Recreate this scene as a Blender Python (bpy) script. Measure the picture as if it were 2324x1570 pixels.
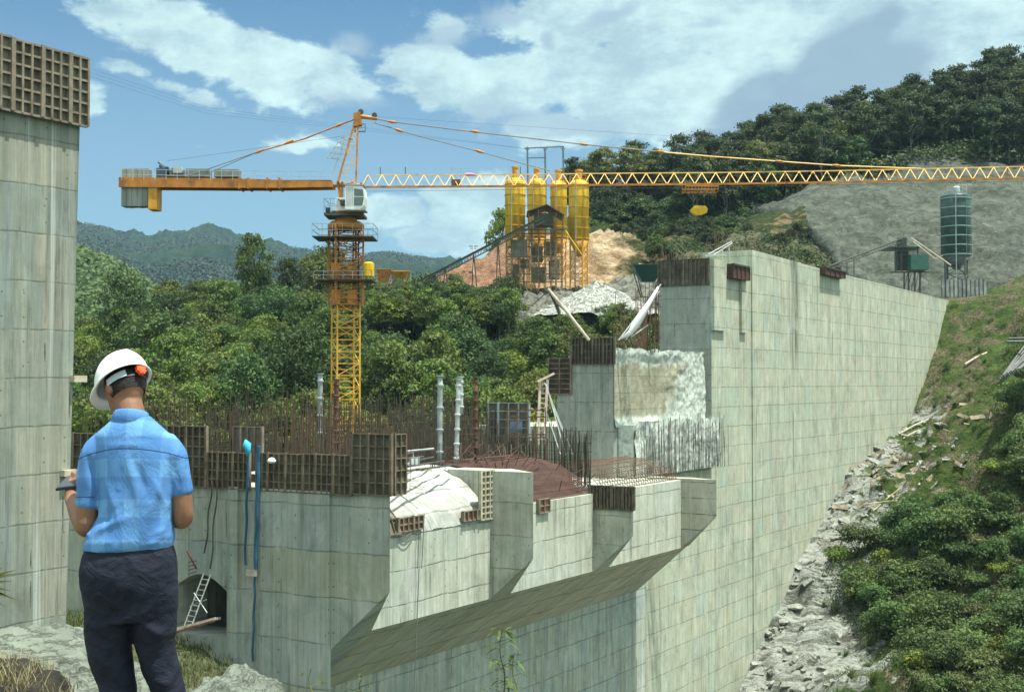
import bpy, math, random
import numpy as np
from mathutils import Vector, Matrix, noise as mnoise
C = bpy.context.scene.collection
for _o in list(bpy.data.objects): bpy.data.objects.remove(_o)
R = math.radians
# ------------------------------------------------------------------ camera
PITCH = math.atan(83 / 3000.0)
cam = bpy.data.cameras.new('camera'); cam.sensor_width = 36.0; cam.lens = 46.47
cam.clip_start = 0.1; cam.clip_end = 9000
camo = bpy.data.objects.new('camera', cam); C.objects.link(camo)
camo.location = (0, 0, 0); camo.rotation_euler = (math.pi / 2 + PITCH, 0, 0)
bpy.context.scene.camera = camo
# ------------------------------------------------------------------ sun + exposure
UX, UY = 0.512, 0.859            # u runs along the dam axis, away from the camera
SUN = Vector((0.859 * 1.0 + UX * 0.06, -0.512 * 1.0 + UY * 0.06, 3.3)).normalized()
EL = math.asin(SUN.z)
sl = bpy.data.lights.new('sun', 'SUN'); sl.energy = 5.0; sl.angle = R(0.55); sl.color = (1.0, 0.965, 0.88)
so = bpy.data.objects.new('sun', sl); C.objects.link(so)
so.rotation_euler = SUN.to_track_quat('Z', 'Y').to_euler(); so.location = (0, 0, 80)
vs = bpy.context.scene.view_settings
vs.view_transform = 'Standard'; vs.look = 'None'; vs.gamma = 1.0; vs.exposure = 0.75; vs.use_curve_mapping = False
cy = bpy.context.scene.cycles
cy.max_bounces = 6; cy.diffuse_bounces = 3; cy.glossy_bounces = 2; cy.transparent_max_bounces = 8; cy.volume_bounces = 0
cy.use_denoising = True
# ------------------------------------------------------------------ node helper
class NT:
    def __init__(s, tree): s.t = tree; s.n = tree.nodes; s.l = tree.links
    def node(s, typ, **kw):
        n = s.n.new(typ)
        for k, v in kw.items(): setattr(n, k, v)
        return n
    def put(s, sock, v):
        if isinstance(v, bpy.types.NodeSocket): s.l.new(v, sock)
        elif isinstance(v, (tuple, list)) and hasattr(sock.default_value, '__len__') and len(sock.default_value) == 4 and len(v) == 3:
            sock.default_value = (*v, 1)
        else: sock.default_value = v
    def math(s, op, a, b=0.0, c=0.0, clamp=False):
        n = s.node('ShaderNodeMath', operation=op, use_clamp=clamp)
        s.put(n.inputs[0], a); s.put(n.inputs[1], b)
        if len(n.inputs) > 2: s.put(n.inputs[2], c)
        return n.outputs[0]
    def add(s, a, b): return s.math('ADD', a, b)
    def mul(s, a, b): return s.math('MULTIPLY', a, b)
    def sub(s, a, b): return s.math('SUBTRACT', a, b)
    def ramp01(s, v, a, b):     # smoothstep a..b
        n = s.node('ShaderNodeMapRange', interpolation_type='SMOOTHSTEP')
        s.put(n.inputs[0], v); n.inputs[1].default_value = a; n.inputs[2].default_value = b
        n.inputs[3].default_value = 0; n.inputs[4].default_value = 1
        return n.outputs[0]
    def mix(s, f, a, b, mode='MIX'):
        n = s.node('ShaderNodeMix', data_type='RGBA', blend_type=mode)
        s.put(n.inputs[0], f); s.put(n.inputs[6], a); s.put(n.inputs[7], b)
        return n.outputs[2]
    def noise(s, vec, scale, detail=4, rough=0.55, dist=0.0, out=0):
        n = s.node('ShaderNodeTexNoise'); s.put(n.inputs['Vector'], vec)
        n.inputs['Scale'].default_value = scale; n.inputs['Detail'].default_value = detail
        n.inputs['Roughness'].default_value = rough; n.inputs['Distortion'].default_value = dist
        return n.outputs[out]
    def vor(s, vec, scale, feature='F1', out=0):
        n = s.node('ShaderNodeTexVoronoi', feature=feature); s.put(n.inputs['Vector'], vec)
        n.inputs['Scale'].default_value = scale
        return n.outputs[out]
    def comb(s, x, y, z):
        n = s.node('ShaderNodeCombineXYZ'); s.put(n.inputs[0], x); s.put(n.inputs[1], y); s.put(n.inputs[2], z)
        return n.outputs[0]
    def sep(s, v):
        n = s.node('ShaderNodeSeparateXYZ'); s.put(n.inputs[0], v); return n.outputs
    def bump(s, h, strength=0.3, dist=0.05):
        n = s.node('ShaderNodeBump'); s.put(n.inputs['Height'], h)
        n.inputs['Strength'].default_value = strength; n.inputs['Distance'].default_value = dist
        return n.outputs[0]
# ------------------------------------------------------------------ world: Nishita sky with cloud layers fixed in sky directions
wd = bpy.data.worlds.new('World'); bpy.context.scene.world = wd; wd.use_nodes = True
wt = NT(wd.node_tree); wt.n.clear()
wout = wt.node('ShaderNodeOutputWorld'); bg = wt.node('ShaderNodeBackground')
sky = wt.node('ShaderNodeTexSky', sky_type='NISHITA'); sky.sun_disc = False
sky.sun_elevation = EL; sky.sun_rotation = math.atan2(SUN.x, SUN.y); sky.altitude = 300; sky.air_density = 1.0; sky.dust_density = 1.2; sky.ozone_density = 1.2
tc = wt.node('ShaderNodeTexCoord')
dx_, dy_, dz_ = wt.sep(tc.outputs['Generated'])
az = wt.math('ARCTAN2', dx_, dy_); el = wt.math('ARCSINE', dz_)
# sky-angle units: 1 = about 1000 px of a 3000 px focal length
AZ = wt.mul(az, 3.0); ELV = wt.mul(el, 3.0)
def ang(x, y): return ((x - 1162) / 1000.0, (868 - y) / 1000.0)
sv = wt.comb(AZ, wt.mul(ELV, 1.7), 0.0)
warp = wt.noise(sv, 2.2, 4, 0.6, 0, 1)
wn = wt.node('ShaderNodeVectorMath', operation='MULTIPLY_ADD'); wt.put(wn.inputs[0], warp); wn.inputs[1].default_value = (0.16, 0.10, 0); wt.put(wn.inputs[2], wt.comb(AZ, ELV, 0.0))
wx, wy, _ = wt.sep(wn.outputs[0])
def blob(x, y, rx, ry, rot, s):
    cx, cyy = ang(x, y); c, sn = math.cos(R(rot)), math.sin(R(rot))
    X = wt.sub(wx, cx + 0.08); Y = wt.sub(wy, cyy + 0.05)
    a = wt.math('MULTIPLY_ADD', X, c * 1000 / rx, wt.mul(Y, sn * 1000 / rx))
    b = wt.math('MULTIPLY_ADD', X, -sn * 1000 / ry, wt.mul(Y, c * 1000 / ry))
    r2 = wt.math('MULTIPLY_ADD', a, a, wt.mul(b, b))
    g = wt.math('POWER', 2.718, wt.mul(r2, -1.0))
    return wt.mul(g, s)
def total(bl):
    acc = None
    for b in bl:
        g = blob(*b); acc = g if acc is None else wt.math('MAXIMUM', acc, g)
    return acc
fbm = wt.noise(sv, 4.0, 8, 0.62, 0.3); fbm2 = wt.noise(sv, 9.0, 6, 0.6)
outside = wt.mul(wt.ramp01(wt.noise(sv, 0.7, 3), 0.42, 0.6), wt.ramp01(wt.math('ABSOLUTE', AZ), 1.25, 1.6))
high = wt.ramp01(ELV, 0.95, 1.4)
# white cloud amount
whites = total([(260, 60, 150, 60, -20, 1.0), (430, 110, 260, 80, -22, 1.15), (620, 170, 170, 80, -15, 1.05), (760, 180, 130, 70, -30, .95), (215, 260, 60, 45, 0, .9),
                (980, 180, 130, 75, 0, 1.1), (1150, 200, 200, 85, 0, 1.1), (1450, 190, 330, 110, -4, 1.2), (1320, 60, 360, 70, 0, 1.0), (1750, 60, 420, 120, 0, 1.15), (2200, 60, 320, 130, 0, 1.1),
                (1080, 470, 120, 70, 0, 1.35), (1030, 545, 130, 55, 0, 1.1), (880, 485, 100, 36, 0, 1.05), (430, 235, 130, 30, -12, .65), (640, 330, 120, 30, 0, .55), (1300, 300, 240, 60, 0, .8),
                (1480, 280, 250, 60, 0, .9), (470, 345, 120, 20, 0, .3), (2100, 180, 300, 90, 0, 1.0), (300, 190, 110, 26, -8, .5)])
wm = wt.add(wt.math('MAXIMUM', whites, wt.mul(outside, 0.9)), wt.add(wt.mul(wt.sub(fbm, 0.5), 1.7), wt.mul(wt.sub(fbm2, 0.5), 1.0)))
wmask = wt.ramp01(wm, 0.32, 0.62)
wmask = wt.math('MAXIMUM', wmask, wt.mul(high, wt.ramp01(fbm, 0.4, 0.7)))
veil = wt.mul(wt.sub(1.0, wt.ramp01(ELV, 0.40, 1.05)), 0.40)
greys = total([(1900, 170, 150, 80, 38, 1.25), (1720, 250, 130, 60, 30, 1.2), (1830, 240, 170, 60, 20, 1.2), (1640, 305, 110, 30, 12, .8), (1980, 110, 90, 45, 45, 1.0), (2000, 180, 150, 70, 10, .8)])
gm = wt.ramp01(wt.add(greys, wt.mul(wt.sub(fbm, 0.5), 1.1)), 0.25, 0.75)
greys2 = total([(1230, 290, 230, 40, 0, .9), (1000, 90, 110, 45, 15, .8), (1120, 40, 100, 40, 0, .7), (1400, 40, 90, 22, 18, .9), (1250, 95, 30, 30, 0, .8), (800, 110, 60, 50, 0, .7), (970, 560, 60, 30, 0, .9), (1600, 70, 120, 16, 6, .6), (780, 240, 120, 30, -10, .8)])
gm2 = wt.mul(wt.ramp01(wt.add(greys2, wt.mul(wt.sub(fbm2, 0.5), 1.2)), 0.25, 0.85), 0.8)
tone = wt.ramp01(wt.add(wt.mul(wt.noise(sv, 3.0, 6, 0.65), .6), wt.mul(wt.noise(sv, 8.0, 6, 0.65), .4)), 0.38, 0.62)
whitec = wt.mix(tone, (3.1, 4.4, 5.0), (5.3, 7.1, 6.9))
greyc = (2.2, 3.15, 4.05)
skyc = wt.mix(1.0, sky.outputs[0], (0.35, 0.64, 0.78), 'MULTIPLY')
base = wt.mix(veil, skyc, (3.0, 4.4, 5.4))
c1 = wt.mix(wt.mul(wmask, 0.93), base, whitec)
c2 = wt.mix(gm2, c1, (2.8, 3.9, 4.8))
c3 = wt.mix(wt.mul(gm, 0.92), c2, greyc)
back = wt.ramp01(wt.math('ABSOLUTE', az), 0.7, 1.3)
c3 = wt.mix(wt.mul(wt.math('MAXIMUM', back, high), 0.75), c3, (9.5, 11.0, 10.5))  # unseen sky behind and overhead brightened to fill the shade
wt.put(bg.inputs[0], c3); bg.inputs[1].default_value = 0.085
wt.l.new(bg.outputs[0], wout.inputs[0])
try: wd.cycles.sampling_method = 'MANUAL'; wd.cycles.sample_map_resolution = 512
except Exception: pass
# ------------------------------------------------------------------ geometry helpers
def ray(x, y):
    cx = (x - 1162) / 3000.0; cyy = (785 - y) / 3000.0; cp, sp = math.cos(PITCH), math.sin(PITCH)
    return Vector((cx, cp - cyy * sp, sp + cyy * cp))
def P(x, y, d):
    r = ray(x, y); return r * (d / r.y)
def toL(p):  # world -> dam frame (u, w, z)
    return Vector((p.x * UX + p.y * UY, -(p.x * UY - p.y * UX), p.z))
def fromL(u, w, z): return Vector((u * UX - w * UY, u * UY + w * UX, z))
def PW(x, y, w):     # ray meets the vertical plane w = const, in dam frame
    r = toL(ray(x, y)); return r * (w / r.y)
def PU(x, y, u):
    r = toL(ray(x, y)); return r * (u / r.x)
DAM = Matrix.Rotation(math.atan2(UY, UX), 4, 'Z')
class MB:
    def __init__(s): s.v = []; s.f = []
    def poly(s, pts):
        n = len(s.v); s.v += [tuple(p) for p in pts]; s.f.append(list(range(n, n + len(pts)))); return s
    def box(s, x0, x1, y0, y1, z0, z1):
        n = len(s.v)
        s.v += [(x, y, z) for z in (z0, z1) for y in (y0, y1) for x in (x0, x1)]
        s.f += [[n + i for i in q] for q in ((0, 2, 3, 1), (4, 5, 7, 6), (0, 1, 5, 4), (2, 6, 7, 3), (0, 4, 6, 2), (1, 3, 7, 5))]
        return s
    def obox(s, c, ax, ay, az):    # oriented box, half axes
        c, ax, ay, az = Vector(c), Vector(ax), Vector(ay), Vector(az); n = len(s.v)
        s.v += [tuple(c + ax * i + ay * j + az * k) for k in (-1, 1) for j in (-1, 1) for i in (-1, 1)]
        s.f += [[n + i for i in q] for q in ((0, 2, 3, 1), (4, 5, 7, 6), (0, 1, 5, 4), (2, 6, 7, 3), (0, 4, 6, 2), (1, 3, 7, 5))]
        return s
    def bar(s, p, q, r, n=4, r2=None):
        p, q = Vector(p), Vector(q); r2 = r if r2 is None else r2
        d = q - p
        if d.length < 1e-6: return s
        d.normalize(); a = d.orthogonal().normalized(); b = d.cross(a); k = len(s.v)
        if n == 4 and abs(d.z) > 0.999: a, b = Vector((.7071, .7071, 0)), Vector((-.7071, .7071, 0))
        for c, rr in ((p, r), (q, r2)):
            for i in range(n):
                t = 2 * math.pi * i / n; s.v.append(tuple(c + (a * math.cos(t) + b * math.sin(t)) * rr))
        for i in range(n): s.f.append([k + i, k + (i + 1) % n, k + n + (i + 1) % n, k + n + i])
        s.f.append([k + i for i in range(n)][::-1]); s.f.append([k + n + i for i in range(n)])
        return s
    def tube(s, pts, r, n=6, cap=True):
        pts = [Vector(p) for p in pts]; rs = r if isinstance(r, (list, tuple)) else [r] * len(pts)
        k = len(s.v); up = None
        for i, p in enumerate(pts):
            d = (pts[min(i + 1, len(pts) - 1)] - pts[max(i - 1, 0)]).normalized()
            if up is None: up = d.orthogonal().normalized()
            a = (up - d * up.dot(d)).normalized(); up = a; b = d.cross(a)
            for j in range(n):
                t = 2 * math.pi * j / n; s.v.append(tuple(p + (a * math.cos(t) + b * math.sin(t)) * rs[i]))
        for i in range(len(pts) - 1):
            for j in range(n):
                s.f.append([k + i * n + j, k + i * n + (j + 1) % n, k + (i + 1) * n + (j + 1) % n, k + (i + 1) * n + j])
        if cap:
            s.f.append([k + j for j in range(n)][::-1]); m = k + (len(pts) - 1) * n; s.f.append([m + j for j in range(n)])
        return s
    def lathe(s, c, prof, n=24):     # prof: (radius, z) bottom to top
        k = len(s.v); c = Vector(c)
        for r, z in prof:
            for j in range(n):
                t = 2 * math.pi * j / n; s.v.append((c.x + r * math.cos(t), c.y + r * math.sin(t), c.z + z))
        for i in range(len(prof) - 1):
            for j in range(n): s.f.append([k + i * n + j, k + i * n + (j + 1) % n, k + (i + 1) * n + (j + 1) % n, k + (i + 1) * n + j])
        s.f.append([k + j for j in range(n)][::-1]); m = k + (len(prof) - 1) * n; s.f.append([m + j for j in range(n)])
        return s
    def ext(s, pts, axis, a, b):      # extrude 2D outline (in the other two axes) along axis from a to b
        def mk(p, t):
            return {0: (t, p[0], p[1]), 1: (p[0], t, p[1]), 2: (p[0], p[1], t)}[axis]
        n = len(pts); k = len(s.v); s.v += [mk(p, a) for p in pts] + [mk(p, b) for p in pts]
        for i in range(n): s.f.append([k + i, k + (i + 1) % n, k + n + (i + 1) % n, k + n + i])
        s.f.append([k + i for i in range(n)][::-1]); s.f.append([k + n + i for i in range(n)])
        return s
    def build(s, name, mat, parent=None, frame=None, smooth=False):
        me = bpy.data.meshes.new(name); me.from_pydata(s.v, [], s.f); me.update()
        if smooth: me.polygons.foreach_set('use_smooth', [True] * len(me.polygons))
        me.materials.append(mat)
        o = bpy.data.objects.new(name, me); C.objects.link(o)
        if parent is not None:
            o.parent = parent
            top = parent
            M = Matrix.Identity(4)
            chain = []
            while top is not None: chain.append(top); top = top.parent
            for t in reversed(chain): M = M @ t.matrix_parent_inverse @ t.matrix_basis
            o.matrix_parent_inverse = M.inverted()
        if frame is not None: o.matrix_basis = frame
        return o
def npmesh(name, V, F, mat, smooth=False, parent=None):
    """V (n,3) float, F (m,k) int with k = 3 or 4"""
    me = bpy.data.meshes.new(name); V = np.asarray(V, dtype=np.float32); F = np.asarray(F, dtype=np.int32)
    me.vertices.add(len(V)); me.vertices.foreach_set('co', V.ravel())
    k = F.shape[1]; me.loops.add(F.size); me.loops.foreach_set('vertex_index', F.ravel())
    me.polygons.add(len(F)); me.polygons.foreach_set('loop_start', np.arange(0, F.size, k, dtype=np.int32))
    me.polygons.foreach_set('loop_total', np.full(len(F), k, dtype=np.int32))
    if smooth: me.polygons.foreach_set('use_smooth', np.ones(len(F), dtype=bool))
    me.update(calc_edges=True); me.validate()
    me.materials.append(mat)
    o = bpy.data.objects.new(name, me); C.objects.link(o)
    if parent is not None: o.parent = parent
    return o
def tag(o, label, cat, group=None, kind=None):
    if label: o['label'] = label
    if cat: o['category'] = cat
    if group: o['group'] = group
    if kind: o['kind'] = kind
    return o
def struct(o): o['kind'] = 'structure'; return o
def thing(name, label, cat, loc=(0, 0, 0), rotz=0.0, group=None):
    o = bpy.data.objects.new(name, None); C.objects.link(o); o.empty_display_size = 0.3
    o.location = loc; o.rotation_euler = (0, 0, rotz)
    return tag(o, label, cat, group)
def copy_tree(o, parent=None):
    c = o.copy(); C.objects.link(c)
    if parent is not None: c.parent = parent
    for ch in o.children: copy_tree(ch, c)
    return c
rnd = random.Random(7)
def fbm3(p, s, o=4): return mnoise.fractal(Vector(p) * s, 0.6, 2.1, o)
# ------------------------------------------------------------------ materials
def newmat(name, rough=0.9, spec=0.25, metal=0.0):
    m = bpy.data.materials.new(name); m.use_nodes = True; t = NT(m.node_tree); b = m.node_tree.nodes['Principled BSDF']
    b.inputs['Roughness'].default_value = rough; b.inputs['Metallic'].default_value = metal
    b.inputs['Specular IOR Level'].default_value = spec
    return m, t, b
def coords(t): return t.node('ShaderNodeTexCoord').outputs['Object']
def flat(name, col, rough=0.7, var=0.25, scale=3.0, metal=0.0, dirt=None, dirtamt=0.5, dscale=1.2, bump=0.0, stretch=False):
    m, t, b = newmat(name, rough, 0.3, metal); co = coords(t)
    if stretch:
        x, y, z = t.sep(co); co = t.comb(t.mul(x, 1.0), t.mul(y, 1.0), t.mul(z, 0.12))
    n = t.noise(co, scale, 5, 0.6)
    c = t.mix(t.ramp01(n, 0.3, 0.7), tuple(x * (1 - var) for x in col), tuple(min(1, x * (1 + var)) for x in col))
    if dirt is not None:
        n2 = t.noise(co, dscale, 6, 0.65); c = t.mix(t.mul(t.ramp01(n2, 0.48, 0.68), dirtamt), c, dirt)
    t.put(b.inputs['Base Color'], c)
    if bump: t.put(b.inputs['Normal'], t.bump(t.noise(co, scale * 4, 4), bump, 0.03))
    return m
def concrete(name, A, B, lift=1.5, off=0.0, vstep=2.4, tint=0.5, streak=0.5, line=0.75, dark=0.35, warm=(0.34, 0.32, 0.25), cool=(0.27, 0.34, 0.335), stain=None, bands=0.0, vline=0.8):
    """cast concrete: lift joints, panel seams, board marks, rain streaks and lime; frame axes u, w, z"""
    m, t, b = newmat(name, 0.92, 0.2); co = coords(t); x, y, z = t.sep(co)
    h = t.add(x, y)
    hv = t.comb(h, 0.0, t.mul(z, 0.045)); fine = t.add(t.mul(t.noise(hv, 2.6, 8, 0.78), .6), t.mul(t.noise(t.comb(h, 41.0, t.mul(z, 0.07)), 1.1, 8, 0.8), .4))
    hv2 = t.comb(h, 3.0, t.mul(z, 0.10)); wide = t.noise(hv2, 0.75, 4, 0.6)
    blot = t.noise(t.comb(h, 7.0, z), 0.9, 7, 0.68)
    c = t.mix(t.ramp01(blot, 0.32, 0.68), A, B)
    # pour panels: each lift and bay of boards has its own tone
    iz = t.math('FLOOR', t.math('DIVIDE', t.sub(z, off), lift)); ih = t.math('FLOOR', t.math('DIVIDE', t.add(h, t.mul(iz, 0.37)), vstep * 1.6))
    wn_ = t.node('ShaderNodeTexWhiteNoise', noise_dimensions='3D'); t.put(wn_.inputs['Vector'], t.comb(ih, iz, 1.0))
    pr = wn_.outputs[0]
    pm = t.ramp01(t.noise(t.comb(h, 13.0, t.mul(z, 0.06)), 1.3, 5, 0.7), 0.36, 0.62)
    c = t.mix(t.mul(t.mul(t.ramp01(pr, 0.45, 1.0), tint), pm), c, cool)
    c = t.mix(t.mul(t.mul(t.ramp01(t.sub(1.0, pr), 0.5, 1.0), tint), t.sub(1.0, t.mul(pm, .7))), c, warm)
    grime = t.ramp01(t.noise(t.comb(t.mul(h, 1.6), 17.0, z), 0.33, 8, 0.72, 0.4), 0.50, 0.68)
    c = t.mix(t.mul(grime, 0.42), c, tuple(v * 0.52 for v in A))
    c = t.mix(t.mul(t.ramp01(wide, 0.55, 0.8), tint * 0.8), c, cool)
    bright = t.math('MULTIPLY_ADD', t.sub(fine, 0.5), streak * 3.6, 1.0)
    c = t.mix(1.0, c, t.comb(bright, bright, bright), 'MULTIPLY')
    # wavy lift joint with run-off stain below it
    wob = t.mul(t.sub(t.noise(t.comb(h, 1.0, 0.0), 0.55, 6, 0.65), 0.5), 0.26)
    fz = t.math('FRACT', t.math('DIVIDE', t.add(t.sub(z, off), wob), lift))
    dz = t.mul(t.math('MINIMUM', fz, t.sub(1.0, fz)), lift)
    gate = t.ramp01(t.noise(t.comb(h, 11.0, t.mul(iz, 3.7)), 0.9, 6, 0.7), 0.32, 0.56)
    jl = t.mul(t.sub(1.0, t.ramp01(dz, 0.008, 0.055)), gate)
    below = t.mul(t.ramp01(fz, 0.55, 1.0), t.ramp01(t.noise(t.comb(h, 5.0, t.mul(z, 0.1)), 2.2, 5, 0.7), 0.52, 0.72))
    # vertical seams, shifted from lift to lift
    sh = t.mul(t.math('FLOOR', t.mul(iz, 0.34)), 1.1)
    fh = t.math('FRACT', t.math('DIVIDE', t.add(h, t.add(sh, t.mul(wob, 0.5))), vstep)); dh = t.mul(t.math('MINIMUM', fh, t.sub(1.0, fh)), vstep)
    vgate = t.ramp01(t.noise(t.comb(t.mul(h, 0.6), 2.0, t.mul(z, 0.5)), 1.1, 4), 0.48, 0.66)
    vl = t.mul(t.mul(t.sub(1.0, t.ramp01(dh, 0.008, 0.05)), vgate), t.ramp01(t.noise(t.comb(h, 19.0, t.mul(z, .9)), 1.0, 3), .38, .5))
    fb = t.math('FRACT', t.mul(h, 1.0 / 0.30)); bl = t.mul(t.sub(1.0, t.ramp01(t.math('MINIMUM', fb, t.sub(1.0, fb)), 0.02, 0.12)), t.ramp01(wide, 0.35, 0.6))
    dk = t.math('MAXIMUM', t.mul(jl, line), t.mul(vl, vline))
    dk = t.math('MAXIMUM', dk, t.mul(bl, 0.16))
    rain = t.mul(t.ramp01(t.noise(t.comb(h, 21.0, t.mul(z, 0.03)), 2.3, 7, 0.8), 0.53, 0.66), dark)
    rain = t.mul(rain, t.ramp01(t.noise(t.comb(t.mul(h, .5), 23.0, t.mul(z, .35)), .5, 4, .6), .36, .6))
    if stain: rain = t.math('MAXIMUM', rain, t.mul(t.mul(t.sub(1.0, t.ramp01(t.math('ABSOLUTE', t.sub(h, stain[0])), .5, 1.7)), t.ramp01(t.add(z, t.mul(fine, 4.0)), stain[1], stain[1] + 4)), t.ramp01(t.noise(t.comb(h, 3.0, t.mul(z, .02)), 5.0, 4, .7), .42, .56)))
    dk = t.math('MAXIMUM', dk, t.mul(below, dark * 0.7)); dk = t.math('MAXIMUM', dk, rain)
    tie = t.mul(t.math('LESS_THAN', t.math('ADD', t.math('POWER', t.sub(t.math('FRACT', t.mul(h, 1 / .9)), .5), 2.0), t.math('POWER', t.sub(t.math('FRACT', t.mul(t.sub(z, off), 1 / (lift * .5))), .5), 2.0)), .0022), t.math('GREATER_THAN', t.noise(t.comb(t.math('FLOOR', t.mul(h, 1 / .9)), iz, 5.0), .9, 2), .52))
    dk = t.math('MAXIMUM', dk, t.mul(tie, .6))
    pits = t.mul(t.sub(1.0, t.ramp01(t.vor(t.comb(h, 0.0, z), 1.3), 0.03, 0.07)), 0.5)
    dk = t.math('MAXIMUM', dk, pits)
    c = t.mix(dk, c, (0.05, 0.055, 0.045))
    if bands: c = t.mix(t.mul(t.ramp01(t.noise(t.comb(h, 61.0, t.mul(z, 0.012)), 1.15, 4, 0.75), 0.56, 0.66), bands), c, (0.46, 0.50, 0.46))
    pale = t.mul(t.ramp01(t.noise(t.comb(t.mul(h, 1.5), 71.0, t.mul(z, .6)), .45, 7, .72, .3), .54, .64), .35)
    c = t.mix(pale, c, tuple(min(.6, v * 1.45) for v in B))
    lime = t.mul(t.ramp01(t.noise(t.comb(h, 31.0, t.mul(z, 0.035)), 1.9, 5, 0.7), 0.60, 0.74), 0.55)
    c = t.mix(lime, c, (0.55, 0.60, 0.54))
    t.put(b.inputs['Base Color'], c)
    hgt = t.sub(t.mul(fine, 0.5), t.mul(dk, 0.7)); hgt = t.add(hgt, t.mul(t.noise(t.comb(h, 7.0, z), 7.0, 5, 0.7), 0.35))
    t.put(b.inputs['Normal'], t.bump(hgt, 0.38, 0.05))
    return m
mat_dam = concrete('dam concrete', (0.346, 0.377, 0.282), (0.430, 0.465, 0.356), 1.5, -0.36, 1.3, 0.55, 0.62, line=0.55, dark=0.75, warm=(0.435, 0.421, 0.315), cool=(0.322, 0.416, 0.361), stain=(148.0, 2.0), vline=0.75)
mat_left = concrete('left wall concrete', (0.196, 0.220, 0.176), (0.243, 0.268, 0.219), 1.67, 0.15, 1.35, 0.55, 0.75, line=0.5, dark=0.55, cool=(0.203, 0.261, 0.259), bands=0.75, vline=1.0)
mat_bay = concrete('bay wall concrete', (0.380, 0.408, 0.328), (0.475, 0.504, 0.418), 1.5, -0.75, 2.3, 0.45, 0.65, line=0.65, dark=0.5, warm=(0.475, 0.470, 0.361), cool=(0.380, 0.480, 0.427))
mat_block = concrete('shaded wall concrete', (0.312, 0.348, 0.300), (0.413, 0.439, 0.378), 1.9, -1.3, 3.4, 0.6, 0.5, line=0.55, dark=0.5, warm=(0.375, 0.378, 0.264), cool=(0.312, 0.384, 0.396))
mat_block_shade = concrete('shade-toned wall concrete', (0.218, 0.244, 0.210), (0.289, 0.307, 0.265), 1.9, -1.3, 3.4, 0.6, 0.5, line=0.55, dark=0.5, warm=(0.262, 0.265, 0.185), cool=(0.218, 0.269, 0.277))  # darker copy of the wall concrete, shade put into its colour
mat_pier = concrete('weathered pier concrete', (0.360, 0.382, 0.305), (0.518, 0.538, 0.437), 1.6, -1.0, 4.0, 0.5, 0.5, line=0.5, dark=0.45)
mat_soffit = concrete('stained soffit concrete', (0.381, 0.361, 0.270), (0.552, 0.531, 0.410), 1.0, 0.2, 1.5, 0.4, 0.3, line=0.55, dark=0.2, warm=(0.571, 0.474, 0.360), cool=(0.457, 0.455, 0.440))
mat_lower = concrete('streaked lower concrete', (0.312, 0.356, 0.294), (0.413, 0.456, 0.384), 1.5, -0.6, 2.2, 0.5, 0.7, line=0.6, dark=0.5, warm=(0.362, 0.362, 0.264), cool=(0.300, 0.388, 0.408))
mat_crest = concrete('fresh crest concrete', (0.288, 0.299, 0.266), (0.403, 0.416, 0.377), 0.85, 0.0, 1.3, 0.2, 0.3, line=0.55, dark=0.3, warm=(0.360, 0.321, 0.266))
def rocky(name, cols, scale=0.6, bump=0.9, dist=0.35, stretch=(1, 1, 1), rough=0.95):
    m, t, b = newmat(name, rough, 0.15); co = coords(t); x, y, z = t.sep(co)
    v = t.comb(t.mul(x, stretch[0]), t.mul(y, stretch[1]), t.mul(z, stretch[2]))
    n1 = t.noise(v, scale, 9, 0.68, 0.4); n2 = t.noise(v, scale * 3.1, 8, 0.72); vr = t.vor(v, scale * 2.6)
    c = t.mix(t.ramp01(n1, 0.34, 0.62), cols[0], cols[1])
    c = t.mix(t.mul(t.ramp01(n2, 0.50, 0.70), 0.8), c, cols[2])
    crack = t.ramp01(t.math('ABSOLUTE', t.sub(t.noise(v, scale * 1.7, 7, 0.7, 0.8), 0.5)), 0.0, 0.03)
    c = t.mix(t.mul(t.sub(1.0, crack), 0.6), c, cols[3])
    t.put(b.inputs['Base Color'], c)
    hgt = t.add(t.mul(n2, 0.6), t.add(t.mul(vr, 0.4), t.mul(crack, 0.25)))
    t.put(b.inputs['Normal'], t.bump(hgt, bump, dist))
    return m
mat_rock = rocky('pale rock', [(0.108, 0.126, 0.101), (0.180, 0.207, 0.169), (0.065, 0.074, 0.054), (0.025, 0.026, 0.018)], 1.7, 0.55, 0.06, (0.720, 0.740, 1.296))
mat_shot = rocky('sprayed concrete slope', [(0.050, 0.061, 0.046), (0.084, 0.097, 0.078), (0.135, 0.147, 0.119), (0.024, 0.029, 0.019)], 0.30, 0.55, 0.5, (0.662, 0.681, 1.048))
mat_rock2 = rocky('broken rock', [(0.19, 0.20, 0.17), (0.34, 0.36, 0.31), (0.12, 0.12, 0.09), (0.05, 0.05, 0.035)], 1.4, 0.5, 0.08)
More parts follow.
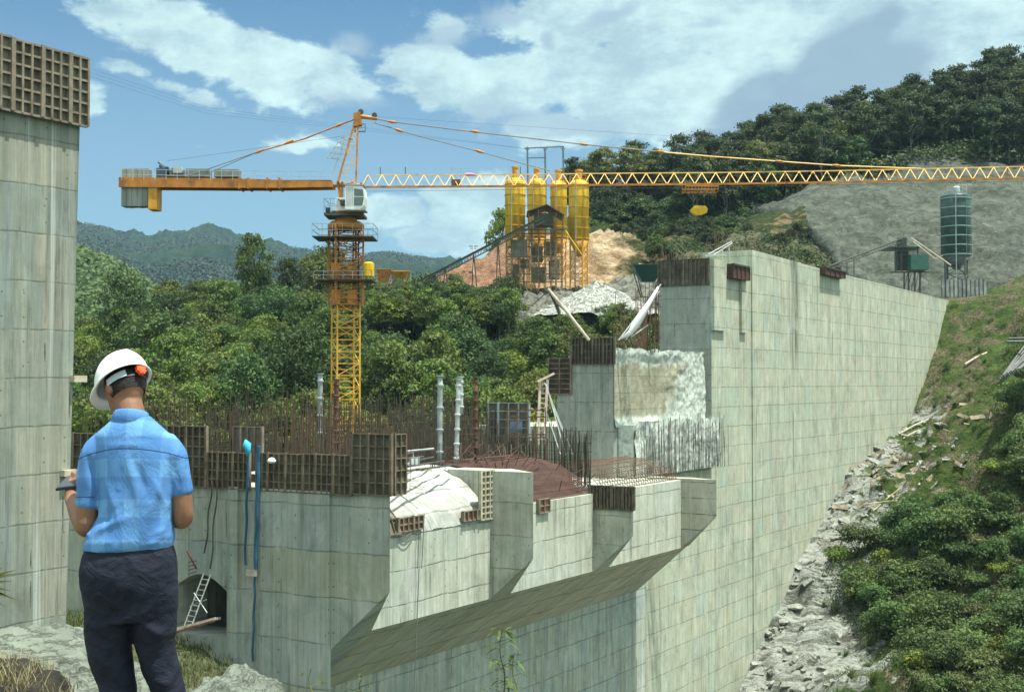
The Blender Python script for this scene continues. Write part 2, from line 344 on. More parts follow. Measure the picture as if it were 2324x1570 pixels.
def rubble_mat():
    m, t, b = newmat('rough unformed concrete', .95, .15); co = coords(t); x, y, z = t.sep(co)
    n1 = t.noise(co, 0.8, 8, 0.7, .3); n2 = t.noise(co, 2.6, 7, .7); h = t.comb(x, 0.0, t.mul(z, .15))
    white = t.mix(t.ramp01(n2, .35, .62), (0.30, 0.33, 0.28), (0.52, 0.58, 0.52)); cast = t.mix(t.ramp01(n1, .35, .65), (0.24, 0.23, 0.16), (0.36, 0.36, 0.27))
    cast = t.mix(t.mul(t.ramp01(t.noise(h, 2.0, 6, .7), .52, .7), .6), cast, (.17, .15, .09))
    fz = t.math('FRACT', t.mul(t.add(z, 0.7), 1 / 1.1)); cast = t.mix(t.mul(t.sub(1.0, t.ramp01(fz, .02, .07)), .5), cast, (.12, .11, .07))
    e = t.ramp01(t.add(t.add(x, t.mul(z, -.9)), t.mul(t.sub(n1, .5), 9)), 85.5, 88.5); e = t.math('MAXIMUM', e, t.ramp01(t.add(z, t.mul(t.sub(n1, .5), 2.5)), 1.0, 1.5)); e = t.math('MAXIMUM', e, t.sub(1.0, t.ramp01(t.add(z, t.mul(t.sub(n1, .5), 1.5)), -2.5, -2.1)))
    c = t.mix(e, cast, white); c = t.mix(t.mul(t.ramp01(t.noise(co, 1.4, 8, .75), .56, .70), .45), c, (.16, .16, .12)); t.put(b.inputs['Base Color'], c)
    t.put(b.inputs['Normal'], t.bump(t.add(t.mul(n2, .8), n1), .55, .15)); return m
mat_rubble = rubble_mat()
mat_cut = rocky('orange cut earth', [(0.38, 0.185, 0.10), (0.46, 0.35, 0.20), (0.28, 0.13, 0.07), (0.16, 0.09, 0.05)], 0.22, 0.9, 0.6, (1, 1, 1.2))
mat_gravel = rocky('grey gravel', [(0.34, 0.36, 0.32), (0.52, 0.54, 0.48), (0.20, 0.21, 0.18), (0.10, 0.10, 0.08)], 0.8, 1.0, 0.5)
mat_brownearth = rocky('brown earth', [(0.13, 0.11, 0.06), (0.20, 0.18, 0.11), (0.08, 0.09, 0.04), (0.05, 0.05, 0.03)], 0.5, 0.7, 0.3)
def forestfloor(name, a, b_, c_, scale=0.2, bump=1.0, dist=2.0):
    m, t, b = newmat(name, 1.0, 0.05); co = coords(t)
    n1 = t.noise(co, scale, 8, 0.7); v1 = t.vor(co, scale * 2.2); n2 = t.noise(co, scale * 5, 6, 0.7)
    c = t.mix(t.ramp01(n1, 0.35, 0.65), a, b_); c = t.mix(t.mul(t.ramp01(n2, 0.5, 0.7), 0.7), c, c_)
    t.put(b.inputs['Base Color'], c)
    t.put(b.inputs['Normal'], t.bump(t.add(t.mul(v1, -1.0), t.mul(n2, 0.6)), bump, dist))
    return m
mat_mount = forestfloor('far mountain forest', (0.014, 0.030, 0.020), (0.030, 0.055, 0.032), (0.01, 0.02, 0.014), 0.018, 1.0, 14.0)
mat_hillmid = forestfloor('hill forest', (0.025, 0.05, 0.02), (0.05, 0.09, 0.035), (0.015, 0.03, 0.015), 0.07, 1.0, 4.0)
mat_floor = forestfloor('forest floor', (0.016, 0.03, 0.012), (0.035, 0.06, 0.02), (0.02, 0.02, 0.012), 0.35, 0.8, 0.6)
# right abutment: grass, earth and blasted rock by height and noise
def slope_mat():
    m, t, b = newmat('abutment slope ground', 0.98, 0.1); co = coords(t); x, y, z = t.sep(co)
    flow = t.noise(t.comb(t.add(x, t.mul(y, .35)), t.mul(y, .22), t.mul(z, .6)), 1.15, 8, 0.72, 0.6)
    n1 = t.noise(co, 0.10, 6, 0.6); n2 = t.noise(co, 0.9, 8, 0.7); n3 = t.noise(co, 0.35, 7, 0.66, 0.5); n4 = t.noise(co, 3.2, 6, 0.7)
    v = t.vor(co, 1.2)
    w = t.sub(37.6, y)         # metres in front of the dam face
    grass = t.mix(t.ramp01(n2, 0.35, 0.65), (0.035, 0.065, 0.018), (0.095, 0.135, 0.035))
    earth = t.mix(t.ramp01(n4, 0.35, 0.65), (0.075, 0.065, 0.035), (0.20, 0.175, 0.11))
    rock = t.mix(t.ramp01(t.add(t.mul(n4, 0.25), t.mul(flow, 0.75)), 0.40, 0.58), (0.10, 0.11, 0.085), (0.43, 0.46, 0.40))
    rock = t.mix(t.mul(t.ramp01(n3, .60, .70), .8), rock, (0.20, 0.15, 0.10)); rock = t.mix(t.mul(t.ramp01(t.noise(co, .5, 6, .7), .60, .68), .9), rock, (0.045, 0.06, 0.025))
    rk = t.ramp01(t.add(t.sub(t.mul(w, -0.060), t.mul(z, 0.035)), t.add(0.58, t.mul(t.sub(n3, 0.5), 2.4))), 0.55, 0.70)
    up = t.ramp01(z, -6.0, 3.0)
    rk = t.mul(rk, t.sub(1.0, up))
    er = t.ramp01(t.add(n3, t.mul(n1, 0.4)), 0.66, 0.78)
    c = t.mix(er, grass, earth); c = t.mix(rk, c, rock)
    t.put(b.inputs['Base Color'], c)
    t.put(b.inputs['Normal'], t.bump(t.add(n4, t.add(t.mul(v, 0.5), t.add(t.mul(n3, 1.0), t.mul(flow, 2.2)))), 1.0, 0.4))
    return m
mat_slope = slope_mat()
def leafmat(name, a, b_, c_, trans=0.32):
    m, t, b = newmat(name, 0.65, 0.3); co = coords(t)
    oi = t.node('ShaderNodeObjectInfo').outputs['Random']
    gi = t.node('ShaderNodeNewGeometry').outputs['Random Per Island']
    c = t.mix(gi, a, b_); n = t.noise(co, 0.55, 3)
    c = t.mix(t.mul(t.ramp01(n, 0.48, 0.68), 0.75), c, c_)
    hs = t.node('ShaderNodeHueSaturation'); t.put(hs.inputs['Color'], c)
    t.put(hs.inputs['Value'], t.math('MULTIPLY_ADD', oi, 0.7, 0.65)); t.put(hs.inputs['Hue'], t.math('MULTIPLY_ADD', t.math('FRACT', t.mul(oi, 7.3)), 0.035, 0.483))
    t.put(b.inputs['Base Color'], hs.outputs[0])
    tr = t.node('ShaderNodeBsdfTranslucent'); t.put(tr.inputs[0], hs.outputs[0]); ms = t.node('ShaderNodeMixShader'); ms.inputs[0].default_value = trans
    t.l.new(b.outputs[0], ms.inputs[1]); t.l.new(tr.outputs[0], ms.inputs[2]); t.l.new(ms.outputs[0], t.n['Material Output'].inputs[0])
    return m
leaf_a = leafmat('leaf mid green', (0.054, 0.095, 0.022), (0.114, 0.168, 0.034), (0.156, 0.207, 0.038))
leaf_b = leafmat('leaf dark green', (0.031, 0.062, 0.020), (0.072, 0.118, 0.034), (0.096, 0.151, 0.043))
leaf_c = leafmat('leaf yellow green', (0.102, 0.146, 0.024), (0.168, 0.218, 0.036), (0.204, 0.246, 0.047))
leaf_d = leafmat('leaf olive', (0.078, 0.099, 0.025), (0.132, 0.151, 0.038), (0.168, 0.179, 0.053))
leaf_m = leafmat('far mountain leaf', (0.010, 0.026, 0.018), (0.028, 0.052, 0.030), (0.04, 0.07, 0.038), .1)
leaf_e = leafmat('leaf dull ridge green', (0.025, 0.045, 0.018), (0.057, 0.082, 0.029), (0.098, 0.116, 0.045))
leaf_g = leafmat('grass blade', (0.05, 0.08, 0.02), (0.12, 0.15, 0.04), (0.16, 0.17, 0.07))
mat_bark = flat('pale bark', (0.22, 0.22, 0.17), 0.9, 0.35, 2.0)
mat_bark2 = flat('dark bark', (0.09, 0.085, 0.06), 0.9, 0.35, 2.0)
yel = flat('crane yellow paint', (0.60, 0.30, 0.03), 0.5, 0.12, 1.5, dirt=(0.20, 0.09, 0.03), dirtamt=0.6)
yeld = flat('rusty crane orange', (0.42, 0.17, 0.03), 0.55, 0.2, 1.5, dirt=(0.12, 0.06, 0.03), dirtamt=0.7)
yell = flat('bright mast yellow', (0.68, 0.40, 0.05), 0.5, 0.12, 1.5, dirt=(0.3, 0.14, 0.03), dirtamt=0.4)
jibp = flat('jib lattice paint', (0.72, 0.46, 0.13), 0.5, 0.1, 0.8, dirt=(0.40, 0.20, 0.06), dirtamt=0.6)
silo_y = flat('silo yellow paint', (0.66, 0.42, 0.012), 0.45, 0.10, 0.6, dirt=(0.26, 0.15, 0.03), dirtamt=0.8, dscale=1.4, stretch=True)
steel = flat('grey steel', (0.26, 0.30, 0.29), 0.5, 0.2, 2.0, dirt=(0.12, 0.09, 0.06), dirtamt=0.4)
darksteel = flat('dark steel', (0.06, 0.065, 0.055), 0.6, 0.3, 2.0, dirt=(0.10, 0.06, 0.035), dirtamt=0.5)
rust = flat('rusted steel', (0.10, 0.055, 0.035), 0.85, 0.35, 2.0, dirt=(0.18, 0.10, 0.06), dirtamt=0.5)
rustd = flat('dark brown rebar', (0.050, 0.043, 0.030), 0.85, 0.35, 2.0, dirt=(0.11, 0.08, 0.05), dirtamt=0.5)
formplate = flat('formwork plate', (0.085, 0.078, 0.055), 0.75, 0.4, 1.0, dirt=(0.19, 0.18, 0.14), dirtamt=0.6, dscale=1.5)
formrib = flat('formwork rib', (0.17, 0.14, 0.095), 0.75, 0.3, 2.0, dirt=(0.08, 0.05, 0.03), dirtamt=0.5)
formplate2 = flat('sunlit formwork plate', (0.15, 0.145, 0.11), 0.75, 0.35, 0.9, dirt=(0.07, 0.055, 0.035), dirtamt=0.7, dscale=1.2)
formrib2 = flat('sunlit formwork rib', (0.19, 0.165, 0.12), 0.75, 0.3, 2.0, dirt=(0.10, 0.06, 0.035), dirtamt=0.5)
formredw = flat('red formwork ply', (0.26, 0.12, 0.07), 0.75, 0.35, 1.2, dirt=(0.36, 0.28, 0.2), dirtamt=0.5)
redrust = flat('red brown steel plate', (0.075, 0.040, 0.030), 0.8, 0.3, 1.2, dirt=(0.06, 0.03, 0.02), dirtamt=0.5)
greenp = flat('green silo paint', (0.03, 0.062, 0.056), 0.4, 0.15, 0.5, dirt=(0.12, 0.16, 0.14), dirtamt=0.4)
greend = flat('dark green paint', (0.02, 0.06, 0.045), 0.5, 0.15, 1.0)
whitep = flat('white paint', (0.72, 0.76, 0.74), 0.5, 0.06, 2.0, dirt=(0.4, 0.4, 0.36), dirtamt=0.3)
galv = flat('galvanised tube', (0.42, 0.46, 0.44), 0.45, 0.12, 2.0, dirt=(0.2, 0.19, 0.16), dirtamt=0.4)
timber = flat('pale timber', (0.48, 0.44, 0.34), 0.8, 0.2, 2.0, dirt=(0.25, 0.18, 0.12), dirtamt=0.5)
pinkw = flat('pink stained timber', (0.62, 0.50, 0.42), 0.8, 0.15, 2.5, dirt=(0.38, 0.18, 0.10), dirtamt=0.6)
bluep = flat('blue pipe plastic', (0.025, 0.10, 0.17), 0.4, 0.2, 1.0)
bluesheet = flat('bright blue sheet', (0.05, 0.42, 0.62), 0.4, 0.1, 1.0)
glassm = flat('dark cab glass', (0.10, 0.14, 0.13), 0.12, 0.1, 1.0)
rope = flat('wire rope', (0.16, 0.17, 0.16), 0.6, 0.1, 1.0)
orange = flat('orange vest', (0.85, 0.20, 0.04), 0.7, 0.1, 1.0)
blockc = flat('counterweight concrete', (0.20, 0.215, 0.19), 0.9, 0.3, 1.2, dirt=(0.32, 0.33, 0.29), dirtamt=0.5, stretch=True)
# ------------------------------------------------------------------ dam and spillway (frame axes: u along dam, w into the dam, z up)
W0, W1, W2 = 37.6, 34.0, 31.6
Z2, Z1, Z0 = -8.4, -10.5, -13.65
def at(u, w, z): return tuple(fromL(u, w, z))
# tall wall at the left
lt = thing('dam_wall', 'tall streaked concrete wall rising at the left edge of the photo behind the man', 'dam wall', at(24, 42, -14))
e1 = PW(181, 290, W0); e2 = PW(150, 1415, W0)
sl_ = (e1.x - e2.x) / (e1.z - e2.z); ub = e1.x - sl_ * (e1.z + 40)
MB().ext([(4, -40), (ub, -40), (e1.x, 9.2), (4, 9.2)], 1, W0, 47).build('wall_face', mat_left, lt, DAM)
def formwork(label, plane, fixed, a0, a1, z0, z1, na, nz, mats=(formplate, formrib), depth=0.16, group=None, name='formwork_panel', cat='formwork', edge=True, seed=0, wr=0.05, out=1):
    """steel shutter: plate with a grid of stiffener ribs; plane 'u' faces -u, plane 'w' faces -w"""
    rr = random.Random(seed + int(a0 * 10) + int(z0 * 10)); ca = (a0 + a1) / 2
    t = thing(name, label, cat, at(fixed, ca, z0) if plane == 'u' else at(ca, fixed, z0), group=group)
    def bx(mb, s0, s1, b0, b1, c0, c1):
        if plane == 'u': mb.box(s0, s1, b0, b1, c0, c1)
        else: mb.box(b0, b1, s0, s1, c0, c1)
    p = MB(); bx(p, fixed - 0.05, fixed + 0.03, a0, a1, z0, z1); p.build('plate', mats[0], t, DAM)
    r = MB()
    for i in range(na + 1):
        a = a0 + (a1 - a0) * i / na + (rr.uniform(-.03, .03) if 0 < i < na else 0); wv = wr * (1.5 if i % 3 == 0 else 0.8)
        bx(r, fixed - depth - (0.03 if i % 3 == 0 else 0), fixed - 0.051, a - wv, a + wv, z0, z1 + (0.05 if i % 3 == 0 else 0))
    r.build('rib', mats[1], t, DAM)
    r = MB()
    for j in range(nz + 1):
        z = z0 + (z1 - z0) * j / nz; bx(r, fixed - depth + 0.02, fixed - 0.052, a0 + 0.01, a1 - 0.01, z - wr * .7, z + wr * .7)
    r.build('cross_rib', mats[1], t, DAM)
    return t
gl = 'steel shutters on top of the left wall'
for k in range(5):
    a1_ = e1.x + 0.16 - k * 3.3
    formwork(['ribbed steel shutter at the free right end of the left wall top', 'ribbed steel shutter second from the right end of the left wall top', 'ribbed steel shutter third from the right end, cut by the left photo edge',
              'ribbed steel shutter on the left wall beyond the photo edge', 'ribbed steel shutter on the left wall far beyond the photo edge'][k],
             'w', W0 - 0.08, a1_ - 3.26, a1_, 9.2, 11.65 + (0.05 if k == 1 else 0), 8, 6, (formplate2, formrib2), 0.2, gl, seed=k, wr=0.055)
# stub plank and ties poking out of the left wall edge
tag(MB().box(e1.x - .35, e1.x + 0.22, W0 - .25, W0 - .02, 0.02, 0.25).build('plank', timber, None, DAM), 'short pale plank sticking out of the left wall edge beside the helmet', 'plank')
tag(MB().box(e1.x - .75, e1.x - .15, W0 - .25, W0 - .02, -3.3, -3.08).build('plank', timber, None, DAM), 'short pale plank on the left wall edge above the phone', 'plank')
# big shaded wall (u = 43.4) with the arched gallery mouth
UB = 43.4
bw = thing('pier_wall', 'broad shaded concrete pier wall with arched gallery mouth behind the man', 'pier wall', at(44.5, 42, -30))
mb = MB(); A0, A1, AT, AS, AB = 40.35, 43.4, -8.45, -9.1, -11.15
arch = [(A0 + (A1 - A0) * i / 12, AS + (AT - AS) * math.sin(math.pi * i / 12)) for i in range(13)]
mb.ext([(W1, -4.5), (W1, Z1), (W0, Z0), (W0, -40), (A0, -40), (A0, -4.5)], 0, UB, UB + 2)
mb.ext([(A1, -40), (56, -40), (56, -4.5), (A1, -4.5)], 0, UB, UB + 2)
mb.ext([(A0, -4.5)] + arch + [(A1, -4.5)], 0, UB, UB + 2)
mb.ext([(A0, -40), (A0, AB), (A1, AB), (A1, -40)], 0, UB, UB + 2)
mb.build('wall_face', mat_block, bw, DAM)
def wedge(u, t, ztop, zb2=Z2, zb1=Z1):
    m = MB(); a, b, c = (u, W2), (u + t, W1 + .001), (u, W1 + .001)
    T = [(*p, ztop) for p in (a, b, c)]; B_ = [(*a, zb2), (*b, zb1), (*c, zb1)]
    m.v += T + B_; m.f += [[0, 1, 2], [5, 4, 3], [0, 3, 4, 1], [1, 4, 5, 2], [2, 5, 3, 0]]; return m
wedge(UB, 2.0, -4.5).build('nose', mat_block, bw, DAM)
g = MB().box(UB + 2.01, UB + 11, A0 - .3, A0, -12, -8.2).box(UB + 2.01, UB + 11, A1, A1 + .3, -12, -8.2).box(UB + 2.01, UB + 11, A0 - .3, A1 + .3, -8.4, -8.1).box(UB + 10.8, UB + 11.2, A0, A1, -12, -8.2).box(UB + 2.01, UB + 11, A0, A1, -11.6, -11.2)
g.build('gallery_lining', mat_block_shade, bw, DAM)  # darker lining colour deepens the shade inside the gallery
# shallow groove with proud right half
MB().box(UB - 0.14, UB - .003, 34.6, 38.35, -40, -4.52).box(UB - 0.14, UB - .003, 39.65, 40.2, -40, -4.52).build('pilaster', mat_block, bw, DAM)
# spillway body
sp = thing('spillway', 'half-built spillway wall of three sunlit bays above an undercut', 'spillway', at(60, 42, -30))
crest = [(34.0, -6.75), (34.25, -6.1), (34.9, -5.4), (35.8, -4.8), (37.0, -4.35), (38.2, -4.15), (39.4, -4.1), (41.5, -4.2)]
body = [(W1, Z1), (W0 + .5, Z1), (W0 + .5, -14), (56, -14)]
MB().ext(body[:3] + [(40.0, -14), (40.0, -4.14)] + [(w, z - .02) for w, z in crest[:7][::-1]], 0, UB + 2, 55.0).build('bay_wall', mat_bay, sp, DAM)
MB().box(UB + 2.002, 54.998, 40.002, 56, -8.05, -6.2).build('deck_slab', mat_bay, sp, DAM)
MB().ext(body + [(56, -6.2), (W1, -6.2)], 0, 55.0, 66.0).build('bay_wall', mat_bay, sp, DAM)
MB().ext(body + [(56, -6.2), (W1, -6.2)], 0, 66.0, 79.0).build('bay_wall', mat_bay, sp, DAM)
MB().ext([(W1 + .003, Z1 - .003), (W0, Z0), (W0, -10.6), (W0 - .5, -10.6)], 0, UB + 2.002, 79.0).build('soffit', mat_soffit, sp, DAM)
MB().box(UB + 2, 80.5, W0 + .001, 50, -40, Z0 + .01).build('lower_wall', mat_lower, sp, DAM)
def crestsheet(u0, u1, dz, k0=0):
    m = MB(); n = 10
    for i in range(n):
        a, b = u0 + (u1 - u0) * i / n, u0 + (u1 - u0) * (i + 1) / n
        for j in range(k0, len(crest) - 1):
            (w0_, z0_), (w1_, z1_) = crest[j], crest[j + 1]
            m.poly([(a, w0_, z0_ + dz), (b, w0_, z0_ + dz), (b, w1_, z1_ + dz), (a, w1_, z1_ + dz)])
    return m
V, F = [], []; nu_, nw_ = 90, 60; cw = np.array([c_[0] for c_ in crest]); cz = np.array([c_[1] for c_ in crest]); cl_ = np.concatenate([[0], np.cumsum(np.hypot(np.diff(cw), np.diff(cz)))])
for i in range(nu_ + 1):
    for j in range(nw_ + 1):
        u = UB + 2 + (54.9 - UB - 2) * i / nu_; l = cl_[-1] * j / nw_; w, z = float(np.interp(l, cl_, cw)), float(np.interp(l, cl_, cz)); n_ = mnoise.fractal(Vector((u * .8, w * .8, z)), .7, 2.1, 5) * .09 + abs(mnoise.noise(Vector((u * .25, w * .6, 3)))) * .12
        V.append((u, w - n_ * .4, z + .04 + n_ * .9))
F = [(i * (nw_ + 1) + j, (i + 1) * (nw_ + 1) + j, (i + 1) * (nw_ + 1) + j + 1, i * (nw_ + 1) + j + 1) for i in range(nu_) for j in range(nw_)]
o = npmesh('crest', V, F, mat_crest, True); o.parent = sp; bpy.context.view_layer.update(); o.matrix_parent_inverse = sp.matrix_world.inverted(); o.matrix_basis = DAM
m = MB(); rq = random.Random(3)
for k in range(16):
    u = rq.uniform(46, 54); w = rq.uniform(35.2, 38.5); z = float(np.interp(w, cw, cz)) + .16; a = rq.uniform(0, 3.14); l = rq.uniform(.5, 1.8); m.bar((u, w, z), (u + math.cos(a) * l, w + math.sin(a) * l * .5, z + .1), rq.uniform(.02, .06), 4)
tag(m.build('scrap_timber', timber, None, DAM), 'loose timber offcuts and rods strewn on the pale crest of the first bay', 'scrap timber', kind='stuff')
m = MB().ext([(34.0, -6.2), (34.15, -6.0)] + [(w, z - .2) for w, z in crest[2:]] + [(41.5, -6.3), (34, -6.3)], 0, 56.3, 57.6); m.build('crest', mat_crest, sp, DAM)
tag(MB().box(46, 77, 41.7, 55.9, -6.19, -6.12).build('deck_boards', flat('muddy deck boards', (.10, .085, .055), .9, .4, 1.0, dirt=(.05, .045, .03), dirtamt=.6), None, DAM), 'muddy brown boards covering the work deck behind the bays', 'deck boards')
# piers with pointed noses
def pier(u, t, ztop, label, mat, back=44.0, zb=-6.3):
    p = thing('spillway_pier', label, 'pier', at(u, W1, ztop - 2), group='pointed piers between the spillway bays')
    wedge(u, t, ztop).build('nose', mat, p, DAM)
    if ztop > zb: MB().box(u, u + t * .8, W1 + .001, back, zb, ztop).build('stem', mat, p, DAM)
    return p
pier(55.0, 1.9, -4.3, 'weathered grey pier with a stained cap between first and second bays', mat_pier, 36.5)
pier(66.0, 1.8, -5.85, 'grey pier wearing a brown timber shutter at its top', mat_pier, 36.5)
pier(78.1, 1.2, -6.1, 'warm beige pier at the right end against the big dam face', concrete('beige pier concrete', (0.40, 0.38, 0.30), (0.47, 0.45, 0.36), 1.0, -0.3, 5.0, 0.3, 0.4), 36.5)
# right dam
rd = thing('dam_wall', 'huge sunlit concrete dam face running back into the right hillside', 'dam wall', at(125, 42, -30))
MB().ext([(80.5, -40), (100.4, -40), (100.4, 9.2), (98.6, 9.2), (98.6, 8.25), (94.6, 8.25), (94.6, 9.2), (92.1, 9.2), (92.1, -6.1), (78.9, -6.1), (78.9, -13.6), (80.5, -13.6)], 1, W0, 41.8).build('narrow_block', mat_dam, rd, DAM)
MB().box(92.04, 92.098, W0 + .02, 41.8, -6, 7.25).build('end_face', mat_block_shade, rd, DAM)  # thin overlay, its darker colour stands for shade on the block end
MB().box(92.1, 94.5, W0 - .22, W0 - .002, 3.9, 9.22).box(97.8, 99.0, W0 - .22, W0 - .002, 3.9, 9.22).build('pilaster', mat_dam, rd, DAM)
prof = [(100.4, -40), (172, -40), (172, 10.2), (150, 10.3), (128, 10.35), (112.5, 10.45), (112.5, 10.5), (100.4, 10.6)]
MB().ext(prof, 1, W0 - .10, 41.8).build('main_block', mat_dam, rd, DAM)
MB().box(79, 172, 41.81, 50, -40, -3.0).build('back_mass', mat_dam, rd, DAM)
# block B behind the last bay: shaded end face + rough unformed sunlit face
bb = thing('concrete_block', 'unfinished stepped block with rough white face below the slanted pipe and chute', 'concrete block', at(84, 41, -6.2))
MB().box(77.0, 92.08, 38.25, 42.4, -6.19, 1.25).box(77.0, 92.08, 38.6, 41.2, 1.25, 2.2).build('end_wall', mat_block_shade, bb, DAM)
def roughface(u0, u1, z0, z1, w, nu, nz, amp, flatf, seed):
    V, F = [], []
    for j in range(nz + 1):
        for i in range(nu + 1):
            u = u0 + (u1 - u0) * i / nu; z = z0 + (z1 - z0) * j / nz
            f = flatf((u - u0) / (u1 - u0), (z - z0) / (z1 - z0))
            n = mnoise.fractal(Vector((u * .9 + seed, z * .9, 3)), 0.7, 2.1, 5) * amp + mnoise.noise(Vector((u * .3 + seed, z * .35, 9))) * amp * 1.2
            V.append((u, w - (0.0 + (n * f)) - f * amp * 0.8, z + (mnoise.noise(Vector((u * .8, seed, 1))) * .18 if j == nz else 0)))
    for j in range(nz):
        for i in range(nu):
            a = j * (nu + 1) + i; F.append((a, a + 1, a + nu + 2, a + nu + 1))
    return V, F
def ff(a, b):
    e = (0.62 - 0.25 * (1 - b)) + 0.07 * math.sin(b * 9)
    f = min(1, max(0, (a - e) * 9)); f = max(f, min(1, max(0, (b - .82) * 9)), min(1, max(0, (.12 - b) * 12))); return max(f, 0.08)
V, F = roughface(77.02, 92.0, -2.9, 2.25, 38.2, 110, 50, 0.13, ff, 4)
o = npmesh('rough_face', V, F, mat_rubble, False); o.parent = bb; bpy.context.view_layer.update(); o.matrix_parent_inverse = bb.matrix_world.inverted(); o.matrix_basis = DAM
V, F = roughface(77.6, 92.0, -6.15, -2.55, 37.05, 110, 40, 0.10, lambda a, b: 1, 8)
o = npmesh('rough_face', V, F, mat_rubble, False); o.parent = bb; o.matrix_parent_inverse = bb.matrix_world.inverted(); o.matrix_basis = DAM
MB().box(77.6, 92.0, 37.1, 38.2, -6.15, -2.75).build('footing', mat_rubble, bb, DAM)
# rusty boxes on the dam top
def gatebox(label, u0, u1, z0, z1, w):
    t = thing('steel_box', label, 'steel box', at((u0 + u1) / 2, w, z0), group='rusty steel boxes at the dam top')
    MB().box(u0, u1, w - .5, w - .02, z0, z1).build('plate', redrust, t, DAM)
    m = MB()
    for i in range(5): uu = u0 + (u1 - u0) * i / 4; m.box(uu - .05, uu + .05, w - .58, w - .501, z0, z1)
    m.box(u0, u1, w - .6, w - .501, z1 - .12, z1 + .03); m.build('rib', rustd, t, DAM)
b1a = PW(1649, 640, W0); b1b = PW(1700, 612, W0)
gatebox('rusty red-brown steel box set in the slot left of the tall joint', b1a.x, b1b.x - 1.3, b1a.z + .3, b1b.z + .1, W0)
b2a = PW(1858, 632, W0); b2b = PW(1903, 606, W0)
gatebox('rusty steel box hanging on the dam crest near the thin conveyor foot', b2a.x, b2b.x, b2a.z + .35, 10.55, W0 - .10)
# ---- formwork on the big pier wall
gs = 'brown steel shutters along the shaded pier wall'
labs = ['brown ribbed shutter just left of the tall corner shutter', 'brown ribbed shutter right of the blue pipes', 'brown ribbed shutter directly left of the blue pipes',
        'brown ribbed shutter half hidden behind the man']
xs = [(33.45, 35.95), (36.0, 38.6), (39.0, 41.4)]
for k, (a, b) in enumerate(xs): formwork(labs[k], 'u', UB, a, b, -4.62, -3.0 - .03 * k, 8, 4, group=gs, seed=k, wr=0.035)
formwork('tall dark ribbed shutter at the sunlit corner of the shaded pier wall', 'u', UB, 31.45, 33.4, -4.55, -2.1, 5, 5, group=gs, seed=5, wr=0.035)
formwork('tall brown ribbed shutter right beside the man\'s shoulder', 'u', UB, 41.5, 43.9, -4.6, -1.95, 6, 6, group=gs, seed=6, wr=0.035)
formwork('brown ribbed shutter between the left wall and the man', 'u', UB, 44.0, 51.0, -4.6, -2.4, 14, 4, group=gs, seed=7, wr=0.035)
formwork('side shutter of the sunlit corner, seen edge on', 'w', W2 - .02, UB + .1, UB + .9, -4.55, -2.1, 2, 5, group=gs, seed=8, wr=0.03)
formwork('dark plywood panel standing on the deck behind the blue pipes', 'u', 47.5, 41.9, 43.7, -6.0, -2.1, 4, 2, (flat('grey ply', (0.12, 0.11, 0.10), .8, .3), formrib), seed=9, wr=.03)
# formwork on the bays
gb = 'small shutters fixed to the sunlit bays'
def bayform(label, x0, x1, y0, y1, na, nz, w, mats, **k):
    a = PW(x0, y1, w); b = PW(x1, y0, w); return formwork(label, 'w', w, a.x, b.x, a.z, b.z, na, nz, mats, group=gb, **k)
bayform('orange-brown ply shutter low at the left end of the first bay', 898, 955, 1168, 1208, 5, 2, W1, (formredw, formrib2), wr=.04)
bayform('small red ply shutter beside the first pier in the first bay', 1047, 1087, 1155, 1183, 4, 1, W1, (formredw, formrib2), wr=.04)
bayform('pale tall lattice shutter against the left side of the first pier', 1086, 1117, 1066, 1180, 3, 8, W1, (formplate2, flat('pale rib', (0.42, 0.40, 0.28), .8, .2)), wr=.05, seed=3)
bayform('small red ply shutter just right of the first pier', 1218, 1243, 1130, 1165, 2, 2, W1, (formredw, formrib2), wr=.04)
# sloping shutter on the crest
t = thing('formwork_panel', 'sloping grid shutter leaning on the left end of the white crest', 'formwork', at(46, 35, -6), group=gb)
m = MB(); m2 = MB(); U0_, U1_ = UB + 2.05, UB + 3.9
cr = [(w - .1, z + .12) for w, z in crest[:4]]
for (wa, za), (wb, zb_) in zip(cr[:-1], cr[1:]): m.poly([(U0_, wa, za), (U1_, wa, za), (U1_, wb, zb_), (U0_, wb, zb_)])
m.build('plate', formplate2, t, DAM)
for i in range(6):
    u = U0_ + (U1_ - U0_) * i / 5; m2.tube([(u, w - .05, z + .05) for w, z in cr], .045, 4)
for (wa, za) in cr: m2.bar((U0_, wa - .05, za + .05), (U1_, wa - .05, za + .05), .045)
m2.build('rib', formrib2, t, DAM)
# vertical timber shutter on the second pier (-u side) and on block B
formwork('dark timber shutter wrapped round the top of the second pier', 'u', 66.0, 31.5, 34.2, -7.0, -5.75, 12, 1, (flat('brown timber', (0.15, 0.10, 0.055), .8, .4, 2), flat('dark timber', (0.10, 0.085, 0.06), .8, .4)), wr=.06, seed=11)
formwork('dark brown shutter crowning the shaded block under the V of pipe and chute', 'u', 77.0, 38.1, 41.25, 1.2, 2.9, 12, 4, (rustd, formplate), wr=.04, seed=12)
formwork('brown plank shutter on the left edge of the shaded block', 'u', 77.0, 41.3, 43.0, -0.75, 1.6, 2, 7, (rustd, formrib), wr=.04, seed=13)
formwork('brown shutter capping the shaded end of the tall dam block', 'u', 92.1, 37.75, 41.85, 7.3, 9.25, 12, 3, (formplate, formplate), wr=.03, seed=14)
formwork('low dark shutter beside the worker hut on the left of the shaded block', 'u', 72.0, 41.6, 44.6, -3.9, -1.3, 4, 5, (formplate, steel), wr=.04, seed=15)
0 and formwork('dark rusty shutter standing behind the corner shutter', 'u', 50.0, 36.6, 39.4, -4.2, -1.2, 5, 5, (rustd, rust), wr=.03, seed=16)
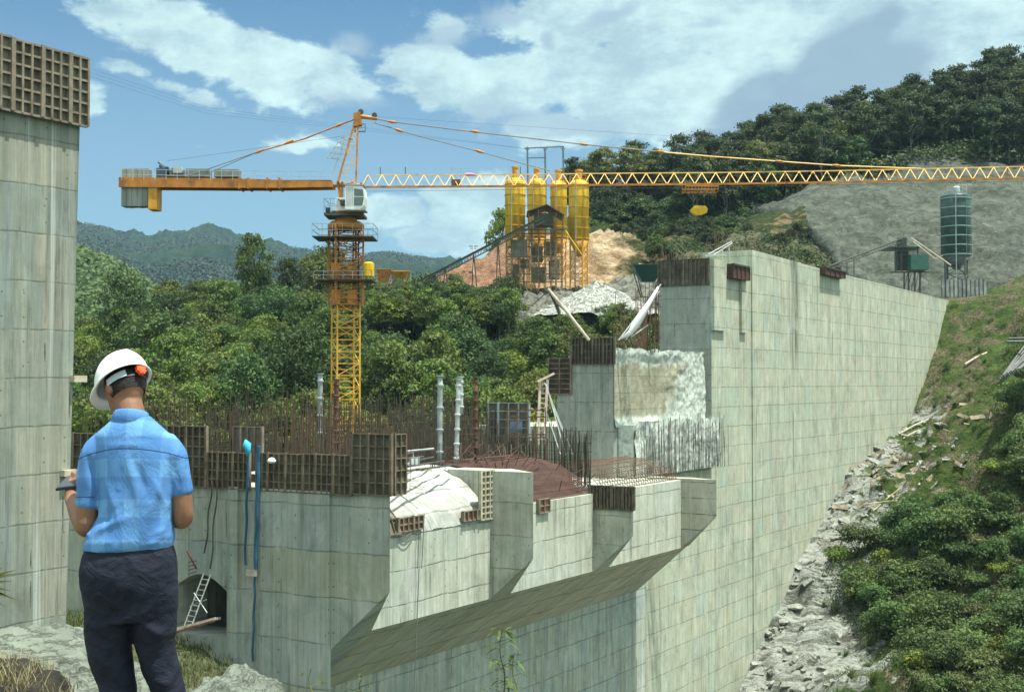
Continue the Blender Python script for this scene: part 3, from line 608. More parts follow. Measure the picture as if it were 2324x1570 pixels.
# ---- rebar
def rebar(name_label, rows, mat, cat='rebar', r=0.018):
    m = MB(); rr = random.Random(len(rows) + int(rows[0][0] * 7))
    for (u0, u1, w0_, w1_, z0_, z1_, n, jit) in rows:
        for i in range(n):
            f = i / max(1, n - 1); u = u0 + (u1 - u0) * f; w = w0_ + (w1_ - w0_) * f + rr.uniform(-.1, .1)
            top = z1_ + rr.uniform(-jit, jit); m.bar((u, w, z0_), (u + rr.uniform(-.12, .12), w + rr.uniform(-.12, .12), top), r, 3)
    return m
def rebar_build(m, label, mat): return tag(m.build('rebar', mat, None, DAM), label, 'rebar', kind='stuff')
m = rebar('a', [(46, 76, 44.0, 44.0, -6.2, -1.6, 170, .5), (46, 76, 46.5, 46.5, -6.2, -1.2, 150, .6), (48, 76, 42.0, 42.0, -6.2, -2.6, 120, .4), (46, 76, 49, 49, -6.2, -0.9, 110, .5), (50, 76, 41, 45, -6.2, -3, 70, .8), (46, 76, 43, 43, -6.2, -3.4, 230, .5), (46, 76, 45, 45, -6.2, -3.2, 230, .5), (50, 76, 47.8, 47.8, -6.2, -2.6, 160, .6)], rustd, r=.027)
for z in (-5.5, -4.9, -4.2, -3.5, -2.8, -2.3): m.bar((46, 44, z), (76, 44, z), .022, 3).bar((46, 46.5, z + .3), (76, 46.5, z + .3), .022, 3)
rebar_build(m, 'dense brown thicket of upright bars on the deck behind the bays', rustd)
m = rebar('b', [(45.6, 52, 52, 41, -5, -1.0, 60, .9), (46, 47, 39, 33.2, -4.6, -1.4, 40, .6)], rustd, r=.014); rebar_build(m, 'thin starter bars along the shaded pier wall top', rust)
m = rebar('c', [(78.2, 91.9, 36.7, 36.7, -6.1, -2.6, 48, .5), (78.2, 91.9, 36.3, 36.3, -6.1, -3.3, 40, .8)], rust, r=.019)
rebar_build(m, 'row of dark upright bars on the ledge under the rough white face', darksteel)
m = MB()
for i in range(26): u = 67.6 + i * .42; m.tube([(u, 34.3, -6.15), (u, 34.9, -5.5), (u, 36, -5.0), (u, 37.5, -4.75)], .022, 3)
for k in range(9): q = [(34.3, -6.15), (34.45, -5.95), (34.6, -5.75), (34.8, -5.6), (35.2, -5.35), (35.7, -5.15), (36.2, -4.95), (36.9, -4.85), (37.5, -4.75)][k]; m.bar((67.4, q[0], q[1]), (78.3, q[0], q[1]), .024, 3)
for i in range(34): u = 67.6 + i * .32; m.bar((u, 34.4, -6.2), (u, 34.5, -5.2 + .2 * math.sin(i)), .02, 3)
rebar_build(m, 'bent mesh of bars over the third bay top', rust)
m = MB()
for i in range(40): u = 57.7 + i * .21; m.tube([(u, 34.15, -6.15), (u, 34.9, -5.35), (u, 36, -4.75), (u, 37.5, -4.35), (u, 39.5, -4.2)], .03, 3)
for k in range(24):
    f = k / 23; w = 34.15 + 5.35 * f; z = -6.15 + 1.95 * (1 - (1 - f) ** 2.2); m.bar((57.6, w, z), (66, w + .1 * math.sin(k * 5), z + .10 * math.sin(k * 3)), .03, 3)
for k in range(90):
    rr_ = random.Random(k); u = rr_.uniform(57.8, 65.5); f = rr_.random(); w = 34.3 + 5 * f; z = -6.0 + 1.95 * (1 - (1 - f) ** 2.2); m.bar((u, w, z + .05), (u + rr_.uniform(-1.2, 1.2), w + rr_.uniform(-.8, .8), z + rr_.uniform(.1, .9)), .022, 3)
rebar_build(m, 'red-brown curved reinforcement mat covering the second bay', redrust)
# dark plate lying under the mat
tag(MB().ext([(34.6, -6.19), (35.6, -5.45), (37.0, -4.9), (39.4, -4.55), (39.4, -6.19)], 0, 57.7, 65.9).build('steel_plate', redrust, None, DAM), 'dark red-brown curved steel plate under the reinforcement of the second bay', 'steel plate')
m = rebar('e', [(92, 93.5, 42.0, 44.5, -4, 7.0, 16, .8), (86, 92, 42.6, 42.8, 1.2, 5.2, 26, 1.2), (92.5, 100, 41.9, 41.9, 9, 10.3, 18, .5), (100.5, 116, 41.5, 41.5, 10.4, 12.2, 30, .7)], rust, r=.028)
rebar_build(m, 'tall bars and scaffold tubes beside and above the tall dam block', rust)
m = rebar('f', [(66.2, 66.9, 34.5, 40, -6.2, -3.2, 60, .3), (66.2, 67.5, 34.3, 37, -6.2, -2.8, 40, .3)], rustd, r=.022)
for z in (-5.6, -5.0, -4.4, -3.9, -3.4): m.bar((66.3, 34.3, z), (66.9, 40, z), .02, 3)
rebar_build(m, 'dark cage of bars standing on the second pier', rustd)
m = rebar('g', [(55.2, 56.0, 36.8, 43, -6, -2.7, 40, .4)], rustd, r=.02); rebar_build(m, 'thin bars rising behind the first pier cap', rustd)
m = MB()
for k in range(7): zz = -3.9 + .12 * k; m.bar((47 + .1 * k, 33.9 + .35 * k, zz), (54.0, 35.5 + .6 * k, zz - .1 + .05 * (k % 3)), .05, 5)
m.bar((49, 36, -3.4), (55.5, 39.3, -3.9), .09, 6)
tag(m.build('pipe_bundle', darksteel, None, DAM), 'pile of dark pipes and props lying on the white crest behind the corner shutter', 'pipe bundle')
# ---- posts and props
def post(label, x, y0, y1, d, r, mat, lean=0, rings=0, group='tall props standing on the deck'):
    a, b = P(x, y1, d), P(x + lean, y0, d); t = thing('prop_post', label, 'prop', tuple(a), group=group)
    n = 6; pts = [a.lerp(b, i / n) for i in range(n + 1)]
    MB().tube(pts, r, 10).build('tube', mat, t, None, True)
    m = MB()
    for i in range(rings + 1): c = a.lerp(b, (i + .6) / (rings + 1)); m.lathe(c, [(r, -.07), (r * 1.4, -.04), (r * 1.4, .04), (r, .07)], 10)
    m.lathe(b, [(r, -.02), (r * 1.5, 0), (r * 1.5, .05)], 10); m.build('collar', mat, t)
post('thick grey post left of the crane mast', 726, 849, 1006, 70, .13, steel, 1, 3)
post('brown and grey post just left of the yellow mast ladder', 762, 862, 1020, 71, .13, rust, 2, 5)
post('tallest smooth blue-grey post right of the crane mast', 998, 854, 1056, 70, .14, steel, 1, 3)
post('mottled grey post second to the right of the crane mast', 1035, 862, 1060, 70, .12, galv, 6, 5)
post('short whitish prop leaning on the mottled post', 1047, 856, 940, 70.5, .11, galv, -1, 2)
post('rusty red-brown post with bolted rings', 1080, 858, 1050, 71, .10, rust, -1, 8)
for (xa, ya, xb, yb, wh) in ((998, 866, 1080, 864, 'topmost tube tying'), (998, 905, 1085, 906, 'second highest tube tying'), (998, 950, 1085, 950, 'middle tube tying'), (726, 866, 765, 866, 'x'), (726, 905, 765, 903, 'y'), (1035, 985, 1085, 984, 'short lower tube tying'), (1000, 1015, 1080, 1014, 'lowest tube tying')):
    tag(MB().bar(P(xa, ya, 70.6), P(xb, yb, 70.8), .03, 4).build('cross_brace', rust), {'x': 'upper thin tube joining the two posts left of the crane mast', 'y': 'lower thin tube joining the two posts left of the crane mast'}.get(wh, wh + ' the four posts right of the crane mast'), 'brace', 'thin tubes bracing the tall posts')
# slanted pipe and white wrapped chute forming a V
t = thing('concrete_pipe', 'long pale pipe slanting down left onto the dark crowning shutter', 'pipe', tuple(P(1337, 770, 84)))
MB().tube([P(1243, 655, 84), P(1290, 712, 84), P(1337, 772, 84)], .10, 8).build('tube', timber, t)
MB().tube([P(1250, 665, 84.4), P(1262, 690, 84.4), P(1270, 712, 84.4)], .12, 6).bar(P(1245, 660, 84), P(1205, 695, 84), .04).bar(P(1295, 718, 84), P(1265, 690, 84.3), .04).build('bracket', darksteel, t)
t = thing('chute', 'white cloth-wrapped chute slanting down from the tall dam block', 'chute', tuple(P(1415, 770, 84)))
MB().tube([P(1410, 768, 84), P(1430, 755, 84), P(1444, 735, 84), P(1458, 712, 84), P(1474, 686, 84), P(1494, 652, 85)], [.06, .17, .27, .24, .14, .07], 8).build('wrapping', whitep, t, None, True)
MB().bar(P(1404, 772, 84), P(1500, 645, 85), .05).bar(P(1432, 765, 84.2), P(1470, 738, 85), .045).bar(P(1420, 772, 84.2), P(1497, 660, 85), .04).build('frame', galv, t)
m = MB()
for x in (1448, 1458, 1466, 1476, 1486, 1494): m.bar(P(x, 800, 90), P(x + 1, 640 + (1494 - x) * 1.6, 90), .045)
for y in (675, 700, 735, 770): m.bar(P(1446, y, 90), P(1500, y - 3, 90), .04)
tag(m.build('scaffold', rust), 'brown tube scaffold squeezed between chute and tall dam block', 'scaffold')
# pink-white timber frame and its struts
t = thing('timber_frame', 'stained white timber ladder frame leaning left of the shaded block', 'timber frame', tuple(P(1225, 1010, 80)))
def plank(mb, p, q, wd, th):
    p, q = Vector(p), Vector(q); a = (q - p) / 2; s = Vector((1, 0, 0)); s = (s - a.normalized() * s.dot(a.normalized())).normalized(); n_ = a.normalized().cross(s)
    mb.obox((p + q) / 2, a, s * wd / 2, n_ * th / 2)
m = MB(); plank(m, P(1226, 862, 80), P(1222, 962, 80), .16, .08); plank(m, P(1243, 862, 80), P(1237, 962, 80), .16, .08); plank(m, P(1220, 866, 80), P(1258, 847, 80), .13, .25); m.build('stile', pinkw, t)
m = MB()
for k in range(9): y = 870 + k * 11; m.bar(P(1226, y, 80.1), P(1242, y + 1, 80.1), .045)
for xx in (1223, 1236): m.bar(P(xx, 960, 80), P(xx, 1008, 80), .06)
for k in range(4): m.bar(P(1223, 968 + k * 9, 80), P(1236, 968 + k * 9, 80), .03)
m.build('rung', pinkw, t)
m = MB(); m.bar(P(1240, 872, 79), P(1284, 1032, 78), .045).bar(P(1236, 868, 79), P(1302, 1034, 78), .035).bar(P(1238, 928, 79), P(1272, 1030, 78), .035).bar(P(1256, 925, 79), P(1298, 1030, 78), .03)
tag(m.build('brace_rod', galv), 'three thin pale rods fanning down to the deck beside the timber frame', 'brace')
m = MB()
for k in range(5): m.bar(P(1150 + 22 * k, 925, 79), P(1152 + 22 * k, 1060, 79), .04)
for y in (930, 945, 985, 992): m.bar(P(1150, y, 79), P(1240, y + 1, 79), .05)
tag(m.build('scaffold', rust), 'low brown scaffold between rusty post and timber frame', 'scaffold')
m = MB(); m.poly([P(1158, 955, 79.2), P(1186, 955, 79.2), P(1186, 982, 79.2), P(1158, 982, 79.2)]).poly([P(1158, 955, 79.3), P(1158, 982, 79.3), P(1186, 982, 79.3), P(1186, 955, 79.3)])
tag(m.build('tarp', flat('grey blue tarp', (0.10, 0.13, 0.17), .6)), 'small grey-blue tarp hung on the low brown scaffold', 'tarp')
# spare lamp-like machine on the crest and its bar
t = thing('work_light', 'small pale boxy work light on a bar behind the corner shutter', 'work light', tuple(P(940, 1060, 60)))
m = MB(); c0 = P(941, 1047, 60); m.box(c0.x - .23, c0.x + .23, c0.y - .1, c0.y + .1, c0.z - .2, c0.z + .2); m.build('housing', steel, t)
m = MB(); m.box(c0.x - .14, c0.x - .02, c0.y - .12, c0.y - .101, c0.z - .14, c0.z + .14).box(c0.x + .04, c0.x + .16, c0.y - .12, c0.y - .101, c0.z - .14, c0.z + .14); m.build('lens', whitep, t)
MB().bar(P(912, 1025, 60), P(985, 1018, 60), .05, 6).bar(P(938, 1022, 60), P(938, 1037, 60), .03).build('bar', galv, t)
# blue pipes, bag, tag board
gp = 'blue pipes down the groove of the shaded wall'
def vpipe(label, x0, x1, y0, y1, r):
    a = PU(x0, y0, UB - .25); b = PU(x1, y1, UB - .25)
    m = MB(); n = 8; m.tube([a.lerp(b, i / n) + Vector((0, .03 * math.sin(i * 2.1), 0)) for i in range(n + 1)], r, 8)
    return tag(m.build('blue_pipe', bluep, None, DAM), label, 'pipe', gp)
vpipe('thin blue pipe, left one of the pair in the groove', 564, 556, 1004, 1282, .055)
vpipe('thicker dark blue pipe, right one of the pair in the groove', 588, 580, 1012, 1290, .085)
vpipe('faint grey-blue lower pipe below the small white board', 579, 573, 1300, 1500, .05)
m = MB().tube([PU(563, 1036, UB - .3), PU(563, 1022, UB - .3), PU(560, 1008, UB - .3), PU(557, 997, UB - .3)], [.06, .12, .19, .02], 8); tag(m.build('plastic_sheet', bluesheet, None, DAM, True), 'bright blue plastic sheet tied at the top of the thin blue pipe', 'plastic sheet')
a = PU(562, 1305, UB - .2); b = PU(584, 1293, UB - .2); tag(MB().box(UB - .3, UB - .2, b.y, a.y, a.z, b.z).build('small_board', timber, None, DAM), 'small whitish board fixed across the pipe groove', 'board')
a = PU(620, 1045, UB - .3); tag(MB().lathe((a.x - .1, a.y, a.z), [(.05, -.12), (.17, -.08), (.2, 0), (.12, .1), (.02, .14)], 10).build('cloth_bundle', whitep, None, DAM, True), 'white cloth bundle hanging on the ribbed shutter right of the pipes', 'cloth')
# hanging ropes
def ropes(label, pts, r=.02, dam=True, cat='rope', mat=None):
    m = MB()
    for (xa, ya, xb, yb, u) in pts:
        a = PU(xa, ya, u); b = PU(xb, yb, u); n = 8
        m.tube([a.lerp(b, i / n) + Vector((0, .05 * math.sin(i * 1.3 + xa), 0)) for i in range(n + 1)], r, 4)
    return tag(m.build('rope', mat or rope, None, DAM), label, cat)
ropes('dark double rope hanging to the ladder at the arched mouth', [(481, 1100, 465, 1255, UB - .3), (493, 1100, 478, 1290, UB - .3)], .035, mat=darksteel)
m = MB()
for (xa, ya, xb, yb) in ((952, 1170, 948, 1290), (963, 1165, 957, 1290), (951, 1290, 940, 1568)):
    a = PW(xa, ya, W1 - .15); b = PW(xb, yb, W1 - .15); m.tube([a.lerp(b, i / 8) for i in range(9)], .022, 4)
pts = [PW(900 + 40 * i / 12, 1206 + 22 * math.sin(math.pi * i / 12), W1 - .12) for i in range(13)]; m.tube(pts, .02, 4)
pts = [PW(908 + 26 * i / 12, 1206 + 10 * math.sin(math.pi * i / 12), W1 - .12) for i in range(13)]; m.tube(pts, .02, 4)
tag(m.build('cable', rope, None, DAM), 'thin cables and drooping loops hanging down the first bay', 'cable')
# ladder at the arched mouth + walkway
t = thing('ladder', 'thin pale ladder leaning across the arched gallery mouth', 'ladder', at(UB - .8, 42.3, -11.2))
la, lb = PU(418, 1420, UB - 1.0), PU(462, 1302, UB - .4); off = Vector((0, -.42, 0))
MB().bar(la, lb, .03).bar(la + off, lb + off, .03).build('stile', galv, t, DAM)
m = MB()
for i in range(1, 10): q = la.lerp(lb, i / 10); m.bar(q, q + off, .02)
q0 = PU(440, 1345, UB - .7); q1 = PU(470, 1390, UB - 1.2); m.bar(q0, q1, .025).bar(PU(430, 1375, UB - 1), PU(468, 1360, UB - 1), .02)
m.build('rung', galv, t, DAM)
t = thing('walkway', 'narrow plank walkway with rail in front of the arched mouth', 'walkway', at(UB - 1, 42, -11.4))
a = PU(388, 1432, UB - 1.1); b = PU(500, 1402, UB - .3)
m = MB()
for k in range(3): o_ = Vector((-.15 * k, 0, .02 * k)); m.bar(a + o_, b + o_, .07)
m.build('plank', timber, t, DAM)
MB().bar(a + Vector((-.4, 0, -.15)), b + Vector((-.4, 0, -.05)), .06).bar(a + Vector((-.2, 0, -.5)), a + Vector((0, 0, .1)), .04).build('beam', rust, t, DAM)
m = MB().bar(PU(425, 1250, UB - .3), PU(447, 1290, UB - .3), .05); 
for k in range(5): m.bar(PU(428, 1275 + k * 9, UB - .35), PU(446, 1272 + k * 8, UB - .35), .025)
tag(m.build('broken_crate', rust, None, DAM), 'rusty bracket frame above the arched gallery mouth', 'bracket')
# worker dot at the shutter
# ------------------------------------------------------------------ terrain patches (smooth through control points, then roughened)
def cr(p0, p1, p2, p3, t): return 0.5 * ((2 * p1) + (-p0 + p2) * t + (2 * p0 - 5 * p1 + 4 * p2 - p3) * t * t + (-p0 + 3 * p1 - 3 * p2 + p3) * t * t * t)
class Patch:
    def __init__(s, rows): s.g = np.array([[tuple(p) for p in r] for r in rows], dtype=float)
    def ev(s, a, b):      # a along rows 0..1, b along columns 0..1
        g = s.g; nr, nc = g.shape[:2]; fa = min(max(a, 0), .99999) * (nr - 1); fb = min(max(b, 0), .99999) * (nc - 1); i, j = int(fa), int(fb); ta, tb = fa - i, fb - j
        def row(k):
            k = min(max(k, 0), nr - 1); q = [g[k, min(max(j + d, 0), nc - 1)] for d in (-1, 0, 1, 2)]; return cr(*q, tb)
        return Vector(cr(row(i - 1), row(i), row(i + 1), row(i + 2), ta))
    def mesh(s, name, na, nb, mat, amp, sc, label=None, amp2=0.0, sc2=1.0, smooth=True, vert=1.0):
        V = []
        for i in range(na + 1):
            for j in range(nb + 1):
                p = s.ev(i / na, j / nb); n = mnoise.fractal(p * sc, 0.6, 2.1, 5) * amp + (mnoise.fractal(p * sc2 + Vector((9, 2, 5)), 0.6, 2.2, 4) * amp2 if amp2 else 0)
                V.append((p.x + n * .25, p.y - n * .35, p.z + n * vert))
        F = [(i * (nb + 1) + j, i * (nb + 1) + j + 1, (i + 1) * (nb + 1) + j + 1, (i + 1) * (nb + 1) + j) for i in range(na) for j in range(nb)]
        s.V = np.array(V)
        o = npmesh(name, V, F, mat, smooth); struct(o); return o
def rows(xs, *rr):
    """each rr: (list of y | y, list of depth | depth, lowering in metres)"""
    out = []
    for ys, ds, low in rr:
        ys = ys if isinstance(ys, (list, tuple)) else [ys] * len(xs); ds = ds if isinstance(ds, (list, tuple)) else [ds] * len(xs)
        out.append([P(x, y, d) - Vector((0, 0, low)) for x, y, d in zip(xs, ys, ds)])
    return out
# base ground sheet reaching the horizon
S = 4200; N = 60; V = []; F = []
for i in range(N + 1):
    for j in range(N + 1):
        x = -S + 2 * S * i / N; y = -S * .4 + 1.4 * S * j / N; V.append((x, y, -48))
F = [(i * (N + 1) + j, (i + 1) * (N + 1) + j, (i + 1) * (N + 1) + j + 1, i * (N + 1) + j + 1) for i in range(N) for j in range(N)]
struct(npmesh('ground', V, F, mat_hillmid, True))
mx = [-300, 60, 110, 190, 250, 300, 330, 380, 430, 475, 520, 560, 640, 700, 750, 800, 850, 900, 960, 1040, 1120, 1240, 1500, 1900]
my = [505, 505, 510, 516, 529, 548, 552, 543, 538, 537, 550, 562, 568, 576, 592, 600, 582, 583, 592, 600, 606, 612, 620, 600]
def yo(k): return [y + k for y in my]
mount = Patch(rows(mx, (900, 900, 0), (yo(110), 1150, 0), (yo(40), 1500, 0), (yo(10), 1800, 0), (my, 2000, 0), (yo(60), 2600, 0)))
mount.mesh('mountain', 70, 300, mat_mount, 16, .006, amp2=7, sc2=.03)
hl = Patch(rows([-100, 60, 165, 230, 270, 310, 345, 380, 450], ([880] * 9, 260, 0), ([700, 700, 705, 715, 730, 745, 765, 790, 820], 380, 0), ([545, 552, 575, 596, 616, 640, 668, 715, 790], 470, 0), ([600, 600, 640, 660, 700, 720, 740, 780, 840], 600, 0)))
hl.mesh('hill', 60, 80, mat_hillmid, 3.5, .03, amp2=2.2, sc2=.12)
fx = [-60, 60, 200, 330, 480, 620, 760, 900, 1040, 1150, 1260, 1400, 1520, 1700]
fcan = [770, 762, 748, 676, 650, 645, 645, 655, 668, 690, 722, 716, 705, 700]
fdep = [210, 205, 205, 215, 222, 222, 216, 208, 198, 188, 178, 176, 176, 176]
def wlim(x, w): return w / (0.512 - 0.859 * (x - 1162) / 3000.0)
fd0 = [wlim(x, 57) for x in fx]
def zrow(z, ds): return [P(x, 868, d) + Vector((0, 0, z)) for x, d in zip(fx, ds)]
def mixd(k): return [max(a + 3, a * (1 - k) + b * k) for a, b in zip(fd0, fdep)]
low = [4.5] * 9 + [3.5, 3.0, 3.0, 3.0, 3.0]
rt = [P(x, y, d) - Vector((0, 0, l)) for x, y, d, l in zip(fx, fcan, fdep, low)]
def lrow(k, sag):
    ds = mixd(k); base = zrow(-11.5, ds); return [Vector((b.x, b.y, -11.5 + (t.z + 11.5) * k ** 1.15 - sag)) for b, t in zip(base, rt)]
forest = Patch([zrow(-11.5, fd0), lrow(.25, .3), lrow(.5, 0), lrow(.75, 0), rt, [P(x, y + 70, d + 45) - Vector((0, 0, 4.5)) for x, y, d in zip(fx, fcan, fdep)]])
forest.mesh('forest_slope', 60, 120, mat_floor, 1.2, .08)
kx = [740, 820, 900, 960, 1040, 1100, 1140, 1200, 1240, 1290, 1340, 1385, 1425, 1470, 1520, 1600, 1700, 1830]
knoll = Patch(rows(kx, ([800, 790] + [775] * 16, 177, 0), ([720, 690, 668, 665, 662, 672, 690, 700, 700, 700, 700, 690, 690, 690, 690, 690, 690, 690], 180, 0), ([715, 680, 650, 648, 656, 658, 662, 664, 664, 662, 655, 650, 648, 645, 640, 640, 640, 640], 187, 0), ([715, 680, 650, 646, 652, 655, 656, 656, 655, 650, 640, 628, 620, 610, 600, 600, 610, 620], 200, 0),
    ([715, 680, 652, 648, 610, 596, 566, 548, 545, 545, 542, 540, 545, 560, 552, 548, 530, 500], 206, 0), ([715, 682, 655, 652, 606, 588, 560, 545, 540, 538, 534, 532, 534, 545, 535, 520, 500, 470], 216, 0), ([720, 690, 665, 660, 625, 610, 580, 560, 545, 500, 488, 482, 480, 480, 478, 470, 460, 440], 236, 0), ([730, 700, 680, 675, 650, 640, 620, 590, 560, 510, 498, 490, 485, 480, 470, 445, 425, 405], 262, 0)))
def knoll_mat():
    m, t, b = newmat('knoll ground', 0.95, 0.1); co = coords(t); x, y, z = t.sep(co)
    n1 = t.noise(co, 0.16, 7, 0.65); n2 = t.noise(co, 0.9, 8, 0.7); n3 = t.noise(t.comb(x, y, t.mul(z, 2.5)), 0.35, 7, 0.7, .5)
    red = t.mix(t.ramp01(n2, .35, .65), (0.24, 0.125, 0.075), (0.37, 0.235, 0.15)); tan = t.mix(t.ramp01(n3, .38, .62), (0.30, 0.20, 0.11), (0.56, 0.44, 0.28))
    cut = t.mix(t.ramp01(t.add(x, t.mul(t.sub(n1, .5), 9)), -2.0, 8.0), red, tan)
    green = t.mix(t.ramp01(n2, .35, .65), (0.022, 0.036, 0.013), (0.055, 0.072, 0.027)); grey = t.mix(t.ramp01(n2, .4, .6), (0.10, 0.105, 0.08), (0.24, 0.25, 0.21))
    g2 = t.ramp01(t.add(x, t.mul(t.sub(n1, .5), 14)), 15.5, 19.5)           # greenery right of the cut
    cut = t.mix(g2, cut, t.mix(t.ramp01(n3, .5, .62), green, (0.22, 0.16, 0.09)))
    gg = t.ramp01(t.add(x, t.mul(t.sub(n1, .5), 12)), -1.5, 1.5)
    c = t.mix(t.ramp01(t.add(y, t.mul(t.sub(n1, .5), 6)), 193, 198), t.mix(gg, green, grey), cut)
    top = t.ramp01(t.add(y, t.mul(t.sub(n1, .5), 10)), 208, 214); c = t.mix(top, c, green)
    t.put(b.inputs['Base Color'], c); t.put(b.inputs['Normal'], t.bump(t.add(n2, n3), 1.0, .9)); return m
knoll.mesh('knoll', 90, 150, knoll_mat(), .9, .12, amp2=.8, sc2=.5)
# upper right hill (ground under the ridge trees)
ux = [1480, 1560, 1640, 1700, 1780, 1860, 1930, 2000, 2080, 2150, 2240, 2324, 2420, 2560]
uhill = Patch(rows(ux, ([560, 540, 520, 500, 470, 440, 412, 395, 372, 362, 366, 372, 372, 370], 224, 0), ([500, 490, 465, 440, 420, 400, 385, 365, 345, 330, 315, 305, 290, 260], 242, 0), ([490, 478, 430, 405, 385, 372, 358, 345, 318, 292, 268, 245, 215, 180], 268, 0), ([520, 510, 470, 440, 420, 410, 400, 390, 360, 340, 320, 300, 270, 240], 300, 0)))
uhill.mesh('hill', 40, 90, flat('hill ground', (0.032, 0.038, 0.018), .95, .4, .4, dirt=(0.09, 0.085, 0.05), dirtamt=.5, dscale=.15), 1.2, .06)
# sprayed concrete slope
sx = [0, 1, 2, 3, 4, 5, 6, 7]
sb = [(1995, 700), (2050, 700), (2110, 700), (2180, 700), (2240, 700), (2300, 700), (2380, 700), (2480, 700)]
sm = [(1895, 585), (1960, 580), (2050, 575), (2130, 570), (2200, 565), (2280, 560), (2360, 560), (2480, 560)]
su = [(1790, 465), (1850, 445), (1960, 440), (2060, 440), (2150, 440), (2240, 440), (2305, 440), (2480, 440)]
st_ = [(1783, 452), (1850, 424), (1930, 408), (2000, 398), (2080, 372), (2160, 360), (2250, 368), (2480, 370)]
shot = Patch([[P(r_[0][0] - 80, r_[0][1] + 6, d + 9)] + [P(x, y, d) for x, y in r_] for r_, d in ((sb, 191), (sm, 200), (su, 214), (st_, 224), ([(x, y - 2) for x, y in st_], 232))])
shot.mesh('sprayed_slope', 110, 150, mat_shot, 1.0, .06, amp2=.45, sc2=.3)
lo = Patch([[P(x, y, d) for x, y, d in r] for r in ([(1560, 700, 176), (1700, 700, 178), (1800, 700, 181), (1900, 700, 186), (2000, 710, 190), (2100, 720, 196)], [(1540, 600, 184), (1640, 590, 187), (1740, 590, 190), (1820, 605, 193), (1905, 612, 199), (2000, 612, 206)], [(1520, 555, 205), (1610, 550, 206), (1700, 535, 207), (1780, 520, 209), (1850, 530, 212), (1930, 540, 218)], [(1500, 545, 226), (1600, 525, 226), (1690, 490, 226), (1780, 455, 228), (1830, 455, 232), (1900, 455, 236)])])
lo.mesh('brown_slope', 40, 60, flat('brown green slope', (0.060, 0.055, 0.027), .95, .5, .35, dirt=(0.045, 0.065, 0.02), dirtamt=.9, dscale=.12, bump=.6), 1.0, .1, amp2=.5, sc2=.6)
# right abutment: contact profile on the dam face, extruded along -w (downstream)
cp = [(60, -36), (80, -31), (95.2, -24.6), (98.7, -21.9), (106.9, -17.1), (112.5, -13.9), (119.1, -11.4), (127.5, -8.2), (136, -6.9), (143.7, -5.6), (149.2, -4.0), (156, -.2), (161.8, 3.8), (167.6, 9.2), (169.5, 10.4), (176, 11.2), (186, 11.5), (200, 12.5), (225, 30), (260, 40)]
cpx = np.array([c[0] for c in cp]); cpz = np.array([c[1] for c in cp])
def slope_z(u, w):
    z = float(np.interp(u, cpx, cpz)); d = W0 - w
    wob = mnoise.fractal(Vector((u * .05, w * .05, 1.5)), .6, 2.1, 4)
    k = min(1, max(0, d / 9)); amp = 1 + 2.2 * k
    lump = abs(mnoise.fractal(Vector((u * .16, w * .16, 4)), .7, 2.1, 5)) * (1.6 if d > 1 else .8) + (1 - abs(mnoise.noise(Vector((u * .35 + w * .12, w * .10, 8))) * 2)) ** 2 * 1.1 * k + abs(mnoise.fractal(Vector((u * .9, w * .5, 2)), .8, 2.2, 4)) * .45
    top = 1 - min(1, max(0, (u - 160) / 10))
    sm = 1.5 * k * math.sin(u * .21 + 1) * top
    rise = 0.05 * max(0, d - 4) * top
    return z + (wob * amp + lump * .8) * (0.15 + .85 * top) + sm + rise - 0.4 * (1 - k)
nu, nw = 420, 190; V = []
for i in range(nu + 1):
    u = 62 + (205 - 62) * i / nu
    for j in range(nw + 1):
        w = W0 - .1 + 2.0 * (1 if u > 168 else 0) * 6 - (j / nw) ** 1.3 * 105; V.append(at(u, w, slope_z(u, w)))
F = [(i * (nw + 1) + j, i * (nw + 1) + j + 1, (i + 1) * (nw + 1) + j + 1, (i + 1) * (nw + 1) + j) for i in range(nu) for j in range(nw)]
Vl = [tuple(toL(Vector(v))) for v in V]
o = npmesh('abutment_slope', Vl, F, mat_slope, True); o.matrix_basis = DAM; struct(o)
# bench behind the dam for the small plant
V = [at(u, w, 10.9 + .25 * mnoise.noise(Vector((u * .2, w * .2, 0)))) for u in np.linspace(166, 206, 30) for w in np.linspace(47, 80, 50)]
F = [(i * 50 + j, i * 50 + j + 1, (i + 1) * 50 + j + 1, (i + 1) * 50 + j) for i in range(29) for j in range(49)]
struct(npmesh('bench', V, F, mat_gravel, True))
# near ground: valley floor at the foot of the wall, and the knoll the man stands on
vf = Patch([[at(u, w, z) for w, z in ((30, -22), (34, -16.5), (37, -13.6), (40, -12.1), (44, -11.3), (50, -10.8), (60, -9.5))] for u, in ((20,), (30,), (38,), (41.5,), (43.2,))])
vf.mesh('valley_floor', 40, 60, flat('weedy earth', (0.06, 0.07, 0.03), .95, .5, 1.5, dirt=(0.17, 0.16, 0.12), dirtamt=.7, dscale=.5), .35, .3)
def near_z(x, y):
    edge = 7.6 + .7 * math.sin(x * 1.3) + .5 * mnoise.noise(Vector((x * .9, 2, 1)))
    if x < -1.6: edge += 1.2
    z = -1.66 + .10 * mnoise.fractal(Vector((x * .7, y * .7, 0)), .6, 2.1, 4)
    if x > -.5: z -= (x + .5) * .22
    z -= max(0, y - 5) * .12
    if y > edge: z -= (y - edge) * 1.9
    return max(z, -34)
V = []; nx, ny = 150, 130
for i in range(nx + 1):
    for j in range(ny + 1):
        x = -16 + 34 * i / nx; y = -6 + 32 * (j / ny) ** 1.2; V.append((x, y, near_z(x, y)))
F = [(i * (ny + 1) + j, (i + 1) * (ny + 1) + j, (i + 1) * (ny + 1) + j + 1, i * (ny + 1) + j + 1) for i in range(nx) for j in range(ny)]
struct(npmesh('near_ground', V, F, mat_brownearth, True))
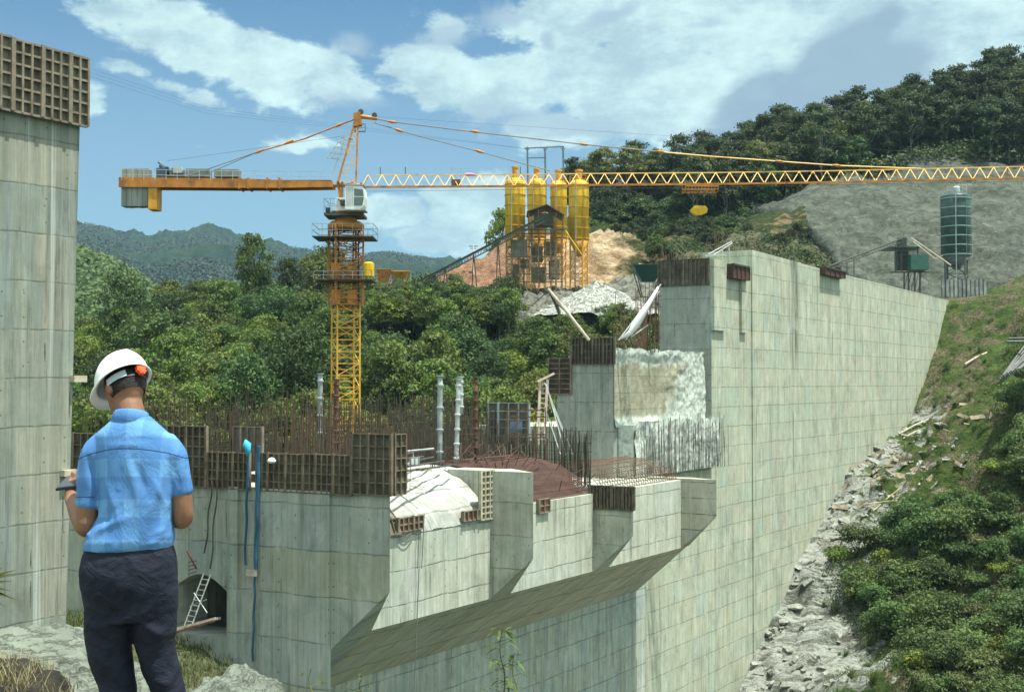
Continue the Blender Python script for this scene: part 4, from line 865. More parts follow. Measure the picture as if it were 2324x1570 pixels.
# ------------------------------------------------------------------ foliage
rng = np.random.default_rng(11)
def leafquads(cent, nrm, size, asp=0.6):
    """folded leaf cards at cent (n,3) facing nrm"""
    n = len(cent); r = rng.normal(size=(n, 3)); t = np.cross(nrm, r); t /= np.linalg.norm(t, axis=1)[:, None] + 1e-9; b = np.cross(nrm, t)
    s = size * rng.uniform(.6, 1.35, n); s = s[:, None]
    p0 = cent - t * s; p2 = cent + t * s; p1 = cent + b * s * asp + nrm * s * .25; p3 = cent - b * s * asp + nrm * s * .25
    V = np.stack([p0, p1, p2, p3], 1).reshape(-1, 3); F = np.arange(4 * n).reshape(n, 4); return V, F
def crown(lobes, n, size, flatn=0.35, fill=0.75, jag=0.18):
    """lobes: (cx,cy,cz,rx,ry,rz); leaves in twig clusters near lobe surfaces"""
    L = np.array(lobes, dtype=float); vol = (L[:, 3] * L[:, 5]); pr = vol / vol.sum()
    nc = n // 9; k = rng.choice(len(L), nc, p=pr); d = rng.normal(size=(nc, 3)); d /= np.linalg.norm(d, axis=1)[:, None]; d[:, 2] = np.where(d[:, 2] < -.45, -d[:, 2] * .5, d[:, 2])
    rad = fill + (1 - fill) * rng.random(nc) ** .5 + rng.normal(size=nc) * jag * .6
    cc = L[k, :3] + d * L[k, 3:6] * rad[:, None]
    idx = np.repeat(np.arange(nc), 9); off = rng.normal(size=(nc * 9, 3)) * size * 1.5; off[:, 2] *= .6
    c = cc[idx] + off; nn = d[idx] * (1 - flatn) + rng.normal(size=(nc * 9, 3)) * .55; nn[:, 2] += flatn; nn /= np.linalg.norm(nn, axis=1)[:, None]
    return leafquads(c, nn, size)
def limb(m, p, q, r0, r1, bend=.15, n=5, sd=0):
    rr = random.Random(sd); p, q = Vector(p), Vector(q); L = (q - p).length; pts = []
    for i in range(n + 1): f = i / n; pts.append(p.lerp(q, f) + Vector((rr.uniform(-1, 1), rr.uniform(-1, 1), .3)) * bend * L * math.sin(f * math.pi) * .5)
    m.tube(pts, [r0 + (r1 - r0) * i / n for i in range(n + 1)], 6)
def make_tree(sd, h, trunk_h, cr_, nl, nleaf, lsize, lm, bm, spread=1.0, flatc=.8, tr=.13, name='tree', sparse=1.0):
    rr = random.Random(sd); t = thing(name, None, 'tree'); m = MB(); lobes = []
    limb(m, (0, 0, -1.2), (rr.uniform(-.3, .3), rr.uniform(-.3, .3), h * .82), tr, tr * .3, .06, 8, sd)
    for i in range(nl):
        a = 2.4 * i + rr.uniform(-.4, .4); f = (i + .5) / nl; z = trunk_h + (h - trunk_h) * (f ** .8); env = math.sqrt(max(.08, 1 - (2 * f * .92 - .78) ** 2)); rad = cr_ * env * rr.uniform(.45, .8) * spread
        c = (math.cos(a) * rad, math.sin(a) * rad, z * rr.uniform(.95, 1.03)); s = cr_ * rr.uniform(.34, .52) * (1 - .25 * f)
        lobes.append((*c, s, s, s * flatc)); limb(m, (0, 0, trunk_h * rr.uniform(.55, .95) + (z - trunk_h) * .5), c, tr * .45, tr * .12, .2, 4, sd + i)
    lobes.append((0, 0, h - cr_ * .3, cr_ * .38, cr_ * .38, cr_ * .35))
    V, F = crown(lobes, int(nleaf), lsize); npmesh('crown', V, F, lm, False, t); m.build('trunk', bm, t)
    return t
valley_protos = [make_tree(1, 5.6, 1.5, 2.9, 13, 3600, .17, leaf_a, mat_bark2), make_tree(2, 6.6, 1.8, 3.1, 15, 4200, .17, leaf_b, mat_bark2), make_tree(3, 5.0, 1.2, 2.6, 11, 3200, .16, leaf_c, mat_bark2),
                 make_tree(4, 6.2, 1.6, 2.8, 12, 3600, .18, leaf_a, mat_bark), make_tree(5, 5.2, 1.0, 3.2, 14, 3800, .16, leaf_d, mat_bark2)]
ridge_protos = [make_tree(21, 12.5, 4.2, 3.6, 12, 3800, .25, leaf_e, mat_bark, 1.0, .62, .17), make_tree(22, 14.5, 5.2, 3.8, 13, 4200, .25, leaf_e, mat_bark, 1.1, .6, .18), make_tree(23, 11.0, 3.2, 3.2, 10, 3200, .24, leaf_b, mat_bark, 1.0, .7, .15),
                make_tree(24, 13.0, 6.8, 3.0, 9, 2400, .24, leaf_d, mat_bark, 1.15, .55, .15)]
small_protos = [make_tree(31, 4.2, .8, 2.2, 10, 2600, .17, leaf_b, mat_bark2), make_tree(32, 5.2, 1.0, 2.3, 10, 2600, .17, leaf_e, mat_bark2), make_tree(33, 3.4, .5, 2.0, 9, 2200, .16, leaf_a, mat_bark2)]
used = set(); queue = []
def put(proto, p, s, rz, label, group, name=None, sz=None):
    queue.append((proto, p, s, rz, label, group, name, sz))
def put_now(proto, p, s, rz, label, group, name=None, sz=None):
    if id(proto) not in used: used.add(id(proto)); o = proto
    else: o = copy_tree(proto)
    o.location = p; o.rotation_euler = (rnd.uniform(-.05, .05), rnd.uniform(-.05, .05), rz); o.scale = (s, s, sz or s); o['label'] = label; o['group'] = group
    if name: o.name = name
    return o
def proj(p):  # world -> D pixels
    p = Vector(p); cp_, sp_ = math.cos(PITCH), math.sin(PITCH); d = p.y * cp_ + p.z * sp_; uu = -p.y * sp_ + p.z * cp_; return 1162 + p.x / d * 3000, 785 - uu / d * 3000
# valley forest between the dam deck and the batching plant
pts = []; tries = 0
while len(pts) < 270 and tries < 20000:
    tries += 1; a = rnd.random() ** .9 * .80; b = rnd.random(); p = forest.ev(a, b); X, Y = proj(p)
    if X < 140 or X > 1560: continue
    if any((p.x - q.x) ** 2 + (p.y - q.y) ** 2 < 3.1 ** 2 for q, _, _ in pts): continue
    pts.append((p, X, Y))
for p, X, Y in pts:
    k = rnd.choices(range(5), [5, 3, 2.4 if Y > 700 else 1.2, 4, 2])[0]; d = p.y
    where = 'left of the crane mast' if X < 740 else ('right of the crane mast' if X < 1100 else 'below the yellow silos')
    how = ['round green tree', 'dark green tree', 'yellow-green tree', 'pale-trunked tree', 'olive green tree'][k]
    row = 'low in the valley forest' if Y > 940 else ('halfway up the valley forest' if Y > 800 else 'atop the valley forest')
    sc = rnd.uniform(.62, 1.18)
    if X > 1130 and Y < 850: sc *= .72
    put(valley_protos[k], tuple(p - Vector((0, 0, .3))), sc, rnd.uniform(0, 6.28), f'{how} {row}, {where}', 'trees of the valley forest', 'tree', sc * rnd.uniform(.85, 1.4))
# emergent trees on the skyline of the valley forest
for x, yb, yt, d, k, lab in ((575, 700, 545, 205, 3, 'lone tall tree sticking up above the valley forest against the mountain'), (655, 690, 600, 200, 1, 'dark pointed tree just left of the crane platform'), (715, 690, 570, 206, 4, 'thin feathery tree beside the crane mast skyline'), (1030, 690, 630, 190, 1, 'dark bushy tree under the belt conveyor foot'), (1140, 640, 488, 216, 3, 'small dark tree peeping out left of the yellow silos')):
    p = P(x, yb, d); hh = (yb - yt) * d / 3000; proto = valley_protos[k]; o = put_now(proto, tuple(p), hh / 6.3, 1.3 + x, lab, 'trees of the valley forest', 'tree', hh / 6.0); o.scale = (hh / 6.3 * (.62 if hh > 9 else .8),) * 2 + (hh / 6.0,)
for i in range(46):
    x = rnd.uniform(835, 1160); y = 712 + rnd.uniform(0, 45); d = 181 - (y - 712) * .2; k = rnd.choice([0, 1, 2, 3, 4]); put(valley_protos[k], tuple(P(x, y, d)), rnd.uniform(.55, .8), rnd.uniform(0, 6.28), ['round green', 'dark green', 'yellow-green', 'pale-trunked', 'olive green'][k] + ' tree at the edge of the batching plant terrace', 'trees of the valley forest', 'tree')
# ridge forest of the right hill
pts = []; tries = 0
while len(pts) < 190 and tries < 20000:
    tries += 1; a = rnd.random() * .74; b = rnd.random() ** .9; p = uhill.ev(a, b); X, Y = proj(p)
    if X < 1560 or X > 2420 or any((p.x - q.x) ** 2 + (p.y - q.y) ** 2 < 3.3 ** 2 for q, _, _ in pts): continue
    if a < .1 and 1990 < X < 2230: continue
    pts.append((p, X, Y))
for p, X, Y in pts:
    k = rnd.choices(range(4), [4, 3, 3, 2])[0]; how = ['dark tall-trunked tree', 'very tall slim-trunked tree', 'dense dark green tree', 'loose olive tree with bare pale stem'][k]
    where = 'left part' if X < 1850 else ('middle part' if X < 2100 else 'right part')
    put(ridge_protos[k], tuple(p - Vector((0, 0, .4))), rnd.uniform(.68, .95), rnd.uniform(0, 6.28), f'{how} in the {where} of the right ridge forest', 'trees of the right ridge', 'tree')
# trees behind the silos and on the slope beneath the jib
spots = []
while len(spots) < 44:
    x = rnd.uniform(1290, 1560); y = rnd.uniform(470, 500); spots.append((x, y, rnd.uniform(238, 262), 0))
for x, y, d, _ in spots:
    k = rnd.choice([0, 1, 2, 3]); p = P(x, y, d); put(ridge_protos[k], tuple(p), rnd.uniform(.62, .92) * (.8 if x < 1330 else 1), rnd.uniform(0, 6.28), ['dark crowned tree', 'tall dark tree', 'bushy dark tree', 'sparse olive tree'][k] + ' on the rise right behind the yellow silos', 'trees behind the silos', 'tree')
n = 0; sp2 = []
while n < 60:
    x = rnd.uniform(1480, 1830); y = rnd.uniform(515, 590); n += 1; k = rnd.choice([0, 1, 2]); p = P(x, y + 14, 222 - (y - 515) * .35); put(small_protos[k], tuple(p), rnd.uniform(.4, .85), rnd.uniform(0, 6.28), ['dark shrubby tree', 'dull green small tree', 'low mid green tree'][k] + ' on the brown slope behind the tall dam block', 'small trees on the slope under the jib', 'tree')
n = 0
while n < 190:
    x = rnd.uniform(1340, 1800); y = rnd.uniform(462, 560)
    if x > 1780 - (y - 460) * .2 or (y > 535 and x < 1430): continue
    d = 250 - (y - 460) * .42; n += 1; k = rnd.choice([0, 1, 2]); p = P(x, y + 12, d); s = rnd.uniform(.8, 1.3) * (1.0 if y < 520 else .6)
    put(small_protos[k], tuple(p), s, rnd.uniform(0, 6.28), ['dark shrubby tree', 'dull green small tree', 'low mid green tree'][k] + ' below the crane jib, ' + ('close to the silos' if x < 1500 else 'near the hook block' if x < 1650 else 'beside the sprayed slope'), 'small trees on the slope under the jib', 'tree')

HT = {id(p): max(v.co.z for c_ in p.children for v in c_.data.vertices) for p in valley_protos + ridge_protos + small_protos}
queue.sort(key=lambda q: -HT[id(q[0])] * q[2] / q[1][1])
for q in queue[:288]: put_now(*q)
def gn_scatter(name, items, src, label):
    """points carrying rotation and size, one leafy copy of the source mesh on each: far-off wood"""
    me = bpy.data.meshes.new(name); me.vertices.add(len(items)); me.vertices.foreach_set('co', np.array([i[1] for i in items], dtype=np.float32).ravel())
    at_ = me.attributes.new('rz', 'FLOAT', 'POINT'); at_.data.foreach_set('value', [i[3] for i in items]); as_ = me.attributes.new('sc', 'FLOAT', 'POINT'); as_.data.foreach_set('value', [i[2] for i in items])
    o = bpy.data.objects.new(name, me); C.objects.link(o); g = bpy.data.node_groups.new('scatter', 'GeometryNodeTree'); g.interface.new_socket('Geometry', in_out='INPUT', socket_type='NodeSocketGeometry'); g.interface.new_socket('Geometry', in_out='OUTPUT', socket_type='NodeSocketGeometry')
    N = g.nodes.new; i_, o_ = N('NodeGroupInput'), N('NodeGroupOutput'); mp, ip, oi = N('GeometryNodeMeshToPoints'), N('GeometryNodeInstanceOnPoints'), N('GeometryNodeJoinGeometry')
    for c_ in src.children:
        n = N('GeometryNodeObjectInfo'); n.inputs['Object'].default_value = c_; n.transform_space = 'ORIGINAL'; g.links.new(n.outputs['Geometry'], oi.inputs[0])
    ar, asn = N('GeometryNodeInputNamedAttribute'), N('GeometryNodeInputNamedAttribute'); ar.data_type = asn.data_type = 'FLOAT'; ar.inputs[0].default_value = 'rz'; asn.inputs[0].default_value = 'sc'; cx_ = N('ShaderNodeCombineXYZ')
    outf = lambda n: [s_ for s_ in n.outputs if s_.enabled and s_.name == 'Attribute'][0]
    L = g.links.new; L(i_.outputs[0], mp.inputs[0]); L(mp.outputs[0], ip.inputs['Points']); L(oi.outputs[0], ip.inputs['Instance']); L(outf(ar), cx_.inputs[2]); L(cx_.outputs[0], ip.inputs['Rotation']); L(outf(asn), ip.inputs['Scale']); L(ip.outputs[0], o_.inputs[0])
    md = o.modifiers.new('scatter', 'NODES'); md.node_group = g; return tag(o, label, 'forest', kind='stuff')
rest = queue[288:]
for pr in valley_protos + ridge_protos + small_protos:
    it = [q for q in rest if q[0] is pr]
    if it: gn_scatter('forest', it, pr, 'smaller far-off trees filling the woods on the slopes')
    if id(pr) not in used:
        q = it[0] if it else (pr, P(1500, 560, 226), 1, 0, 'dark shrubby tree at the foot of the ridge', 'small trees on the slope under the jib', 'tree', None); put_now(*q)
# canopy of the two distant hills as leafy stuff
def canopy(name, patch, n, size, mat, label, amin, amax, cl=10, spread=1.6, hump=2.0, bmin=0., bmax=1.):
    cen = []
    for i in range(n): p = patch.ev(rnd.uniform(amin, amax), rnd.uniform(bmin, bmax)); cen.append((p.x, p.y, p.z))
    c = np.array(cen); idx = np.repeat(np.arange(n), cl); d = rng.normal(size=(n * cl, 3)); d /= np.linalg.norm(d, axis=1)[:, None]; d[:, 2] = np.abs(d[:, 2]); r = spread * rng.uniform(.6, 1.25, n)[idx][:, None]
    cc = c[idx] + d * r * np.array([1, 1, hump / spread]); nn = d + rng.normal(size=d.shape) * .4; nn /= np.linalg.norm(nn, axis=1)[:, None]
    V, F = leafquads(cc, nn, size, .8); return tag(npmesh(name, V, F, mat), label, 'forest', kind='stuff')
canopy('forest', hl, 2600, .75, leaf_b, 'dark bluish forest covering the near left hillside', 0, .72, 16, 3.2, 3.0)
canopy('forest', mount, 15000, 1.3, leaf_m, 'blue-green forest covering the far mountain ridge', .1, .72, 13, 8, 5, .05, .8)
canopy('undergrowth', forest, 5200, .17, leaf_a, 'low undergrowth between the trees of the valley', 0, .8, 14, .8, .7)
canopy('undergrowth', lo, 2600, .2, leaf_e, 'low weeds on the brown slope behind the tall dam block', .0, 1, 8, .9, .7)
canopy('undergrowth', knoll, 2600, .2, leaf_b, 'weeds and bushes around the batching plant knoll', .8, 1, 9, .9, .6, .3, 1)
canopy('undergrowth', uhill, 3600, .28, leaf_e, 'undergrowth beneath the trees of the right ridge', 0, .8, 11, 1.9, 2.6, .06, 1)
# ------------------------------------------------------------------ plants and debris on the right abutment
leaf_f = leafmat('bush green', (0.05, 0.095, 0.030), (0.11, 0.17, 0.05), (0.15, 0.20, 0.06)); leaf_h = leafmat('bush olive', (0.08, 0.11, 0.035), (0.13, 0.16, 0.055), (0.17, 0.18, 0.08))
def bush(sd, r, h, nleaf, ls, lm):
    rr = random.Random(sd); t = thing('bush', None, 'bush'); lob = []
    for i in range(7): a = i * 2.4; q = r * rr.uniform(.2, .6); lob.append((math.cos(a) * q, math.sin(a) * q, h * rr.uniform(.3, .75), r * rr.uniform(.35, .5), r * rr.uniform(.35, .5), h * rr.uniform(.25, .38)))
    V, F = crown(lob, nleaf, ls, .3, .65, .3); npmesh('foliage', V, F, lm, False, t)
    m = MB()
    for i in range(6): a = i * 1.1; limb(m, (0, 0, -.3), (math.cos(a) * r * .5, math.sin(a) * r * .5, h * .6), .03, .01, .2, 3, i)
    m.build('stem', mat_bark2, t); return t
bprotos = [bush(51, 1.3, 1.5, 2200, .085, leaf_f), bush(52, 1.1, 1.1, 1900, .08, leaf_h), bush(53, 1.6, 2.1, 2800, .09, leaf_f), bush(54, .9, .9, 1500, .075, leaf_c)]
def sl_pt(u, w): return Vector(at(u, w, slope_z(u, w)))
bl = []; tries = 0
while len(bl) < 270 and tries < 60000:
    tries += 1; u = rnd.uniform(84, 160); w = W0 - rnd.uniform(1.5, 52); p = sl_pt(u, w); X, Y = proj(p)
    if not (1660 < X < 2400 and 690 < Y < 1640): continue
    # bands like the photo: dense in the lower right, open near the dam and at the top
    edge = np.interp(Y, [690, 860, 1000, 1120, 1200, 1270, 1330, 1420, 1500, 1650], [2330, 2330, 2310, 2230, 2090, 1905, 1920, 1985, 2060, 2150])
    if X < edge + rnd.uniform(-30, 25): continue
    if any((p - q).length < 1.15 for q, *_ in bl): continue
    bl.append((p, X, Y))
for p, X, Y in bl:
    k = rnd.choices(range(4), [4, 3, 3, 2])[0]; how = ['mid green bush', 'olive leafy bush', 'large dark green bush', 'small yellow-green bush'][k]
    if rnd.random() < .12: continue
    row = 'high up on' if Y < 1100 else ('midway down' if Y < 1350 else 'low down on'); side = 'near the pale rock strip' if X < 2080 else 'by the right photo edge'
    put_now(bprotos[k], tuple(p - Vector((0, 0, .15))), rnd.choice((.6, .8, 1.0, 1.3, 1.5)), rnd.uniform(0, 6.28), f'{how} {row} the right slope, {side}', 'bushes on the right slope', 'bush')
# grass and weeds as stuff
n = 16000; U = rng.uniform(92, 170, n); Wv = W0 - rng.uniform(.6, 60, n) ; cen = []
for u, w in zip(U, Wv):
    nn = mnoise.noise(Vector((u * .12, w * .12, 7))); g = mnoise.noise(Vector((u * .5, w * .5, 3)))
    d = W0 - w; z = float(np.interp(u, cpx, cpz)); bare = (d < 7 + 5 * nn and z < -2)
    if bare or nn + .45 * g < -.08: continue
    p = sl_pt(u, w); X, Y = proj(p)
    if 1600 < X < 2400 and 660 < Y < 1650: cen.append((p.x, p.y, p.z))
c = np.array(cen); cl = 12; idx = np.repeat(np.arange(len(c)), cl); off = rng.normal(size=(len(idx), 3)) * np.array([.35, .35, .10]); off[:, 2] = np.abs(off[:, 2])
nn = rng.normal(size=off.shape); nn[:, 2] = nn[:, 2] * .4 + .5; nn /= np.linalg.norm(nn, axis=1)[:, None]; V, F = leafquads(c[idx] + off, nn, .095, .35)
tag(npmesh('grass', V, F, leaf_g), 'patchy green grass over the right abutment slope', 'grass', kind='stuff')
# boulders and rubble strip by the dam face
def boulder(sd, r, mat, name, label, cat='rock', sub=3, squash=.7, parent=None):
    import bmesh as _b
    bm = _b.new(); _b.ops.create_icosphere(bm, subdivisions=sub, radius=1.0); me = bpy.data.meshes.new(name)
    for v in bm.verts:
        q = v.co.copy(); n_ = mnoise.fractal(q * 1.1 + Vector((sd, 0, 0)), .6, 2.1, 5); c_ = mnoise.noise(q * 3.6 + Vector((sd, 3, 1))); v.co = q * r * (1 + (.38 if sub < 4 else .26) * n_ + .08 * c_); v.co.z *= squash
    bm.to_mesh(me); bm.free(); me.materials.append(mat); me.polygons.foreach_set('use_smooth', [True] * len(me.polygons)); o = bpy.data.objects.new(name, me); C.objects.link(o)
    return tag(o, label, cat)
rp = [boulder(i, .55, mat_rock2, 'rock', 'x', sub=2) for i in range(4)]
for o in rp: o.data.polygons.foreach_set('use_smooth', [False] * len(o.data.polygons))
first = [True] * 4; cnt = 0
while cnt < 120:
    u = rnd.uniform(90, 146); z = float(np.interp(u, cpx, cpz)); d = abs(rnd.gauss(.3, 4.2)) + .2; w = W0 - d; p = sl_pt(u, w); X, Y = proj(p)
    if not (1640 < X < 2300 and Y < 1640): continue
    k = rnd.randrange(4); o = rp[k] if first[k] else rp[k].copy()
    if first[k]: first[k] = False
    else: C.objects.link(o)
    s = rnd.uniform(.15, 1.0) ** 2 + .10; o.location = p; o.scale = (s * rnd.uniform(.8, 1.9), s * rnd.uniform(.7, 1.3), s * rnd.uniform(.4, .9)); o.rotation_euler = (rnd.uniform(-.4, .4), rnd.uniform(-.4, .4), rnd.uniform(0, 6.3))
    row = 'at the top' if Y < 1120 else ('midway' if Y < 1350 else 'at the bottom'); o['label'] = f"{'pale large' if s > .6 else 'pale small'} broken rock {row} of the rubble strip beside the dam face"; o['group'] = 'broken rocks along the dam foot'; cnt += 1
def stick(label, x0, y0, x1, y1, r, mat, name='log', d0=None):
    def hit(x, y):
        rr_ = ray(x, y); best = None
        for k in range(60, 190): 
            p = rr_ * float(k)
            L_ = toL(p)
            if L_.y < W0 and p.z < slope_z(L_.x, L_.y): return p
        return rr_ * 120.
    a, b = hit(x0, y0), hit(x1, y1); a.z += .25; b.z += .25; m = MB(); m.tube([a, a.lerp(b, .5) + Vector((0, 0, .1)), b], [r, r * .9, r * .7], 6); return tag(m.build(name, mat), label, 'log' if name == 'log' else name)
stick('thin bright yellow bamboo pole lying on the brown earth patch', 1975, 1172, 2045, 1112, .05, flat('bamboo', (.45, .38, .14)), 'pole')
stick('long thin pale stick pointing at the dam foot', 1960, 1150, 2080, 1140, .04, timber, 'pole')
stick('pale felled log on the grass below the pipe stack', 2190, 832, 2240, 805, .16, timber)
stick('short pale branch near the dam edge on the grass', 2040, 990, 2110, 955, .10, timber)
stick('second pale branch near the dam edge on the grass, lower one', 2050, 1000, 2100, 975, .07, timber)
stick('curved pale branch on the earth at the right edge', 2250, 935, 2315, 920, .07, timber)
# pile of grey pipes at the right edge
m = MB()
for i in range(14): 
    a = P(2270 + i * 3.2, 860 - i * 1.5, 118); b = P(2325 + i * 4, 785 + (i % 4) * 6, 121); m.bar(a + Vector((0, 0, (i % 3) * .1)), b, .09, 6)
m.bar(P(2285, 775, 120), P(2340, 775, 120), .10, 6).bar(P(2290, 768, 121), P(2345, 766, 121), .08, 6)
tag(m.build('pipe_stack', flat('dark grey tube', (.10, .11, .10), .6, .3)), 'heap of dark grey pipes on the grass at the right photo edge', 'pipe stack')
# tufts of tall grass and thin saplings mixed among the bushes
def tuft(sd, L, n, lm):
    rg = np.random.default_rng(sd); V, F = [], []
    for _ in range(n):
        a = rg.uniform(0, 6.28); l = L * rg.uniform(.5, 1.1); d = np.array([math.cos(a), math.sin(a)]) * rg.uniform(.15, .75) * l; s = np.array([-math.sin(a), math.cos(a)]) * .022; k = len(V); b0 = rg.normal(size=2) * .12
        for f in (0, .4, .75, 1.0): w_ = 1 - f * .8; c0 = b0 + d * f ** 1.5; V += [(c0[0] - s[0] * w_, c0[1] - s[1] * w_, l * (f - .3 * f * f)), (c0[0] + s[0] * w_, c0[1] + s[1] * w_, l * (f - .3 * f * f))]
        F += [(k, k + 1, k + 3, k + 2), (k + 2, k + 3, k + 5, k + 4), (k + 4, k + 5, k + 7, k + 6)]
    return npmesh('grass_tuft', V, F, lm)
tp = [tuft(1, 1.1, 60, leaf_g), tuft(2, .8, 50, leaf_h), tuft(3, 1.4, 70, leaf_f)]; fst = [True] * 3; cnt = 0; tries = 0
while cnt < 200 and tries < 60000:
    tries += 1; u = rnd.uniform(84, 166); w = W0 - rnd.uniform(1.5, 50); p = sl_pt(u, w); X, Y = proj(p)
    if not (1700 < X < 2380 and 700 < Y < 1620): continue
    edge = np.interp(Y, [690, 860, 1000, 1100, 1200, 1270, 1400, 1600], [2180, 2130, 2080, 2000, 1950, 1850, 1860, 1900])
    if X < edge: continue
    k = rnd.randrange(3); o = tp[k] if fst[k] else tp[k].copy()
    if fst[k]: fst[k] = False
    else: C.objects.link(o)
    s = rnd.uniform(.6, 1.3); o.location = p; o.scale = (s, s, s); o.rotation_euler = (0, 0, rnd.uniform(0, 6.3)); cnt += 1
    row = 'high on' if Y < 1000 else ('midway down' if Y < 1300 else 'low on'); tag(o, f"{['fresh green', 'short olive', 'tall drooping'][k]} grass tuft {row} the right slope between bushes", 'grass tuft', 'grass tufts on the right slope')

# undergrowth joining the bushes, and shards of rock and wood
cen = []; tries = 0
while len(cen) < 5200 and tries < 80000:
    tries += 1; u = rnd.uniform(80, 166); w = W0 - rnd.uniform(1.5, 56); p = sl_pt(u, w); X, Y = proj(p)
    if not (1700 < X < 2420 and 700 < Y < 1660): continue
    edge = np.interp(Y, [690, 860, 1000, 1120, 1200, 1270, 1330, 1420, 1500, 1650], [2330, 2300, 2270, 2200, 2080, 1900, 1900, 1960, 2040, 2130])
    if X < edge - 20 or mnoise.noise(Vector((u * .25, w * .25, 4))) < -.28: continue
    cen.append((p.x, p.y, p.z))
c = np.array(cen); cl = 15; idx = np.repeat(np.arange(len(c)), cl); d = rng.normal(size=(len(idx), 3)); d /= np.linalg.norm(d, axis=1)[:, None]; d[:, 2] = np.abs(d[:, 2]); r = rng.uniform(.35, 1.0, len(c))[idx][:, None]
nn = d + rng.normal(size=d.shape) * .5; nn /= np.linalg.norm(nn, axis=1)[:, None]; V, F = leafquads(c[idx] + d * r * np.array([1, 1, .7]), nn, .085, .7)
tag(npmesh('undergrowth', V, F, leaf_f), 'low tangled scrub filling the gaps between bushes on the right slope', 'scrub', kind='stuff')
def shards(label, zones, n, mat, seed, smin, smax, thin):
    rr = random.Random(seed); m = MB(); k = 0; tries = 0
    while k < n and tries < 200000:
        tries += 1; u = rr.uniform(88, 166); w = W0 - rr.uniform(.3, 34); p = sl_pt(u, w); X, Y = proj(p)
        if not any(x0 < X < x1 and y0 < Y < y1 for x0, x1, y0, y1 in zones): continue
        a = Vector((rr.gauss(0, 1), rr.gauss(0, 1), rr.gauss(0, .35))).normalized(); b_ = a.orthogonal().normalized(); c_ = a.cross(b_); s = rr.uniform(smin, smax); m.obox(p + Vector((0, 0, s * .15)), a * s, b_ * s * rr.uniform(.15, .5), c_ * s * rr.uniform(.06, thin)); k += 1
    return tag(m.build('debris', mat), label, 'debris', kind='stuff')
shards('layered shards of pale broken rock on the brown earth patch and dam edge', [(1880, 2200, 1000, 1190), (1700, 1900, 1180, 1570), (1990, 2110, 900, 1010)], 230, mat_rock2, 5, .12, .55, .3)
shards('splintered wood and sticks scattered over the brown earth patch', [(1900, 2200, 1030, 1190), (2150, 2324, 880, 1010)], 80, flat('grey brown wood', (.20, .175, .12), .9, .4, 2), 6, .2, .9, .05)
# ------------------------------------------------------------------ tower crane (about 85 m away behind the spillway)
DC = 85.0
def c(x, y, dd=0.0): return P(x, y, DC + dd)
CB = c(790, 1030)
cr_t = thing('tower_crane', 'tall yellow and orange tower crane with a white cab and long lattice jib', 'tower crane', tuple(CB))
def lattice(p0, p1, half, n, name, mats, rz=R(20), chord=.07, lace=.035, z_frame=True):
    """square vertical mast from p0 to p1 (centres)"""
    ax = Vector((math.cos(rz), math.sin(rz), 0)); ay = Vector((-math.sin(rz), math.cos(rz), 0)); cs = [(-1, -1), (1, -1), (1, 1), (-1, 1)]
    def pt(k, f): c_ = p0.lerp(p1, f); return c_ + ax * half * cs[k % 4][0] + ay * half * cs[k % 4][1]
    for k in range(4):
        m = MB(); m.bar(pt(k, 0), pt(k, 1), chord, 4)
        m.build('chord', mats[0], cr_t)
    m = MB()
    for i in range(n):
        f0, f1 = i / n, (i + 1) / n
        for k in range(4):
            m.bar(pt(k, f0), pt(k + 1, f0), lace)
            a, b = (pt(k, f0), pt(k + 1, f1)) if (i + k) % 2 else (pt(k + 1, f0), pt(k, f1)); m.bar(a, b, lace)
            m.bar(pt(k, (f0 + f1) / 2), pt(k + 1, (f0 + f1) / 2), lace * .7)
    m.build('lacing', mats[1], cr_t)
lattice(c(783, 1150), c(785, 690), .74, 17, 'mast', (yell, yell), rz=R(22), chord=.065, lace=.03)
# climbing cage and outer frame
lattice(c(785, 692), c(785, 512), .90, 7, 'cage', (yeld, yeld), rz=R(22), chord=.085, lace=.035)
lattice(c(785, 700), c(785, 515), .66, 9, 'inner', (rustd, yeld), rz=R(22), chord=.06, lace=.03)
m = MB()
for (y0, y1) in ((600, 640), (660, 692)): 
    a = c(785, y1).z; b = c(785, y0).z
    for s in (-1, 1): m.obox((c(785, 600).x + s * .50, DC - .92 + s * .22, (a + b) / 2), (.26, .11, 0), (0, .02, 0), (0, 0, (b - a) / 2))
m.build('cage_plate', yeld, cr_t)
def platform(y, x0, x1, dpt, hrail, th=.10, mat=darksteel):
    m = MB(); a, b = c(x0, y), c(x1, y); m.box(a.x, b.x, DC - dpt, DC + dpt, a.z - th, a.z); m.build('platform', mat, cr_t)
    m = MB(); zz = a.z; H = hrail
    xs_ = [a.x + (b.x - a.x) * i / 6 for i in range(7)]
    for yy in (DC - dpt, DC + dpt):
        for x in xs_: m.bar((x, yy, zz), (x, yy, zz + H), .02)
        for h in (H, H * .5): m.bar((a.x, yy, zz + h), (b.x, yy, zz + h), .022)
    for x in (a.x, b.x):
        for h in (H, H * .5): m.bar((x, DC - dpt, zz + h), (x, DC + dpt, zz + h), .022)
    m.build('railing', steel, cr_t)
platform(541, 716, 852, 1.5, .78, .06); platform(637, 720, 850, 1.5, .5, .06)
m = MB(); cc = c(850, 612)
m.lathe((cc.x - .25, DC - 1.2, c(0, 632).z), [(.3, 0), (.36, .05), (.36, .4), (.33, .42), (.36, .44), (.36, .85), (.2, .95)], 14); m.build('oil_drum', silo_y, cr_t)
